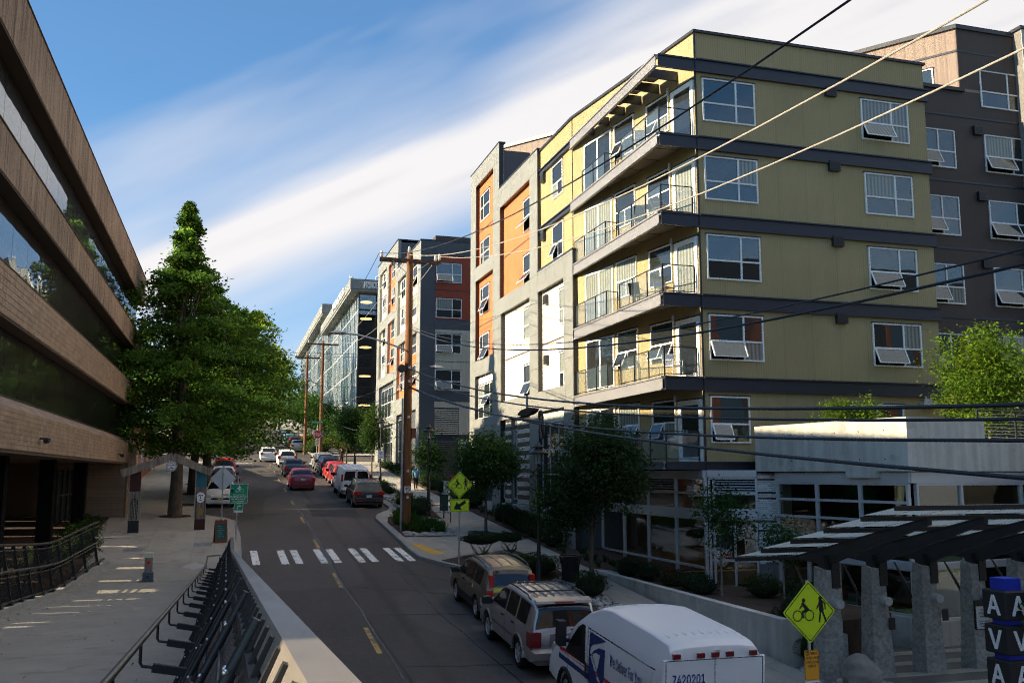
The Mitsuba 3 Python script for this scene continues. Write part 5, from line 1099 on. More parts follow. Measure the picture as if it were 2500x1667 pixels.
# ---------- signs ----------
def plate_frame(x, y, z, yaw=0., back=False):
    """local frame of an upright plate facing the viewer (-y), x to the right, y up; yaw turns it"""
    c, s = math.cos(yaw), math.sin(yaw); u = A([c, s, 0]); n = A([s, -c, 0]); return mat4(u, A([0, 0, 1.]), n, A([x, y, z]))
def rr(w, h, r=.04, x=0, y=0): return sbox(x-w/2+r, y-h/2+r, x+w/2-r, y+h/2-r).buffer(r, quad_segs=4)
def sheet(P, M, poly, mat, d0, d1, nm='sign_face', **k):
    q = M.copy(); q[:3, 3] = M[:3, 3]+M[:3, 2]*d0; return part(P, nm, MB().prism(poly, d1-d0, q), mat, **k)
def post(P, x, y, z0, z1, r=.03, mat=galv): return part(P, 'post', MB().tube([(x, y, z0), (x, y, z1)], r, 10), mat, smooth=40)
def ring(r, w, x=0, y=0): return Point(x, y).buffer(r).difference(Point(x, y).buffer(r-w))
def line(pts, w): return LineString(pts).buffer(w/2, cap_style=1)
def bike_rider(s=1., x=0, y=0, flip=1):
    g = unary_union([ring(.115, .022, -.155, -.09), ring(.115, .022, .125, -.09), Point(.05-.05, .215).buffer(.042), line([(-.02, .14), (.085, .03)], .075), line([(-.02, .145), (-.095, .055)], .03), line([(.085, .025), (-.035, -.015), (-.02, -.125)], .04), line([(.085, .02), (-.0, -.005)], .06)])
    return affinity.translate(affinity.scale(g, s*flip, s, origin=(0, 0)), x, y)
def walker(s=1., x=0, y=0):
    g = unary_union([Point(-.02, .265).buffer(.042), line([(-.01, .2), (.0, .03)], .10), line([(-.03, .195), (-.11, .06)], .032), line([(.03, .2), (.085, .16), (.095, .05)], .03), line([(-.02, .02), (-.055, -.2)], .042), line([(.02, .02), (.10, -.2)], .042), line([(-.02, .04), (.02, .04)], .08)])
    return affinity.translate(affinity.scale(g, s, s, origin=(0, 0)), x, y)
def warning(x, y, z, side, zg, lab, yaw=0, arrow=False, bolts=True):
    t = thing('warning_sign', lab, 'sign'); post(t, x, y+.05, zg, z+side*.7, .035)
    M = plate_frame(x, y, z, yaw); dia = affinity.rotate(rr(side, side, .05), 45)
    k = sheet(t, M, dia, limep, 0, .006, 'diamond_face'); brd = affinity.rotate(rr(side-.05, side-.05, .04).difference(rr(side-.085, side-.085, .03)), 45); sheet(k, M, brd, blackp, .006, .0085, 'border')
    f = side/.914*1.02
    sheet(k, M, bike_rider(f, -.13*f, .02*f), blackp, .006, .009, 'cyclist_symbol'); sheet(k, M, walker(f, .29*f, .0), blackp, .006, .009, 'walker_symbol')
    if bolts: sheet(k, M, Point(0, side*.53).buffer(.014).union(Point(0, -side*.53).buffer(.014)), galv, .006, .014, 'bolts')
    if arrow:
        M2 = plate_frame(x, y, z-side*.707-.28, yaw); k2 = sheet(t, M2, rr(.78, .5, .04), limep, 0, .006, 'arrow_plate'); sheet(k2, M2, rr(.73, .45, .03).difference(rr(.70, .42, .03)), blackp, .006, .0085, 'border')
        ar = affinity.rotate(unary_union([sbox(-.05, -.06, .28, .06), Polygon([(-.28, 0), (-.02, .19), (-.02, -.19)])]), 32, origin=(0, 0)); sheet(k2, M2, ar, blackp, .006, .009, 'arrow')
    return t, M
warning(8.73*1.02, 37.4, -.42, .76, float(zs(37.4))-.05, 'lime diamond sign with cyclist, walker and arrow plate beside the crosswalk', arrow=True)
t, M = warning(12.05, 18.2, -2.92, .93, -5.2, 'large lime diamond sign with cyclist and walker above an amber plate, nearest the viewer', .02)
M2 = plate_frame(12.06, 18.2, -4.02, .02); k = sheet(t, M2, rr(.36, .62, .03), orangs, 0, .006, 'amber_plate')
sheet(k, M2, rr(.345, .605, .03).difference(rr(.33, .59, .03)), blackp, .006, .0075, 'border'); sheet(k, M2, rr(.10, .09, .01, -.1, .245), blackp, .006, .008, 'number_block')
def text_on(P, M, txt, h, x, y, mat, d=.009, w=None, bold=False, nm='letters'):
    q = M.copy(); q[:3, 3] = M[:3, 3]+M[:3, 0]*x+M[:3, 1]*y+M[:3, 2]*d; return part(P, nm, letters(txt, h, q, .003, bold, w=w), mat)
text_on(k, M2, '30', .06, -.1, .215, orangs, .0085, bold=True); text_on(k, M2, 'MINUTE', .055, .06, .215, blackp, .006, w=.17, bold=True)
for i, s_ in enumerate(('LOAD AND', 'UNLOAD', 'ONLY')): text_on(k, M2, s_, .055, .01, .125-.085*i, blackp, .006, bold=True)
M3 = plate_frame(12.06, 18.2, -4.42, .02); k = sheet(t, M3, rr(.36, .19, .02), white, 0, .006, 'tow_plate'); sheet(k, M3, rr(.345, .175, .02).difference(rr(.33, .16, .02)), redink, .006, .008, 'border')
car = lambda x, y, a: affinity.translate(affinity.rotate(unary_union([sbox(-.07, -.02, .07, .01), Polygon([(-.035, .01), (-.02, .035), (.02, .035), (.04, .01)]), Point(-.04, -.025).buffer(.016), Point(.04, -.025).buffer(.016)]), a), x, y)
sheet(k, M3, unary_union([car(-.08, 0, 0), car(.085, .015, 18), line([(-.02, .01), (.03, .05)], .008)]), redink, .006, .009, 'tow_symbol')
# left: diamond seen from behind and the cycle route sign
t = thing('warning_sign', 'grey unpainted back of a diamond sign on a pole at the left pavement corner', 'sign'); post(t, -.28, 51.2, float(zs(51.2)), .45, .035)
M = plate_frame(-.28, 51.25, -.22); sheet(t, M, affinity.rotate(rr(.914, .914, .05), 45), galv, .0, .008, 'plate_back')
t = thing('cycle_route_sign', 'green cycle route sign with three plates on a post beside the left kerb', 'sign'); post(t, .41, 45.35, float(zs(45.3)), -.1, .032)
M = plate_frame(.46, 45.27, -.72); k = sheet(t, M, rr(.80, .57, .03), white, 0, .005, 'route_plate'); k = sheet(t, M, rr(.77, .54, .03), greens, .005, .007, 'route_face')
sheet(k, M, bike_rider(.68, .02, .06, -1), white, .007, .009, 'cyclist_symbol'); sheet(k, M, rr(.12, .14, .03, -.29, -.03), ink, .007, .009, 'route_shield'); sheet(k, M, rr(.14, .035, .01, -.27, .08), pr('sky_print', (.1, .45, .6), .5), .007, .009, 'route_band')
text_on(k, M, 'TO Seattle Center', .05, .04, -.225, white, .007, w=.58)
M = plate_frame(.45, 45.27, -1.165); k = sheet(t, M, rr(.79, .28, .03), white, 0, .005, 'street_plate'); k = sheet(t, M, rr(.76, .25, .02), greens, .005, .007, 'street_face'); text_on(k, M, 'Use 3rd Ave W', .055, 0, .03, white, .007, w=.64, bold=True); text_on(k, M, 'Via Sidewalk', .055, 0, -.08, white, .007, w=.5, bold=True)
M = plate_frame(.47, 45.27, -1.52); k = sheet(t, M, rr(.40, .40, .03), white, 0, .005, 'arrow_plate'); k = sheet(t, M, rr(.37, .30, .02, 0, .045), greens, .005, .007, 'arrow_face'); sheet(k, M, unary_union([line([(-.05, -.06), (-.05, .06), (.0, .10), (.05, .10)], .035), Polygon([(.045, .15), (.045, .05), (.12, .10)])]), white, .007, .009, 'arrow')
# timber gateway over the path
def plank(P, x, y, z0, z1, w, th, yaw, mat, nm='post'):
    c, s = math.cos(yaw), math.sin(yaw); u, v = A([c, s, 0]), A([-s, c, 0]); m = MB(); o = A([x, y, 0])
    q = (BV-A([.5, .5, 0]))*A([w, th, 1]); m.add(o+q[:, :1]*u+q[:, 1:2]*v+np.c_[q[:, :2]*0, lerp(z0, z1, BV[:, 2])], BF); return part(P, nm, m, mat)
t = thing('timber_gateway', 'weathered timber gateway with painted posts and a round white carved face spanning the path', 'gateway')
gz = float(zs(48.7))
def painted(x, y, yaw, stripes):
    k = plank(t, x, y, gz-.1, gz+2.95, .50, .13, yaw, greyw)
    M = plate_frame(x, y, gz, yaw); M[:3, 3] += M[:3, 2]*.065
    for (x0, x1, z0, z1, mt) in stripes: sheet(k, M, sbox(x0, z0, x1, z1), mt, .0, .004, 'painted_field')
    return k, M
dr_, bl_, tq_, oc_ = pr('oxblood_paint', (.055, .018, .016), .7), pr('soot_paint', (.022, .022, .025), .7), pr('teal_paint', (.03, .16, .2), .7), pr('ochre_paint', (.34, .19, .05), .7)
k, M = painted(-4.22, 48.3, .06, [(-.24, .24, 1.9, 2.9, dr_), (-.24, .24, 0, .55, bl_)])
for i, x in enumerate((-.16, -.09, -.02, .05, .12)): sheet(k, M, unary_union([sbox(x, .6, x+.03, 1.75-.12*abs(i-2)), sbox(x-.02, 1.5-.1*abs(i-2), x+.06, 1.56-.1*abs(i-2))]), bl_, .0, .005, 'carved_stripe')
k, M = painted(-1.28, 49.2, -.06, [(-.24, .24, 2.1, 2.9, tq_), (-.24, .24, .0, .55, dr_)])
sheet(k, M, Point(0, 1.65).buffer(.19).union(Point(0, 1.5).buffer(.17)), white, .0, .006, 'painted_face'); sheet(k, M, unary_union([line([(-.09, 1.68), (-.03, 1.7)], .03), line([(.03, 1.7), (.09, 1.68)], .03), line([(-.05, 1.46), (.05, 1.46)], .03), line([(0, 1.66), (.0, 1.55)], .03)]), bl_, .006, .009, 'face_lines')
sheet(k, M, Polygon([(-.15, .75), (.15, .75), (.1, 1.1), (-.1, 1.1)]), oc_, 0, .006, 'ochre_field')
for x in (-.2, .17): sheet(k, M, sbox(x, .6, x+.03, 1.8), dr_, .0, .005, 'carved_stripe')
pk_ = A([-2.62, 48.65, gz+3.55])
for e in ((-4.85, 48.1, gz+2.72), (-.85, 49.3, gz+2.78)):
    part(t, 'roof_beam', MB().bar(A(e)+[0, -.12, 0], pk_+A([0, -.12, 0]), .12, .36), greyw); part(t, 'roof_beam', MB().bar(A(e)+[0, .14, 0], pk_+A([0, .14, 0]), .10, .34), greyw)
M = plate_frame(-2.66, 48.44, gz+3.10); k = sheet(t, M, Point(0, 0).buffer(.26), white, 0, .04, 'medallion'); sheet(k, M, ring(.25, .02).union(ring(.19, .015)), bl_, .04, .045, 'medallion_ring')
sheet(k, M, unary_union([Point(.22*math.cos(a), .22*math.sin(a)).buffer(.018) for a in np.arange(0, 6.2, .45)]+[line([(-.12, .05), (-.03, .03)], .035), line([(.03, .03), (.12, .05)], .035), line([(-.09, .11), (0, .13), (.09, .11)], .02), Polygon([(0, .02), (.03, -.05), (-.03, -.05)]), line([(-.08, -.10), (0, -.085), (.08, -.10)], .03)]), bl_, .04, .046, 'carved_face')
# bollard on the ramp
t = thing('bollard', 'square timber bollard with red reflector and white cap in the middle of the ramp', 'bollard'); bx, by = -2.55, 35.7; bz = float(zd(by))
part(t, 'base_shoe', MB().box(bx-.20, bx+.20, by-.2, by+.2, bz, bz+.03).box(bx-.17, bx+.17, by-.17, by+.17, bz, bz+.30), pr('blue_grey_steel', (.075, .11, .13), .5)); part(t, 'post', MB().box(bx-.125, bx+.125, by-.125, by+.125, bz+.28, bz+.84), greyw); part(t, 'cap', MB().hull([(bx+a*.145, by+b*.145, bz+.80+c) for a in (-1, 1) for b in (-1, 1) for c in (0, .17)]), pr('cream_reflector', (.62, .62, .46), .4))
M = plate_frame(bx, by-.127, bz+.65); sheet(t, M, Point(0, 0).buffer(.055), pr('red_reflector', (.75, .02, .015), .3), 0, .012, 'reflector'); M = plate_frame(bx, by-.172, bz+.16); sheet(t, M, Point(0, 0).buffer(.03), black, 0, .02, 'lock')
# a-board
t = thing('chalkboard_stand', 'folding chalkboard stand with scalloped brown frame at the end of the ramp railing', 'a-board'); M = plate_frame(-.22, 44.6, float(zs(44.6))+.02, .25)
for s, d in ((1, .0), (-1, .35)):
    Q = M.copy(); Q[:3, 1] = A([0, 0, 1.])*math.cos(.17)+M[:3, 2]*-math.sin(.17)*s; Q[:3, 3] = M[:3, 3]-M[:3, 2]*d
    fr_ = sbox(-.27, 0, .27, .92).union(unary_union([Point(x, .92).buffer(.09) for x in (-.18, 0, .18)])); k = sheet(t, Q, fr_.difference(sbox(-.21, .14, .21, .82)), pr('rust_wood', (.14, .045, .025), .7) if s == 1 else 'mat_rust_wood', 0, .03, 'frame'); sheet(k, Q, sbox(-.21, .14, .21, .82), pr('board_green', (.012, .07, .06), .6) if s == 1 else 'mat_board_green', .005, .02, 'board')
    if s == 1:
        for i in range(6): sheet(k, Q, sbox(-.16, .70-i*.09, .02+.05*(i % 3), .72-i*.09), pr('chalk', (.12, .3, .27), .8) if i == 0 else 'mat_chalk', .02, .023, 'chalk_line')
# stop sign with the street name above
t = thing('stop_sign', 'red STOP sign under a green street name plate at the far right corner', 'sign'); zq = float(zs(98.6)); post(t, 8.48, 98.7, zq, zq+4.35, .04); M = plate_frame(8.48, 98.6, zq+2.95)
oc = Polygon([(.42/math.cos(math.pi/8)*math.cos(a), .42/math.cos(math.pi/8)*math.sin(a)) for a in np.arange(8)*math.pi/4+math.pi/8]); k = sheet(t, M, oc, white, 0, .006, 'octagon'); sheet(k, M, affinity.scale(oc, .93, .93), reds, .006, .009, 'face'); text_on(k, M, 'STOP', .30, 0, -.15, white, .01, w=.68, bold=True)
M = plate_frame(8.48, 98.6, zq+4.2); k = sheet(t, M, rr(1.25, .27, .03), greens, 0, .01, 'street_name_plate'); text_on(k, M, 'W Harrison St', .15, 0, -.07, white, .01, w=1.05); M = plate_frame(8.48, 98.6, zq+2.15); k = sheet(t, M, rr(.42, .62, .03), white, 0, .006, 'parking_plate'); sheet(k, M, unary_union([sbox(-.15, y, .15, y+.05) for y in (-.2, -.05, .1, .2)]), redink, .006, .009, 'print')
# ---------- lamp posts ----------
def street_lamp(x, y, lab, H=4.6, sign=None):
    t = thing('street_lamp', lab, 'street lamp', 'black pedestrian street lamps'); z = float(zs(y)) if y > 30 or x < 13.7 else -4.9
    part(t, 'post', MB().lathe([(.17, 0), (.17, .12), (.12, .2), (.12, .7), (.075, .8), (.06, 2), (.05, H-.75), (.085, H-.72), (.085, H-.66), (.05, H-.62), (.06, H-.5)], (x, y, z), 14), black, smooth=40)
    part(t, 'lantern', MB().lathe([(.02, H-.5), (.10, H-.5), (.13, H-.42), (.165, H-.10), (.165, H-.08), (0, H-.08)], (x, y, z), 14), pr('lantern_glass', (.34, .34, .31), .2) if 'mat_lantern_glass' not in scene else 'mat_lantern_glass', smooth=40)
    fr_ = MB()
    for a in np.arange(6)*math.pi/3: fr_.bar((x+.135*math.cos(a), y+.135*math.sin(a), z+H-.44), (x+.175*math.cos(a), y+.175*math.sin(a), z+H-.09), .018)
    part(t, 'lantern_frame', fr_, black); part(t, 'hood', MB().lathe([(.36, H-.14), (.37, H-.10), (.22, H+.02), (.13, H+.05), (.13, H+.12), (.20, H+.10), (.20, H+.13), (.07, H+.22), (.03, H+.30), (0, H+.33)], (x, y, z), 18), black, smooth=40)
    if sign:
        M = plate_frame(x, y-.09, z+2.25); k = sheet(t, M, rr(.40, .62, .03), white, 0, .006, 'parking_plate'); sheet(k, M, ring(.14, .025, 0, .1), ink, .006, .009, 'ring'); text_on(k, M, 'P', .16, 0, .02, ink, .006, bold=True); sheet(k, M, line([(-.12, -.17), (.1, -.17)], .04), ink, .006, .009, 'print')
street_lamp(10.86, 33.2, 'black street lamp nearest the viewer, rising through the dark round tree', 4.75); street_lamp(10.84, 53.2, 'black street lamp behind the bicycle rack right of the wooden pole', 4.9)
street_lamp(11.42, 75, 'black street lamp carrying a white parking plate beside the parked row', 4.9, True); street_lamp(12.4, 99, 'black street lamp farthest up the right pavement near the junction', 4.9)
# ---------- utility poles ----------
def utility_pole(x, y, H, arm, lab, r=.16, extra=None):
    t = thing('utility_pole', lab, 'utility pole', 'wooden utility poles'); z = float(zs(y)); k = part(t, 'pole', MB().tube([(x+.0*i, y, z-.2+(H+.2)*i/8) for i in range(9)], np.linspace(r*1.25, r*.85, 9), 14), polew, smooth=50)
    za = z+H-.42
    ck = part(t, 'crossarm', MB().bar((x-arm, y-.19, za), (x+arm, y-.19, za-.02), .10, .14), arm_w); part(t, 'crossarm', MB().bar((x-arm*.97, y+.19, za), (x+arm*.97, y+.19, za-.02), .10, .14), arm_w)
    br_ = MB(); 
    for s in (-1, 1): br_.bar((x+s*arm*.62, y-.2, za-.05), (x+s*.1, y-.2, za-.75), .03, .03)
    part(t, 'arm_brace', br_, galv); ins = pr('porcelain', (.62, .60, .55), .25) if 'mat_porcelain' not in scene else 'mat_porcelain'
    for px, py, pz in ((x-arm*.94, y-.19, za+.07), (x-arm*.9, y+.19, za+.07), (x+arm*.94, y-.19, za+.07), (x+arm*.86, y+.19, za+.07), (x-.05, y, z+H)):
        part(t, 'insulator', MB().lathe([(.035, 0), (.05, .03), (.085, .05), (.06, .08), (.085, .12), (.06, .15), (.085, .19), (.06, .22), (.07, .28), (.03, .34), (0, .36)], (px, py, pz), 12), ins, smooth=50)
    return t, z
t, z1 = utility_pole(8.55, 47.4, 14.15, 1.6, 'tall brown wooden utility pole with crossarm in the grass bed beside the crosswalk', .19)
pc0 = A([8.55, 47.4, z1])
part(t, 'conduit', MB().tube([(8.28, 47.3, z1), (8.28, 47.3, z1+6.6)], .06, 8), galv, smooth=40); part(t, 'junction_box', MB().box(8.74, 8.95, 47.2, 47.4, z1+4.6, z1+5.1), pr('rust_box', (.16, .06, .035), .8))
M = plate_frame(8.55, 47.14, z1+2.05); k = sheet(t, M, rr(.31, .33, .03), white, 0, .008, 'no_parking_plate'); sheet(k, M, ring(.125, .03, 0, .02).union(line([(-.09, .11), (.09, -.07)], .025)), redink, .008, .012, 'ban_ring'); text_on(k, M, 'P', .15, 0, -.055, blackp, .009, bold=True); sheet(k, M, line([(-.08, -.13), (.08, -.13)], .02), blackp, .008, .011, 'print')
al = MB().tube([(8.45, 47.3, z1+9.05), (7.2, 47.2, z1+9.45), (5.9, 47.1, z1+9.72), (5.2, 47.05, z1+9.76)], .045, 8); k = part(t, 'lamp_arm', al, galv, smooth=40); part(k, 'lamp_head', MB().hull([(5.3, 47.05+s*.12, z1+9.8) for s in (-1, 1)]+[(4.45, 47.05+s*.1, z1+9.76) for s in (-1, 1)]+[(5.2, 47.05, z1+9.66), (4.6, 47.05, z1+9.70), (4.9, 47.05, z1+9.92)]), galv)
part(t, 'cable_reel', MB().lathe([(0, -.12), (.2, -.12), (.22, 0), (.2, .12), (0, .12)], n=14, M=mat4([1, 0, 0], [0, 0, 1], [0, -1, 0], [8.18, 47.2, z1+8.1])), black, smooth=40)
part(t, 'brackets', (lambda m: [m.box(8.5, 8.62, 47.1, 47.2, z1+h, z1+h+.12) for h in (8.1, 7.4, 5.6, 2.9, 1.9, 1.6)] and m)(MB()), galv, kind='stuff')
part(t, 'side_lamp_arm', MB().tube([(8.75, 47.3, z1+7.3), (9.1, 47.2, z1+7.9), (9.6, 47.1, z1+8.15), (10.0, 47.05, z1+8.2)], .018, 6), black); part(t, 'side_lamp', MB().hull([(9.55, 47.05, z1+8.24), (10.15, 47.05, z1+8.28), (10.35, 47.05, z1+8.22), (9.9, 46.95, z1+8.18), (9.9, 47.15, z1+8.18), (9.9, 47.05, z1+8.33)]), alum)
t, z2 = utility_pole(10.2, 114, 13.6, 1.85, 'wooden utility pole behind the stop sign, taller of the far pair', .19); part(t, 'lamp_arm', MB().tube([(10.1, 113.9, z2+8.2), (8.2, 113.8, z2+9.0), (6.9, 113.7, z2+9.1)], .06, 6), galv); part(t, 'transformer_box', MB().box(10.35, 10.9, 113.8, 114.2, z2+6.1, z2+6.9), alum)
utility_pole(8.7, 118, 12.1, 1.5, 'darker wooden utility pole, left and farther of the far pair', .17)
# ---------- overhead wires ----------
def cat_(a, b, sag, n=26):
    a, b = A(a, float), A(b, float); s = np.linspace(0, 1, n)[:, None]; p = a+(b-a)*s; p[:, 2] -= 4*sag*(s*(1-s))[:, 0]; return p
whitew, blackw = pr('pale_wire', (.36, .335, .30), .5), pr('black_wire', (.022, .023, .028), .45)
ph = z1+14.15-.1
def wire(lab, a, b, sag, r, mat, grp='overhead wires'): return obj('overhead_wire', MB().tube(cat_(a, b, sag), r, 6), mat, lab, 'wire', grp, smooth=50)
for x, lab in ((6.95, 'dark power wire from the left end of the crossarm to the upper right'), (8.5, 'pale power wire from the pole top passing before the green building'), (10.05, 'pale power wire, lowest of the three crossing the olive front')):
    wire(lab, (x, 47.3, z1+14.05), (x, -12.6, 6.0), 2.43, .0165, blackw if x < 7 else whitew)
    wire({6.95: 'dark wire running uphill from the left end of the near crossarm', 8.5: 'dark wire running uphill from the top of the near pole', 10.05: 'pale wire running uphill from the right end of the near crossarm'}[x], (x, 47.5, z1+14.05), (10.2+(x-8.5)*1.1, 114, z2+13.5), 1.6, .016, whitew if x > 8 else blackw, 'uphill wires')
wire('upper of the paired dark cables across the middle of the green building', (8.6, 47.3, 7.5), (8.6, -12.6, 3.3), 2.45, .014, blackw); wire('thicker lower of the paired dark cables across the green building', (8.62, 47.3, 7.35), (8.62, -12.6, 3.15), 2.47, .022, blackw)
wire('thick top cable of the low bundle crossing the green balconies', (8.6, 47.3, 5.3), (8.6, -12.6, .58), 1.61, .03, blackw); wire('second cable of the low bundle below the thick one', (8.6, 47.3, 4.9), (8.6, -12.6, .42), 1.52, .024, blackw)
wire('third cable of the low bundle above the concrete planter wall', (8.6, 47.3, 4.35), (8.6, -12.6, .49), 1.62, .026, blackw); wire('lowest cable of the bundle falling across the planter wall', (8.6, 47.3, 4.4), (8.6, -12.6, -.7), 1.26, .03, blackw)
obj('cable_splice', MB().hull([(8.6+a*.1, 27.3+b*.75, 1.86+c*.10-.03*b) for a in (-1, 1) for b in (-1, -.5, .5, 1) for c in ((-1, 1) if abs(b) < .8 else (-.3, .3))]), black, 'black splice case hanging in the low cable bundle', 'cable splice')
obj('cable_coil', (lambda m: [m.tube([(8.6+.0*q, 26.0+.17*math.sin(q+j*.2)*(1+.1*j), 1.42+.40*math.cos(q)) for q in np.linspace(0, 6.4, 30)], .022, 6) for j in range(4)] and m)(MB()), black, 'coil of black cable hanging below the low wire bundle', 'cable coil', smooth=50)
for h, s, lb in ((8.0, 1.6, 'upper'), (7.2, 1.5, 'middle'), (5.6, 1.7, 'lowest')): wire(lb+' of the low cables running uphill between the wooden poles', (8.5, 47.5, z1+h), (10.1, 114, z2+h+.6), s, .018, blackw, 'uphill wires')
NJ = [0, 1, 2, 3, 4]
for x0, xe, h, dy, lab in ((-60, 60, 12.5, 0, 0), (-60, 60, 12.9, .4, 0), (-60, 60, 8.9, 0, 0), (-60, 60, 7.2, .2, 0), (-60, 60, 6.5, .1, 0)): wire(['highest wire crossing the street at the junction poles', 'upper wire crossing just behind the highest junction wire', 'middle wire crossing at the junction, dark against the glass building', 'lower wire crossing the street at the junction', 'lowest wire crossing the street at the junction'][NJ.pop(0)], (x0, 114+dy, z2+h), (xe, 114+dy, z2+h), .8, .022, blackw, 'junction wires')
wire('service wire from the wooden pole to the balcony building', (8.7, 47.4, 7.2), (14.75, 44, 8.6), .25, .010, blackw, 'service wires'); wire('service wire from the wooden pole to the red building', (8.6, 47.6, 4.8), (14.95, 79, 4.0), .5, .010, whitew, 'service wires')
# ---------- entrance canopy ----------
EC = thing('entrance_canopy', 'glass and dark steel entrance canopy on tapering concrete pillars beside the plaza', 'canopy')
def cz(y): return -1.72+.24*(20.84-y)
BX = (14.2, 15.65, 17.25, 18.85, 20.45, 22.05)
for i, x in enumerate(BX):
    m = MB(); 
    for y0, y1, h0, h1 in ((16.9, 22.1, .42, .22),):
        v = [(x+s*.05, y, cz(y)-.12-h) for s in (-1, 1) for y, h in ((y0, .16), (y0, 0), (y1, 0), (20.6, .44))]; m.hull(v)
    for s in (-1, 1): m.bar((x+s*.0, 16.9, cz(16.9)-.13), (x, 22.1, cz(22.1)-.13), .15, .025)
    part(EC, 'beam', m, black)
    if i < 5:
        yb = 20.62+.1*i; px = x-.03
        m = MB(); w0, w1, d0, d1 = .21, .30, .18, .28
        m.add(A([(px-w1, yb-d1, -4.94), (px+w1, yb-d1, -4.94), (px+w1, yb+d1, -4.94), (px-w1, yb+d1, -4.94), (px-w0, yb-d0, -2.30), (px+w0-.03, yb-d0, -2.34), (px+w0-.03, yb+d0, -2.30), (px-w0, yb+d0, -2.24)]), [[0, 3, 2, 1], [4, 5, 6, 7], [0, 1, 5, 4], [1, 2, 6, 5], [2, 3, 7, 6], [3, 0, 4, 7]])
        k = part(EC, 'pillar', m, concd)
        sc = MB().lathe([(0, 0), (.10, 0), (.11, .04), (.11, .26), (.085, .27), (0, .25)], n=14, M=mat4([1, 0, 0], [0, 0, 1], [0, -1, 0], [px+.06, yb-d0-.02, -3.1])); part(k, 'wall_lamp', sc, alum, smooth=40)
        part(EC, 'strut', MB().tube([(px, 21.95, cz(21.95)-.35), (px, 21.5, -2.9), (px+.02, 21.3, -3.25)], [.02, .04, .015], 8), black)
        m = MB().box(px+.02, px+.24, yb-.23, yb-.17, -2.75, -2.0); m.box(px-.12, px+.12, yb-.12, yb+.12, -2.32, cz(yb)-.3); part(EC, 'bearing_plate', m, black)
YR = [22.85, 21.55, 20.2, 18.85, 17.5, 16.4]
for j, y in enumerate(YR):
    part(EC, 'purlin', MB().bar((12.95, y, cz(y)-.03), (24, y, cz(y)-.03), .05, .10), black)
xs_ = list(np.arange(13.02, 24, .80))
for a, b in zip(YR[:-1], YR[1:]):
    for x0, x1 in zip(xs_[:-1], xs_[1:]):
        part(EC, 'glass_pane', MB().quad((x0+.02, a+.05, cz(a)+.05), (x1-.02, a+.05, cz(a)+.05), (x1-.02, b+.10, cz(b)-.02), (x0+.02, b+.10, cz(b)-.02)), frosted)
k = part(EC, 'notice_plate', MB().box(18.55, 19.0, 20.62, 20.66, -3.95, -3.22), black); M = plate_frame(18.78, 20.615, -3.62); sheet(k, M, rr(.41, .56, .01, 0, -.03), pr('notice_white', (.5, .51, .52), .5), 0, .006, 'notice_face')
for i, s_ in enumerate(('PRIVATE', 'RESIDENTIAL', 'COMMUNITY')): text_on(k, M, s_, .045, .04, .14-.085*i, blackp, .006, w=(.2, .32, .29)[i], bold=True)
for i, s_ in enumerate(('NO SOLICITATION', 'OR DISTRIBUTION', 'OF MATERIALS')): text_on(k, M, s_, .032, .04, -.14-.06*i, blackp, .006, w=(.33, .33, .26)[i], bold=True)
for x, z in ((15.75, -3.65), (17.35, -3.5)): part(EC, 'notice_plate', MB().box(x, x+.17, 20.38, 20.41, z-.14, z+.14), black)
# ---------- stacked cube sign ----------
t = thing('cube_sign', 'stacked black cubes with white letters A V A at the right edge', 'sign'); part(t, 'core', MB().box(14.80, 15.20, 15.62, 16.0, -5.3, -2.05), pr('cobalt', (.02, .04, .42), .4))
for i, ch in enumerate('AVA'):
    zt = -2.28-.665*i; c = MB().hull([(14.99+a*(.31-p), 15.81+b*(.31-q), zt-.28+d*(.28-r_)) for a in (-1, 1) for b in (-1, 1) for d in (-1, 1) for p, q, r_ in ((.03, .03, 0), (0, .03, .03), (.03, 0, .03))]); k = part(t, 'cube', c, blackm)
    part(k, 'letter', letters(ch, .36, mat4([0, -1, 0], [0, 0, 1], [-1, 0, 0], [14.68, 15.81, zt-.46]), .012, True), white); part(k, 'letter', letters(ch, .36, mat4([1, 0, 0], [0, 0, 1], [0, -1, 0], [14.99, 15.50, zt-.46]), .012, True), white)
# ---------- small street furniture ----------
t = thing('litter_bin', 'black slatted litter bin beside the round bush and near street lamp', 'litter bin'); lx_, ly_ = 12.0, 33.0; lz = float(zs(ly_))+.03
part(t, 'liner', MB().lathe([(0, .02), (.25, .02), (.30, .86), (.27, .86), (.24, .3), (0, .3)], (lx_, ly_, lz), 18), blackm); part(t, 'rim', MB().tube([(lx_+.40*math.cos(a), ly_+.40*math.sin(a), lz+.93) for a in np.linspace(0, 2*np.pi, 25)], .022, 8), black)
for a in np.arange(24)*2*np.pi/24: c, s = math.cos(a), math.sin(a); part(t, 'slat', MB().tube([(lx_+.30*c, ly_+.30*s, lz), (lx_+.31*c, ly_+.31*s, lz+.55), (lx_+.40*c, ly_+.40*s, lz+.93)], .013, 5), black)
t = thing('waste_box', 'dark green waste box on a short post by the bicycle rack', 'waste box'); z = float(zs(52.3)); part(t, 'box', MB().hull([(11.55+a*.20, 52.3+b*.16, z+c) for a in (-1, 1) for b in (-1, 1) for c in (.42, 1.25)]), pr('bin_green', (.018, .05, .045), .5)); part(t, 'post', MB().box(11.52, 11.58, 52.27, 52.33, z, z+.45), black); part(t, 'lid', MB().hull([(11.55+a*.23, 52.3+b*.19, z+1.26+c) for a in (-1, 1) for b in (-1, 1) for c in (0, .05)]), black)
t = thing('bicycle_rack', 'black tubular bicycle rack on the brown pavement right of the wooden pole', 'bicycle rack'); z = float(zs(50.8))
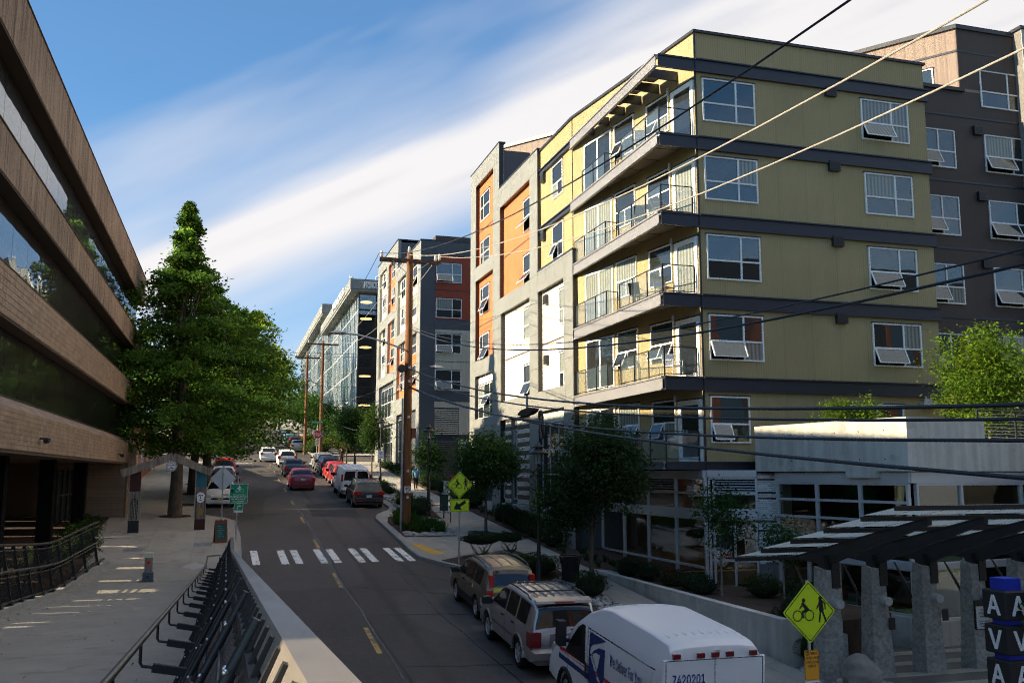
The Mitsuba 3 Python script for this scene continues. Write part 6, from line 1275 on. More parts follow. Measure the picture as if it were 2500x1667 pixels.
hoop = [(10.35, 51.3, z), (10.35, 51.3, z+.72), (10.42, 51.25, z+.84), (10.55, 51.2, z+.88), (11.35, 50.6, z+.88), (11.47, 50.5, z+.84), (11.52, 50.45, z+.72), (11.52, 50.45, z)]; part(t, 'hoop', MB().tube(hoop, .028, 8), black, smooth=50); part(t, 'crossbar', MB().tube([(10.35, 51.3, z+.5), (11.52, 50.45, z+.5)], .022, 8), black)
t = thing('bicycle_rack', 'white arched bicycle rack on the far right corner before the stop sign', 'bicycle rack'); z = float(zs(97.8)); part(t, 'hoop', MB().tube([(8.35+.36*math.cos(a)*-1, 97.8, z+.75+.36*math.sin(a)) for a in np.linspace(0, math.pi, 14)] + [(8.71, 97.8, z)], .05, 8).tube([(7.99, 97.8, z), (7.99, 97.8, z+.75)], .05, 8), whitep, smooth=50)
t = thing('guard_railing', 'black pipe railing on the pavement where a person stands', 'railing'); z = float(zs(95)); part(t, 'rail', MB().tube([(10.3, 95, z), (10.3, 95, z+1), (12, 95, z+1), (12, 95, z)], .03, 8).tube([(10.3, 95, z+.55), (12, 95, z+.55)], .025, 8), black)
for i, (x, y, w, h) in enumerate(((14.5, 62.4, 1.5, .75), (14.9, 65.4, 1.2, 1.0))):
    z = float(zs(y)); pl_ = obj('concrete_planter', MB().box(x-.5, x+.7, y-w/2, y+w/2, z, z+h), concw, ('low wide concrete planter under the coloured panels', 'taller narrow concrete planter farther up the path')[i], 'planter')
t = thing('panel_fence', 'dark lattice fence with small red, yellow and blue panels behind the square bush', 'fence'); z = float(zs(65)); fm = MB()
for u in np.arange(0, 3.2, .8): fm.bar((14.6+u*.6, 64-u*.3, z), (14.6+u*.6, 64-u*.3, z+2.1), .05)
for h in (.5, 1.2, 1.9): fm.bar((14.6, 64, z+h), (16.3, 63.15, z+h), .05)
part(t, 'frame', fm, black)
for i, (u, h, c) in enumerate(((.2, 1.3, (.6, .1, .03)), (.9, 1.75, (.05, .3, .6)), (1.4, 1.4, (.65, .12, .03)), (1.9, 1.55, (.7, .5, .03)), (2.6, .6, (.65, .1, .03)), (3.0, .7, (.65, .5, .05)))): part(t, 'coloured_panel', MB().bar((14.58+u*.6, 63.95-u*.3, z+h-.18), (14.58+u*.6, 63.95-u*.3, z+h+.2), .2, .03), pr(f'panel_colour_{i}', c, .5))
t = thing('sign_post', 'thin pale sign post between the tree trunks on the left pavement', 'sign post'); post(t, -1.8, 57, float(zs(57)), float(zs(57))+2.4, .035)
t = thing('utility_cover', 'rectangular metal utility cover in the pavement in front of the gateway', 'utility cover'); 
M0 = lambda x, y, w, h: MB().prism(sbox(x-w/2, y-h/2, x+w/2, y+h/2), .01, z=lambda a, b: zs(b)-.002)
part(t, 'lid', M0(-3.7, 43.2, .8, 1.0), galv); t = thing('utility_cover', 'grey utility cover beside the chalkboard stand', 'utility cover'); part(t, 'lid', M0(-.95, 44.2, .75, .9), galv)
t = thing('utility_cover', 'pale diamond shaped cover set in the ramp end', 'utility cover'); part(t, 'lid', MB().prism(Polygon([(-1.6, 38.6), (-1.15, 39.6), (-.7, 38.6), (-1.15, 37.7)]), .01, z=lambda a, b: zd(b)-.002), pr('pale_lid', (.36, .35, .33), .6))
# ---------- people ----------
def person(x, y, lab, top, legs, face=-1, pack=None, H=1.74, stride=.16):
    t = thing('person', lab, 'person'); z = float(zs(y)); J = {'pel': (0, 0, .94), 'wai': (0, 0, 1.08), 'che': (.0, .02, 1.30), 'nec': (0, .0, 1.47), 'hea': (.0, -.02, 1.62), 'crown': (0, -.005, 1.68), 'shl': (-.19, 0, 1.40), 'shr': (.19, 0, 1.40), 'ell': (-.25, .06, 1.13), 'elr': (.25, .03, 1.13), 'hal': (-.24, -.1, .93), 'har': (.23, -.14, .95), 'hil': (-.09, 0, .90), 'hir': (.09, 0, .90), 'knl': (-.1, -.10*face*0-.08, .50), 'knr': (.1, .03, .49), 'anl': (-.1, -stride, .08), 'anr': (.1, stride, .10), 'tol': (-.11, -stride-.17, .035), 'tor': (.11, stride-.16, .035)}
    Rr = dict(pel=.135, wai=.12, che=.145, nec=.055, hea=.095, crown=.09, shl=.07, shr=.07, ell=.045, elr=.045, hal=.035, har=.035, hil=.09, hir=.09, knl=.062, knr=.062, anl=.042, anr=.042, tol=.034, tor=.034)
    def hullset(bones):
        out = None
        for a, b in bones:
            pts = np.vstack([trimesh.creation.icosphere(1).vertices*Rr[k]+A(J[k]) for k in (a, b)]); m = Manifold.hull_points(pts.astype(np.float64)); out = m if out is None else out+m
        q = out.refine_to_length(.05).to_mesh(); tm = trimesh.Trimesh(q.vert_properties[:, :3], q.tri_verts, process=True); trimesh.smoothing.filter_taubin(tm, iterations=8); v = np.array(tm.vertices)*H/1.76
        v[:, 1] *= -face; v[:, 0] *= -face if face > 0 else 1; return v+A([x, y, z]), np.array(tm.faces)
    def Q(p): v = A(p, float)*H/1.76; v[..., 1] *= -face; return v+A([x, y, z])
    bk = part(t, 'body', hullset([('pel', 'wai'), ('wai', 'che'), ('che', 'nec'), ('nec', 'hea'), ('hea', 'crown'), ('che', 'shl'), ('che', 'shr'), ('shl', 'ell'), ('ell', 'hal'), ('shr', 'elr'), ('elr', 'har'), ('pel', 'hil'), ('pel', 'hir'), ('hil', 'knl'), ('knl', 'anl'), ('anl', 'tol'), ('hir', 'knr'), ('knr', 'anr'), ('anr', 'tor')]), skin, smooth=True)
    for k in Rr: Rr[k] *= 1.14 if k not in ('nec',) else 1.0
    part(t, 'jacket', hullset([('pel', 'wai'), ('wai', 'che'), ('che', 'shl'), ('che', 'shr'), ('shl', 'ell'), ('shr', 'elr')]), top, smooth=True); part(t, 'trousers', hullset([('pel', 'hil'), ('pel', 'hir'), ('hil', 'knl'), ('knl', 'anl'), ('hir', 'knr'), ('knr', 'anr')]), legs, smooth=True)
    part(t, 'hair', MB().sph(Q((0, .02, 1.67)), (.10, .105, .095), 2), blackm, smooth=True)
    for s in ('l', 'r'): part(t, 'shoe', MB().hull([Q(A(J['an'+s])+A([a*.05, .04, -.07])) for a in (-1, 1)]+[Q(A(J['to'+s])+A([a*.045, -.06, -.03])) for a in (-1, 1)]+[Q(A(J['an'+s])+A([a*.045, 0, .03])) for a in (-1, 1)]), black)
    for s, k in ((-1, 'hal'), (1, 'har')):
        hm = MB()
        for i in range(4): q = A(J[k])+A([(i-1.5)*.018*1, -.01, 0]); hm.tube([Q(q), Q(q+A([0, -.02, -.05])), Q(q+A([0, -.0, -.085+.01*abs(i-1.5)]))], .009, 6)
        q = A(J[k]); hm.tube([Q(q+A([-s*.03, -.02, .01])), Q(q+A([-s*.045, -.04, -.03]))], .009, 6); part(bk, 'fingers', hm, skin)
    if pack: part(t, 'backpack', MB().hull([Q((a*.15, .16+b*.12, 1.10+c*.24)) for a in (-1, 1) for b in (0, 1) for c in (-1, 1)]), pack)
person(10.75, 96.4, 'person in dark clothes with a brown backpack standing by the far railing', pr('dark_jacket', (.02, .022, .028), .9), 'mat_dark_jacket', 1, pr('brown_pack', (.10, .05, .025), .9))
person(13.2, 69.4, 'person in a pale blue top walking on the path behind the wooden pole', pr('pale_blue_top', (.12, .32, .45), .9), pr('dark_trousers', (.02, .02, .025), .9), -1)
t = thing('gull', 'white gull standing on the roof edge of the glass office building', 'bird'); part(t, 'body', MB().sph((13.9, 118.2, 24.62), (.30, .16, .15), 2).sph((13.65, 118.2, 24.82), (.10, .09, .09), 1), white, smooth=True); part(t, 'legs', MB().bar((13.88, 118.15, 24.4), (13.88, 118.15, 24.5), .02).bar((13.95, 118.25, 24.4), (13.95, 118.25, 24.5), .02), orangs); part(t, 'beak', MB().hull([(13.57, 118.2, 24.83), (13.57, 118.23, 24.80), (13.57, 118.17, 24.80), (13.46, 118.2, 24.79)]), orangs)
# ---------- vegetation ----------
def leaf_mesh(C, size, rng, cols, droop=.3, wid=.55, up=None, tri=False):
    """many pointed leaf faces at the points C; cols: (n, 3) tints"""
    n = len(C); nn = rng.normal(0, .62, (n, 3)); nn[:, 2] += 1-droop*0; nn /= np.linalg.norm(nn, axis=1, keepdims=True)
    a = rng.normal(0, 1, (n, 3)); a -= nn*(a*nn).sum(1, keepdims=True); a /= np.linalg.norm(a, axis=1, keepdims=True)+1e-9; b = np.cross(nn, a)
    L = (size*rng.uniform(.6, 1.35, n))[:, None]
    p0 = C-a*L*.5; p1 = C+b*L*wid*.5+nn*L*.08; p2 = C+a*L*.5; p3 = C-b*L*wid*.5+nn*L*.08
    v = np.stack([p0, p1, p2, p3], 1).reshape(-1, 3); i = np.arange(n)[:, None]*4
    f = np.vstack([i+[0, 1, 2], i+[0, 2, 3]]); return v, f, np.repeat(cols, 4, 0)
def tints(n, base, rng, var=.28, yel=.0):
    k = np.exp(rng.normal(0, var, (n, 1))); c = A(base)[None]*k; y = rng.random((n, 1)) < yel; return np.clip(np.where(y, c*[1.9, 1.5, .9], c), .004, .75)
def put_leaves(P, name, data, label=None): return part(P, name, {**mikit.ply((data[0], data[1]), leafm, smooth=False, color=data[2])}, None, label=label, kind=None)
def clumps(rng, env, n, per, spread):
    """leaf points in n twig clumps filling the envelope env(rng, n) -> points"""
    c = env(rng, n); p = np.repeat(c, per, 0)+rng.normal(0, 1, (n*per, 3))*np.repeat(spread*rng.uniform(.6, 1.3, n), per)[:, None]*A([1, 1, .72]); return p, c
def shell(rng, n, R, fill=.45):
    d = rng.normal(0, 1, (n, 3)); d /= np.linalg.norm(d, axis=1, keepdims=True); r = 1-rng.random(n)**1.6*fill*1.5; return d*np.clip(r, .15, 1)[:, None]*A(R)
def limbs(P, base, tops, r0, rng, mat, trunk_top, n=9):
    m = MB(); b, tt = A(base), A(trunk_top); pts = [b+(tt-b)*s+A([rng.normal(0, .04), rng.normal(0, .04), 0])*r0*6*math.sin(s*3) for s in np.linspace(0, 1, 8)]; m.tube(pts, np.r_[r0*1.35, np.linspace(r0*1.05, r0*.35, 7)], 10); k = part(P, 'trunk', m, mat, smooth=50)
    lm = MB(); idx = rng.choice(len(tops), min(n, len(tops)), replace=False)
    for i in idx:
        s = rng.uniform(.35, .95); a = b+(tt-b)*s; e = tops[i]; mid = (a+e)/2+A([0, 0, rng.uniform(.0, .25)*np.linalg.norm(e-a)]); lm.tube([a, mid, e], [r0*.38*(1.15-s), r0*.22*(1.2-s), r0*.05], 6)
    part(P, 'limbs', lm, mat, smooth=50)
def broadleaf(name, lab, x, y, z, H, ch, R, seed, n, per, size, col, yel=.05, mat=None, group=None, r0=None, cat='tree', spread=.3, lobes=6, top=None):
    """crown = several irregular lobes; ch = height of the crown's foot"""
    rng = np.random.default_rng(seed); t = thing(name, lab, cat, group); cz_ = z+(H+ch)/2; hz = (H-ch)/2
    L = []
    for i in range(lobes):
        a = i*2*np.pi/lobes+rng.uniform(-.4, .4); q = rng.uniform(.25, .55); L.append((A([x+R*q*math.cos(a), y+R*q*math.sin(a), cz_+hz*rng.uniform(-.45, .5)]), A([R*.62, R*.62, hz*.55])*rng.uniform(.8, 1.1)))
    L.append((A([x, y, cz_+hz*.35]), A([R*.6, R*.6, hz*.65])))
    if top is not None: L.append((A([x+top[0], y, z+H*.88]), A([R*.3, R*.3, hz*.35])))
    def env(rg, m): w = rg.integers(0, len(L), m); return np.vstack([L[j][0]+shell(rg, 1, L[j][1])[0] for j in w])
    p, c = clumps(rng, env, n, per, spread); ct = tints(n, col, rng, .22, yel); cols = np.clip(np.repeat(ct, per, 0)*np.exp(rng.normal(0, .2, (n*per, 1))), .003, .8)
    limbs(t, (x, y, z-.05), c, r0 or H*.018, rng, mat or bark, (x, y, z+H*.72), 12); put_leaves(t, 'crown', leaf_mesh(p, size, rng, cols)); return t
def conical(name, lab, x, y, z, H, R, seed, n, per, size, col, yel, foot=.2, group=None, r0=.3, spread=.35, profile=None, lean=0.):
    rng = np.random.default_rng(seed); t = thing(name, lab, 'tree', group); prof = profile or (lambda s: (1-s)**.75*(1-.9*np.clip((.10-s)/.10, 0, 1))*(1+.0*s))
    nb = int(n/9); c = []
    for i in range(nb):                                  # branches with sprays of clumps
        s = rng.random()**.95; a = rng.uniform(0, 2*np.pi); rad = R*prof(s)*rng.uniform(.5, 1.22); z0 = z+H*(foot+(1-foot)*s); x1, y1 = x+lean*(.35+.65*math.sin(min(1, s*1.6)*1.57)), y
        for q in np.linspace(.14, 1, 9): c.append((x1+rad*q*math.cos(a+.15*q), y1+rad*q*math.sin(a+.15*q), z0+.16*rad*q-.22*rad*q*q+rng.normal(0, .1)))
    c = A(c); rr_ = np.hypot(c[:, 0]-x, c[:, 1]-y); sp_ = spread*np.clip(.42+(z+H-c[:, 2])/(H*.5)-.12, .26, 1); p = np.repeat(c, per, 0)+rng.normal(0, 1, (len(c)*per, 3))*np.repeat(sp_, per)[:, None]*A([1, 1, .42]); ct = tints(len(c), col, rng, .18, yel)*np.repeat(np.exp(rng.normal(0, .42, (nb, 1))), 9, 0); cols = np.clip(np.repeat(ct, per, 0)*np.exp(rng.normal(0, .22, (len(p), 1))), .003, .8)
    limbs(t, (x, y, z-.05), c, r0, rng, bark, (x, y, z+H*.9), 30); put_leaves(t, 'crown', leaf_mesh(p, size, rng, cols)); return t
GR, GD, GY = (.085, .165, .030), (.034, .07, .024), (.17, .25, .03)
def lt_profile(s): return np.interp(s, [0, .08, .25, .42, .55, .63, .69, .76, .86, .94, 1], [.65, .98, 1.08, 1.0, .80, .58, .37, .25, .16, .08, .0])
conical('street_tree', 'tall pointed leafy tree beside the brown office, largest tree in view', -2.73, 54.9, float(zs(54.9)), 17.3, 4.9, 11, 1500, 40, .24, GR, .12, .19, 'street trees on the left pavement', .30, .36, lt_profile)
conical('street_tree', 'broad leafy tree with second peak, right behind the tall pointed tree', -1.4, 64.0, float(zs(64)), 13.6, 5.0, 12, 1900, 22, .23, GR, .12, .20, 'street trees on the left pavement', .28, .45, lambda s: np.interp(s, [0, .15, .5, .75, .9, 1], [.7, 1, .95, .6, .3, .05]))
conical('street_tree', 'leafy tree overhanging the road behind the second peak', -2.3, 67.4, float(zs(67.4)), 12.5, 5.6, 13, 1500, 20, .25, GR, .15, .24, 'street trees on the left pavement', .28, .5, lambda s: np.interp(s, [0, .15, .5, .8, 1], [.8, 1, .9, .5, .08]), 2.4)
conical('street_tree', 'sunlit yellow green tree farther along the left kerb', -1.8, 86, float(zs(86)), 12.5, 5.0, 14, 1300, 18, .28, (.09, .17, .025), .25, .22, 'street trees on the left pavement', .26, .5, lambda s: np.interp(s, [0, .2, .5, .8, 1], [.8, 1, .9, .55, .1]))
for i, (x, y, H, R, c) in enumerate(((-2.0, 124, 17.5, 5.6, (.21, .29, .03)), (-2.5, 134, 15, 5.5, GY), (-3, 150, 15, 6, (.1, .18, .03)), (1.5, 205, 17, 8, (.1, .18, .03)), (10, 212, 16, 7, GY), (-7, 190, 17, 8, GY), (7, 240, 20, 9, GR), (-14, 160, 17, 7, GR))):
    conical('far_tree', ('first sunlit tree beyond the junction on the left', 'second sunlit tree beyond the junction on the left', 'third tree up the left side of the hill', 'tree closing the top of the street', 'tree at the hilltop on the right side of the street', 'broad tree high on the left hillside', 'tall dark tree closing the hilltop', 'dark tree behind the left hillside houses')[i], x, y, float(zs(y)), H, R, 30+i, 620, 16, .45, c, .2, .16, None, .25, .8, lean=4.6 if i == 0 else 0, profile= lambda s: np.interp(s, [0, .2, .5, .8, 1], [.8, 1, .92, .6, .1]))
for i, (x, y, H, R) in enumerate(((11.2, 121, 6.5, 2.4), (11.2, 130, 7, 2.6), (11.2, 141, 7.5, 2.8), (11.2, 153, 8, 3), (11.2, 167, 8.5, 3.2))):
    broadleaf('far_street_tree', ('young tree nearest behind the stop sign', 'second young tree up the far right pavement', 'third young tree up the far right pavement', 'fourth young tree up the far right pavement', 'last young tree up the far right pavement')[i], x, y, float(zs(y)), H, 2.2, R, 50+i, 260, 14, .34, (.06, .13, .03), .15, r0=.09, spread=.38)
# right hand street trees
broadleaf('round_tree', 'dark round crowned tree nearest the viewer, behind the silver car', 12.25, 31.5, float(zs(31.5)), 5.95, 1.5, 1.95, 61, 820, 34, .135, (.042, .078, .03), .08, bark, None, .085, spread=.21, lobes=7)
broadleaf('round_tree', 'round green tree behind the cyclist and walker sign', 12.35, 46.2, float(zs(46.2)), 5.0, 1.3, 1.95, 62, 640, 30, .15, (.055, .115, .035), .06, bark, None, .07, spread=.25, lobes=7)
broadleaf('slender_tree', 'narrow dark green tree just right of the wooden pole', 12.3, 60, float(zs(60)), 4.9, 1.2, .95, 63, 220, 18, .16, (.042, .09, .03), .05, bark, None, .05, spread=.25, lobes=4)
broadleaf('slender_tree', 'leafy tree left of the wooden pole beside the parked row', 10.9, 87, float(zs(87)), 6.0, 1.5, 2.1, 64, 420, 18, .2, (.045, .095, .028), .1, bark, None, .08, spread=.32, lobes=6)
broadleaf('slender_tree', 'leafy tree with yellow tips beside the red building entrance', 11.3, 79, float(zs(79)), 6.2, 1.5, 1.5, 65, 340, 18, .18, (.05, .10, .028), .18, bark, None, .07, spread=.3, lobes=5)
broadleaf('slender_tree', 'tree on the corner before the junction behind the standing person', 11.3, 97, float(zs(97)), 5.6, 1.5, 1.9, 66, 300, 16, .22, (.05, .11, .03), .12, bark, None, .08, spread=.34, lobes=5)
# small maples by the storefront and by the cube sign
broadleaf('maple', 'slender small maple in front of the storefront corner', 15.3, 27.9, -3.9, 3.7, .9, .95, 71, 170, 14, .115, (.035, .085, .028), .08, bark2, None, .035, spread=.17, lobes=6)
broadleaf('maple', 'low leaning maple in front of the white brick pier', 16.0, 25.4, -3.9, 2.7, .8, .9, 72, 110, 14, .115, (.032, .08, .028), .10, bark2, None, .03, spread=.16, lobes=5)
broadleaf('maple', 'maple with reddish tips reaching in from the right edge before the cube sign', 15.7, 14.9, -5.0, 3.6, 1.8, .85, 73, 170, 14, .10, (.03, .065, .026), .10, bark2, None, .04, spread=.15, lobes=6)
# terrace bushes
broadleaf('terrace_bush', 'sunlit bush rising behind the concrete planter wall', 21.0, 28.4, .7, 2.1, .1, 1.25, 74, 380, 18, .10, (.10, .17, .025), .12, bark2, None, .03, 'bush', .15, 6)
broadleaf('terrace_bush', 'large sunlit bush beside the cable railing at the right edge', 25.6, 27.2, .7, 4.4, .1, 1.9, 75, 900, 20, .12, (.10, .18, .022), .12, bark2, None, .05, 'bush', .2, 8)
broadleaf('terrace_bush', 'low bright shrub behind the cable railing wires', 23.3, 25.6, .7, 1.35, .0, .7, 76, 140, 16, .10, (.13, .21, .022), .2, bark2, None, .02, 'bush', .14, 5)
# clipped shrubs
def shrub(lab, x, y, z, R, h, seed, col, n=None, size=.07, stem=0., yel=.04, name='shrub', group=None, rough=.17):
    rng = np.random.default_rng(seed); t = thing(name, lab, 'shrub', group); n = n or int(900*R*R/.25); d = rng.normal(0, 1, (n, 3)); d /= np.linalg.norm(d, axis=1, keepdims=True); d[:, 2] = np.where(d[:, 2] < -.35, -d[:, 2], d[:, 2])
    k = 1+rough*(nnoise(d*3.2+seed, seed)-.5)*4; p = A([x, y, z+stem+h*.45])+d*A([R, R, h*.55])*k[:, None]*(1-rng.random((n, 1))**3*.3); cols = tints(n, col, rng, .3, yel)
    put_leaves(t, 'foliage', leaf_mesh(p, size, rng, cols, droop=0))
    core = trimesh.creation.icosphere(2); v = np.array(core.vertices)*A([R, R, h*.5])*.80+A([x, y, z+stem+h*.45]); part(t, 'twigs', (v, np.array(core.faces)), shrubcore, smooth=True)  # solid dark core filling the shrub behind its leaves
    sm = MB()
    for i in range(7 if stem > .2 else 3):
        a = i*6.28/7+rng.uniform(-.3, .3); e = A([x+R*.55*math.cos(a), y+R*.55*math.sin(a), z+stem+h*.2]); q = A([x+rng.normal(0, .06), y+rng.normal(0, .06), z-.05]); sm.tube([q, (q+e)/2+A([rng.normal(0, .1), rng.normal(0, .1), .0]), e], [.03, .022, .012], 6)
    part(t, 'stems', sm, bark); return t
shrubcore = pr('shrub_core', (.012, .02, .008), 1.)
shrub('flat topped clipped bush on bare twisted stems beside the crosswalk sign', 10.2, 38.9, float(zs(38.9)), .92, .52, 81, (.018, .042, .016), 3400, .06, .52, name='topiary_bush'); shrub('smaller clipped bush on stems right of the flat topped one', 11.75, 40.0, float(zs(40)), .66, .48, 82, (.018, .042, .016), 2200, .06, .42, name='topiary_bush')
shrub('low mounded green shrub behind the brown crossover', 10.3, 34.9, float(zs(34.9)), 1.0, .75, 83, (.035, .075, .02), 4200, .06, name='mounded_shrub'); shrub('second mounded shrub beside the near street lamp', 11.2, 34.6, float(zs(34.6)), .95, .8, 84, (.035, .075, .02), 3800, .06, name='mounded_shrub'); shrub('small mounded shrub left of the mounds', 9.9, 36.6, float(zs(36.6)), .7, .55, 85, (.038, .08, .02), 2400, .06, name='mounded_shrub')
shrub('round dark bush at the foot of the near round tree', 11.75, 30.4, float(zs(30.4)), .62, .85, 86, (.03, .06, .022), 2400, .06, name='mounded_shrub')
for i in range(7): shrub(('hedge bush nearest the near round tree', 'second bush of the clipped hedge row', 'third bush of the clipped hedge row', 'fourth bush of the clipped hedge row', 'fifth bush of the clipped hedge row', 'sixth bush of the clipped hedge row', 'hedge bush farthest up the path')[i], 14.15+.06*i, 41.2+1.55*i, float(zs(41.2+1.55*i)), .62, 1.05, 90+i, (.026, .055, .02), 1800, .07, name='hedge_bush', group='clipped hedge along the path')
for i, (x, y, R, h, c) in enumerate(((14.7, 34.0, .55, .75, (.03, .06, .026)), (14.9, 32.6, .5, .65, (.036, .066, .03)), (15.1, 31.0, .6, .6, (.085, .055, .022)), (15.2, 29.6, .62, .62, (.034, .06, .03)), (15.0, 28.6, .5, .5, (.04, .07, .04)), (16.4, 27.2, .62, .75, (.045, .085, .025)), (16.9, 26.0, .6, .7, (.03, .065, .026)), (15.9, 24.2, .6, .6, (.03, .06, .03)))):
    shrub(('tallest shrub at the far end of the storefront bed', 'second shrub of the storefront bed', 'reddish shrub in the middle of the storefront bed', 'grey green rounded shrub over the low wall', 'low grey shrub at the wall top', 'dense green shrub by the shop door', 'dark shrub beside the white brick pier', 'low shrub at the near end of the storefront bed')[i], x, y, -3.9, R, h, 110+i, c, int(2200*R), .065, name='storefront_shrub', rough=.2)
shrub('bright clipped hedge block beside the first concrete pillar', 14.75, 21.95, -4.95, .55, 1.0, 120, (.04, .10, .022), 3000, .05, name='entrance_hedge'); shrub('grey green shrub at the end of the low wall', 14.7, 23.1, -4.5, .5, 1.1, 121, (.035, .06, .035), 1800, .06, name='entrance_hedge')
for i, (x, y, R) in enumerate(((10.4, 58.5, .7), (10.9, 61, .6), (10.7, 55.0, .75), (11.1, 57, .6), (10.5, 65.5, .6), (10.8, 70, .6), (10.3, 53.4, .8), (10.6, 77, .5), (10.7, 84, .5))):
    shrub(f"{('large', 'dark', 'rounded', 'small', 'low', 'last', 'flat topped', 'far', 'farthest')[i]} juniper like shrub in the kerbside bed beside the parked row", x, y, float(zs(y)), R, R*1.15, 130+i, (.03, .06, .024), int(1900*R), .08, name='kerb_shrub', rough=.25)
for i, y in enumerate((57, 61, 66, 69, 72, 75, 79, 83, 87, 91)):
    shrub(f"{('first', 'second', 'third', 'fourth', 'fifth', 'sixth', 'seventh', 'eighth', 'ninth', 'tenth')[i]} leafy shrub from the near end of the bed along the building foot", 14.4+.1*(i % 3), y, float(zs(y)), .75, 1.3-.06*i, 150+i, (.034, .075, .024), 1300, .10, name='foot_shrub', rough=.3)
for i, (x, y, c) in enumerate(((10.8, 118.5, (.10, .15, .02)), (11, 123, (.16, .17, .02)), (11, 128, (.10, .16, .025)), (11, 134, (.14, .2, .02)), (14.2, 119, (.2, .15, .02)), (14.2, 124, (.18, .17, .02)), (14.2, 130, (.2, .13, .02)), (14.2, 137, (.15, .17, .02)), (11, 142, (.1, .17, .02)), (14.2, 146, (.17, .17, .02)), (9.9, 116.5, (.06, .12, .02)), (9.6, 119.5, (.07, .13, .02)))):
    shrub(f"{('first', 'second', 'third', 'fourth', 'yellow first', 'yellow second', 'orange tinted', 'yellow fourth', 'fifth', 'yellow last', 'dark green corner', 'dark green second corner')[i]} sunlit shrub along the pavement beyond the junction", x, y, float(zs(y)), 1.2, 1.5, 170+i, c, 700, .2, name='hillside_shrub', rough=.25)
for i, (x, y, R, h) in enumerate(((-5.6, 41.5, .8, .8), (-5.9, 43.5, .8, .9), (-6.1, 46, .8, .9), (-6.4, 49, .8, .8), (-6.3, 39, .9, .9))): shrub(f"{('first', 'second', 'third', 'last', 'nearest')[i]} shrub of the bed behind the left ramp fence", x, y, float(zs(y)), R, h, 190+i, (.045, .09, .022), 1500, .09, name='ramp_shrub', rough=.2)
# grass tufts round the pole
def tufts(name, lab, poly, n, L, seed, col):
    rng = np.random.default_rng(seed); x0, y0, x1, y1 = poly.bounds; pts = []
    while len(pts) < n:
        q = (rng.uniform(x0, x1), rng.uniform(y0, y1))
        if poly.contains(Point(q)): pts.append(q)
    V, Fc, Cc = [], [], []; k = 0
    for (x, y) in pts:
        z = float(zs(y))+.03
        for j in range(26):
            a = rng.uniform(0, 6.28); l = L*rng.uniform(.6, 1.2); o = rng.uniform(.25, .8)*l; w = .012; c, s = math.cos(a), math.sin(a); b = A([x+.05*c, y+.05*s, z]); m = b+A([o*.45*c, o*.45*s, l*.62]); e = b+A([o*c, o*s, l*.72-.25*o]); sd = A([-s, c, 0])*w
            V += [b-sd, b+sd, m-sd, m+sd, e]; Fc += [[k, k+1, k+3], [k, k+3, k+2], [k+2, k+3, k+4]]; k += 5; Cc += [A(col)*rng.uniform(.6, 1.4)]*5
    kk = numbered(name); scene[kk] = mikit.ply((A(V), A(Fc)), leafm, smooth=False, color=np.clip(A(Cc), 0, 1)); labels[kk] = {'label': lab, 'category': 'grass', 'kind': 'stuff'}
tufts('ornamental_grass', 'arching green grass clumps around the foot of the wooden pole', bedP['bed_pole'].buffer(-.25), 100, .75, 5, (.05, .11, .025))
tufts('ornamental_grass', 'small ground cover plants along the pavement bed', Polygon([(13.95, 36), (15, 35), (15.1, 56), (14.2, 56)]), 60, .4, 6, (.04, .07, .025))
tufts('terrace_grass', 'bright ornamental grass behind the cable railing', Polygon([(22.4, 24.7), (30, 25.9), (30, 26.9), (22.4, 25.6)]), 0, .6, 7, (.12, .19, .03)) if False else None
def stones(name, lab, poly, n, size, seed, zf, flat=.6):
    rng = np.random.default_rng(seed); x0, y0, x1, y1 = poly.bounds; ico = trimesh.creation.icosphere(1); iv, fi = np.array(ico.vertices), np.array(ico.faces); V, F_ = [], []; k = 0
    while k < n:
        x, y = rng.uniform(x0, x1), rng.uniform(y0, y1)
        if not poly.contains(Point(x, y)): continue
        r = size*rng.lognormal(0, .38); s = A([r, r*rng.uniform(.6, 1), r*flat*rng.uniform(.6, 1)]); v = (iv*s*(1+.14*rng.normal(0, 1, (len(iv), 1))))@rot_z(rng.uniform(0, 6.3)).T+A([x, y, float(zf(y))+r*.25]); V.append(v); F_.append(fi+len(iv)*k); k += 1
    kk = numbered(name); scene[kk] = mikit.ply((np.vstack(V), np.vstack(F_)), stone, smooth=40); labels[kk] = {'label': lab, 'category': 'stones', 'kind': 'stuff'}
zb_ = lambda y: zs(y)+.03
stones('river_stones', 'pale river stones along the front of the grass bed', Polygon([(8.2, 45.3), (10.6, 45.3), (10.8, 47.6), (9.8, 47.2), (9.6, 46.1), (8.2, 46)]), 260, .09, 1, zb_); stones('river_stones', 'pale river stones between kerb and path beside the parked row', Polygon([(9.9, 56.5), (11.3, 55), (11.6, 64), (10, 66)]), 420, .11, 2, zb_)
stones('river_stones', 'grey pebbles around the first concrete pillar and amber sign', Polygon([(13.75, 17.5), (14.2, 17.2), (15.4, 19.6), (15.2, 22), (13.9, 22.1)]), 1500, .045, 3, lambda y: -4.95+0*y); stones('river_stones', 'dark pebbles in the bed behind the near cars', Polygon([(11.3, 28), (12.2, 26), (12.2, 34), (11.5, 33.5)]), 420, .06, 4, zb_)
stones('river_stones', 'pebbles at the edge of the topiary bed', Polygon([(9.3, 38), (10.2, 39.4), (12, 40.6), (12.2, 39), (10.5, 37.6)]), 260, .06, 8, zb_)
fl = Polygon([(13.6, 16.3), (14.2, 17.2), (13.75, 17.6), (13.4, 17.2)])
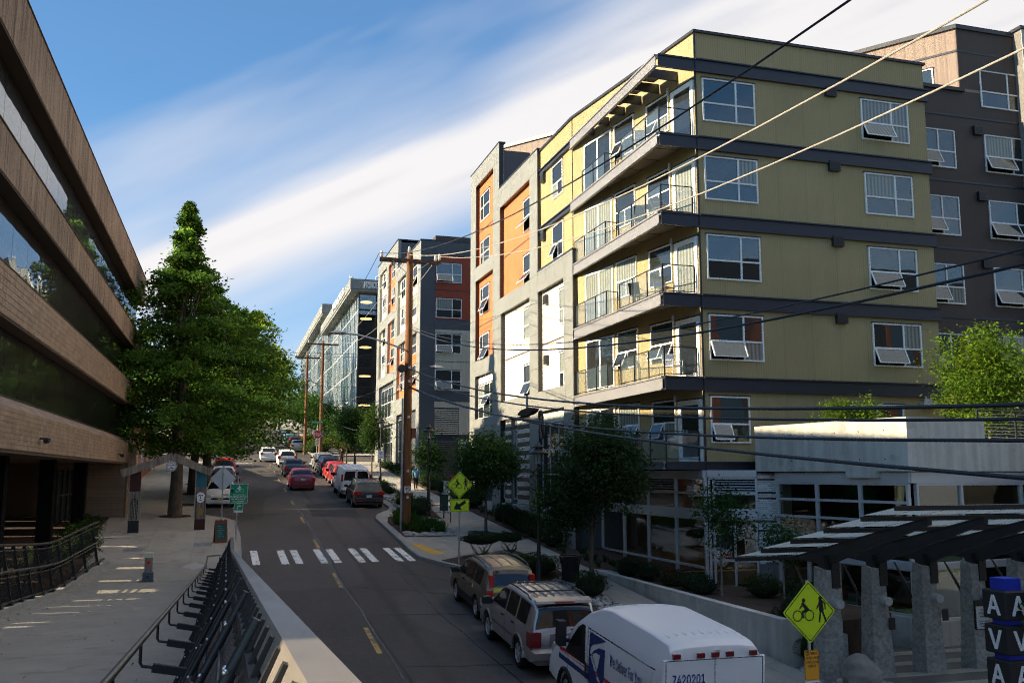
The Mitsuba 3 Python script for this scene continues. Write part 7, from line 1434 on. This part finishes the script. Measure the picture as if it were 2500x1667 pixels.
# boulder
bo = trimesh.creation.icosphere(4); v = np.array(bo.vertices); v = v*(1+.95*(nfbm(v*1.1+4, 5, 3)-.5)[:, None]-.12*np.abs(nfbm(v*2.3+9, 3, 6)-.5)[:, None])*A([.46, .42, .40]); v[:, 2] = np.maximum(v[:, 2], -.3); obj('boulder', (v+A([14.25, 19.55, -4.62]), np.array(bo.faces)), boulderm, 'rounded grey boulder between the first two concrete pillars', 'boulder', smooth=True)
obj('concrete_block', MB().box(14.75, 14.98, 21.0, 21.3, -4.95, -3.95), concd, 'short square concrete block beside the boulder', 'block')
# dead leaves on the ramp and the pavement corner
rng = np.random.default_rng(77); P3 = [(rng.uniform(-5+.6*0, -4.4), y, float(zd(y))+.012) for y in rng.uniform(18, 38, 160)]; P3 = [(xl(y)+abs(rng.normal(0, .25))+.03, y, z) for _, y, z in P3]+[(x, y, float(zd(y))+.012) for x, y in zip(rng.uniform(-4, -.6, 60), rng.uniform(6, 36, 60))]
lf = leaf_mesh(A(P3), .07, rng, np.tile(A([[.11, .06, .03]]), (len(P3), 1))*rng.uniform(.5, 1.4, (len(P3), 1))); lf[0][:, 2] = np.repeat(A(P3)[:, 2], 4)+rng.uniform(0, .01, len(lf[0])); kk = numbered('fallen_leaves'); scene[kk] = mikit.ply((lf[0], lf[1]), leafm, color=lf[2]); labels[kk] = {'label': 'dead brown leaves along the ramp kerb', 'category': 'leaves', 'kind': 'stuff'}
# balcony furniture
def chair(x, y, z, a, mat, lab):
    t = thing('balcony_chair', lab, 'chair'); R = rot_z(a); Q = lambda p: tuple(R@A(p)+A([x, y, z])); part(t, 'seat', MB().bar(Q((0, -.22, .43)), Q((0, .22, .43)), .46, .035), mat); part(t, 'backrest', MB().bar(Q((0, .22, .45)), Q((0, .34, .92)), .46, .03, up=(0, 1, 0)), mat)
    for s in (-1, 1): part(t, 'leg', MB().tube([Q((s*.24, -.24, 0)), Q((s*.24, -.24, .64)), Q((s*.24, .26, .66))], .018, 6), mat); part(t, 'leg', MB().tube([Q((s*.24, .28, 0)), Q((s*.24, .24, .45))], .018, 6), mat)
chm = pr('chair_brown', (.13, .11, .09), .6)
chair(15.45, 31.9, 9.6, .5, chm, 'brown chair on the balcony one level below the top balcony'); chair(15.3, 33.6, 9.6, 2.6, blackm, 'black chair by a small table on the second highest balcony'); chair(15.6, 32.2, 6.58, .4, chm, 'brown armchair on the third highest balcony corner'); chair(15.3, 34.0, 6.58, 2.2, black, 'dark metal chair farther back on the third highest balcony'); chair(15.35, 33.4, 12.63, 2.4, whitep, 'white chair on the top balcony'); chair(15.6, 31.6, 3.52, .3, whitep, 'pale chair by the door of the fourth balcony')
t = thing('balcony_table', 'small round table on the second highest balcony', 'table'); part(t, 'top', MB().lathe([(0, .72), (.36, .72), (.36, .75), (0, .75)], (15.35, 32.8, 9.6), 18), blackm); part(t, 'leg', MB().lathe([(.22, 0), (.22, .02), (.03, .04), (.03, .72)], (15.35, 32.8, 9.6), 10), black)
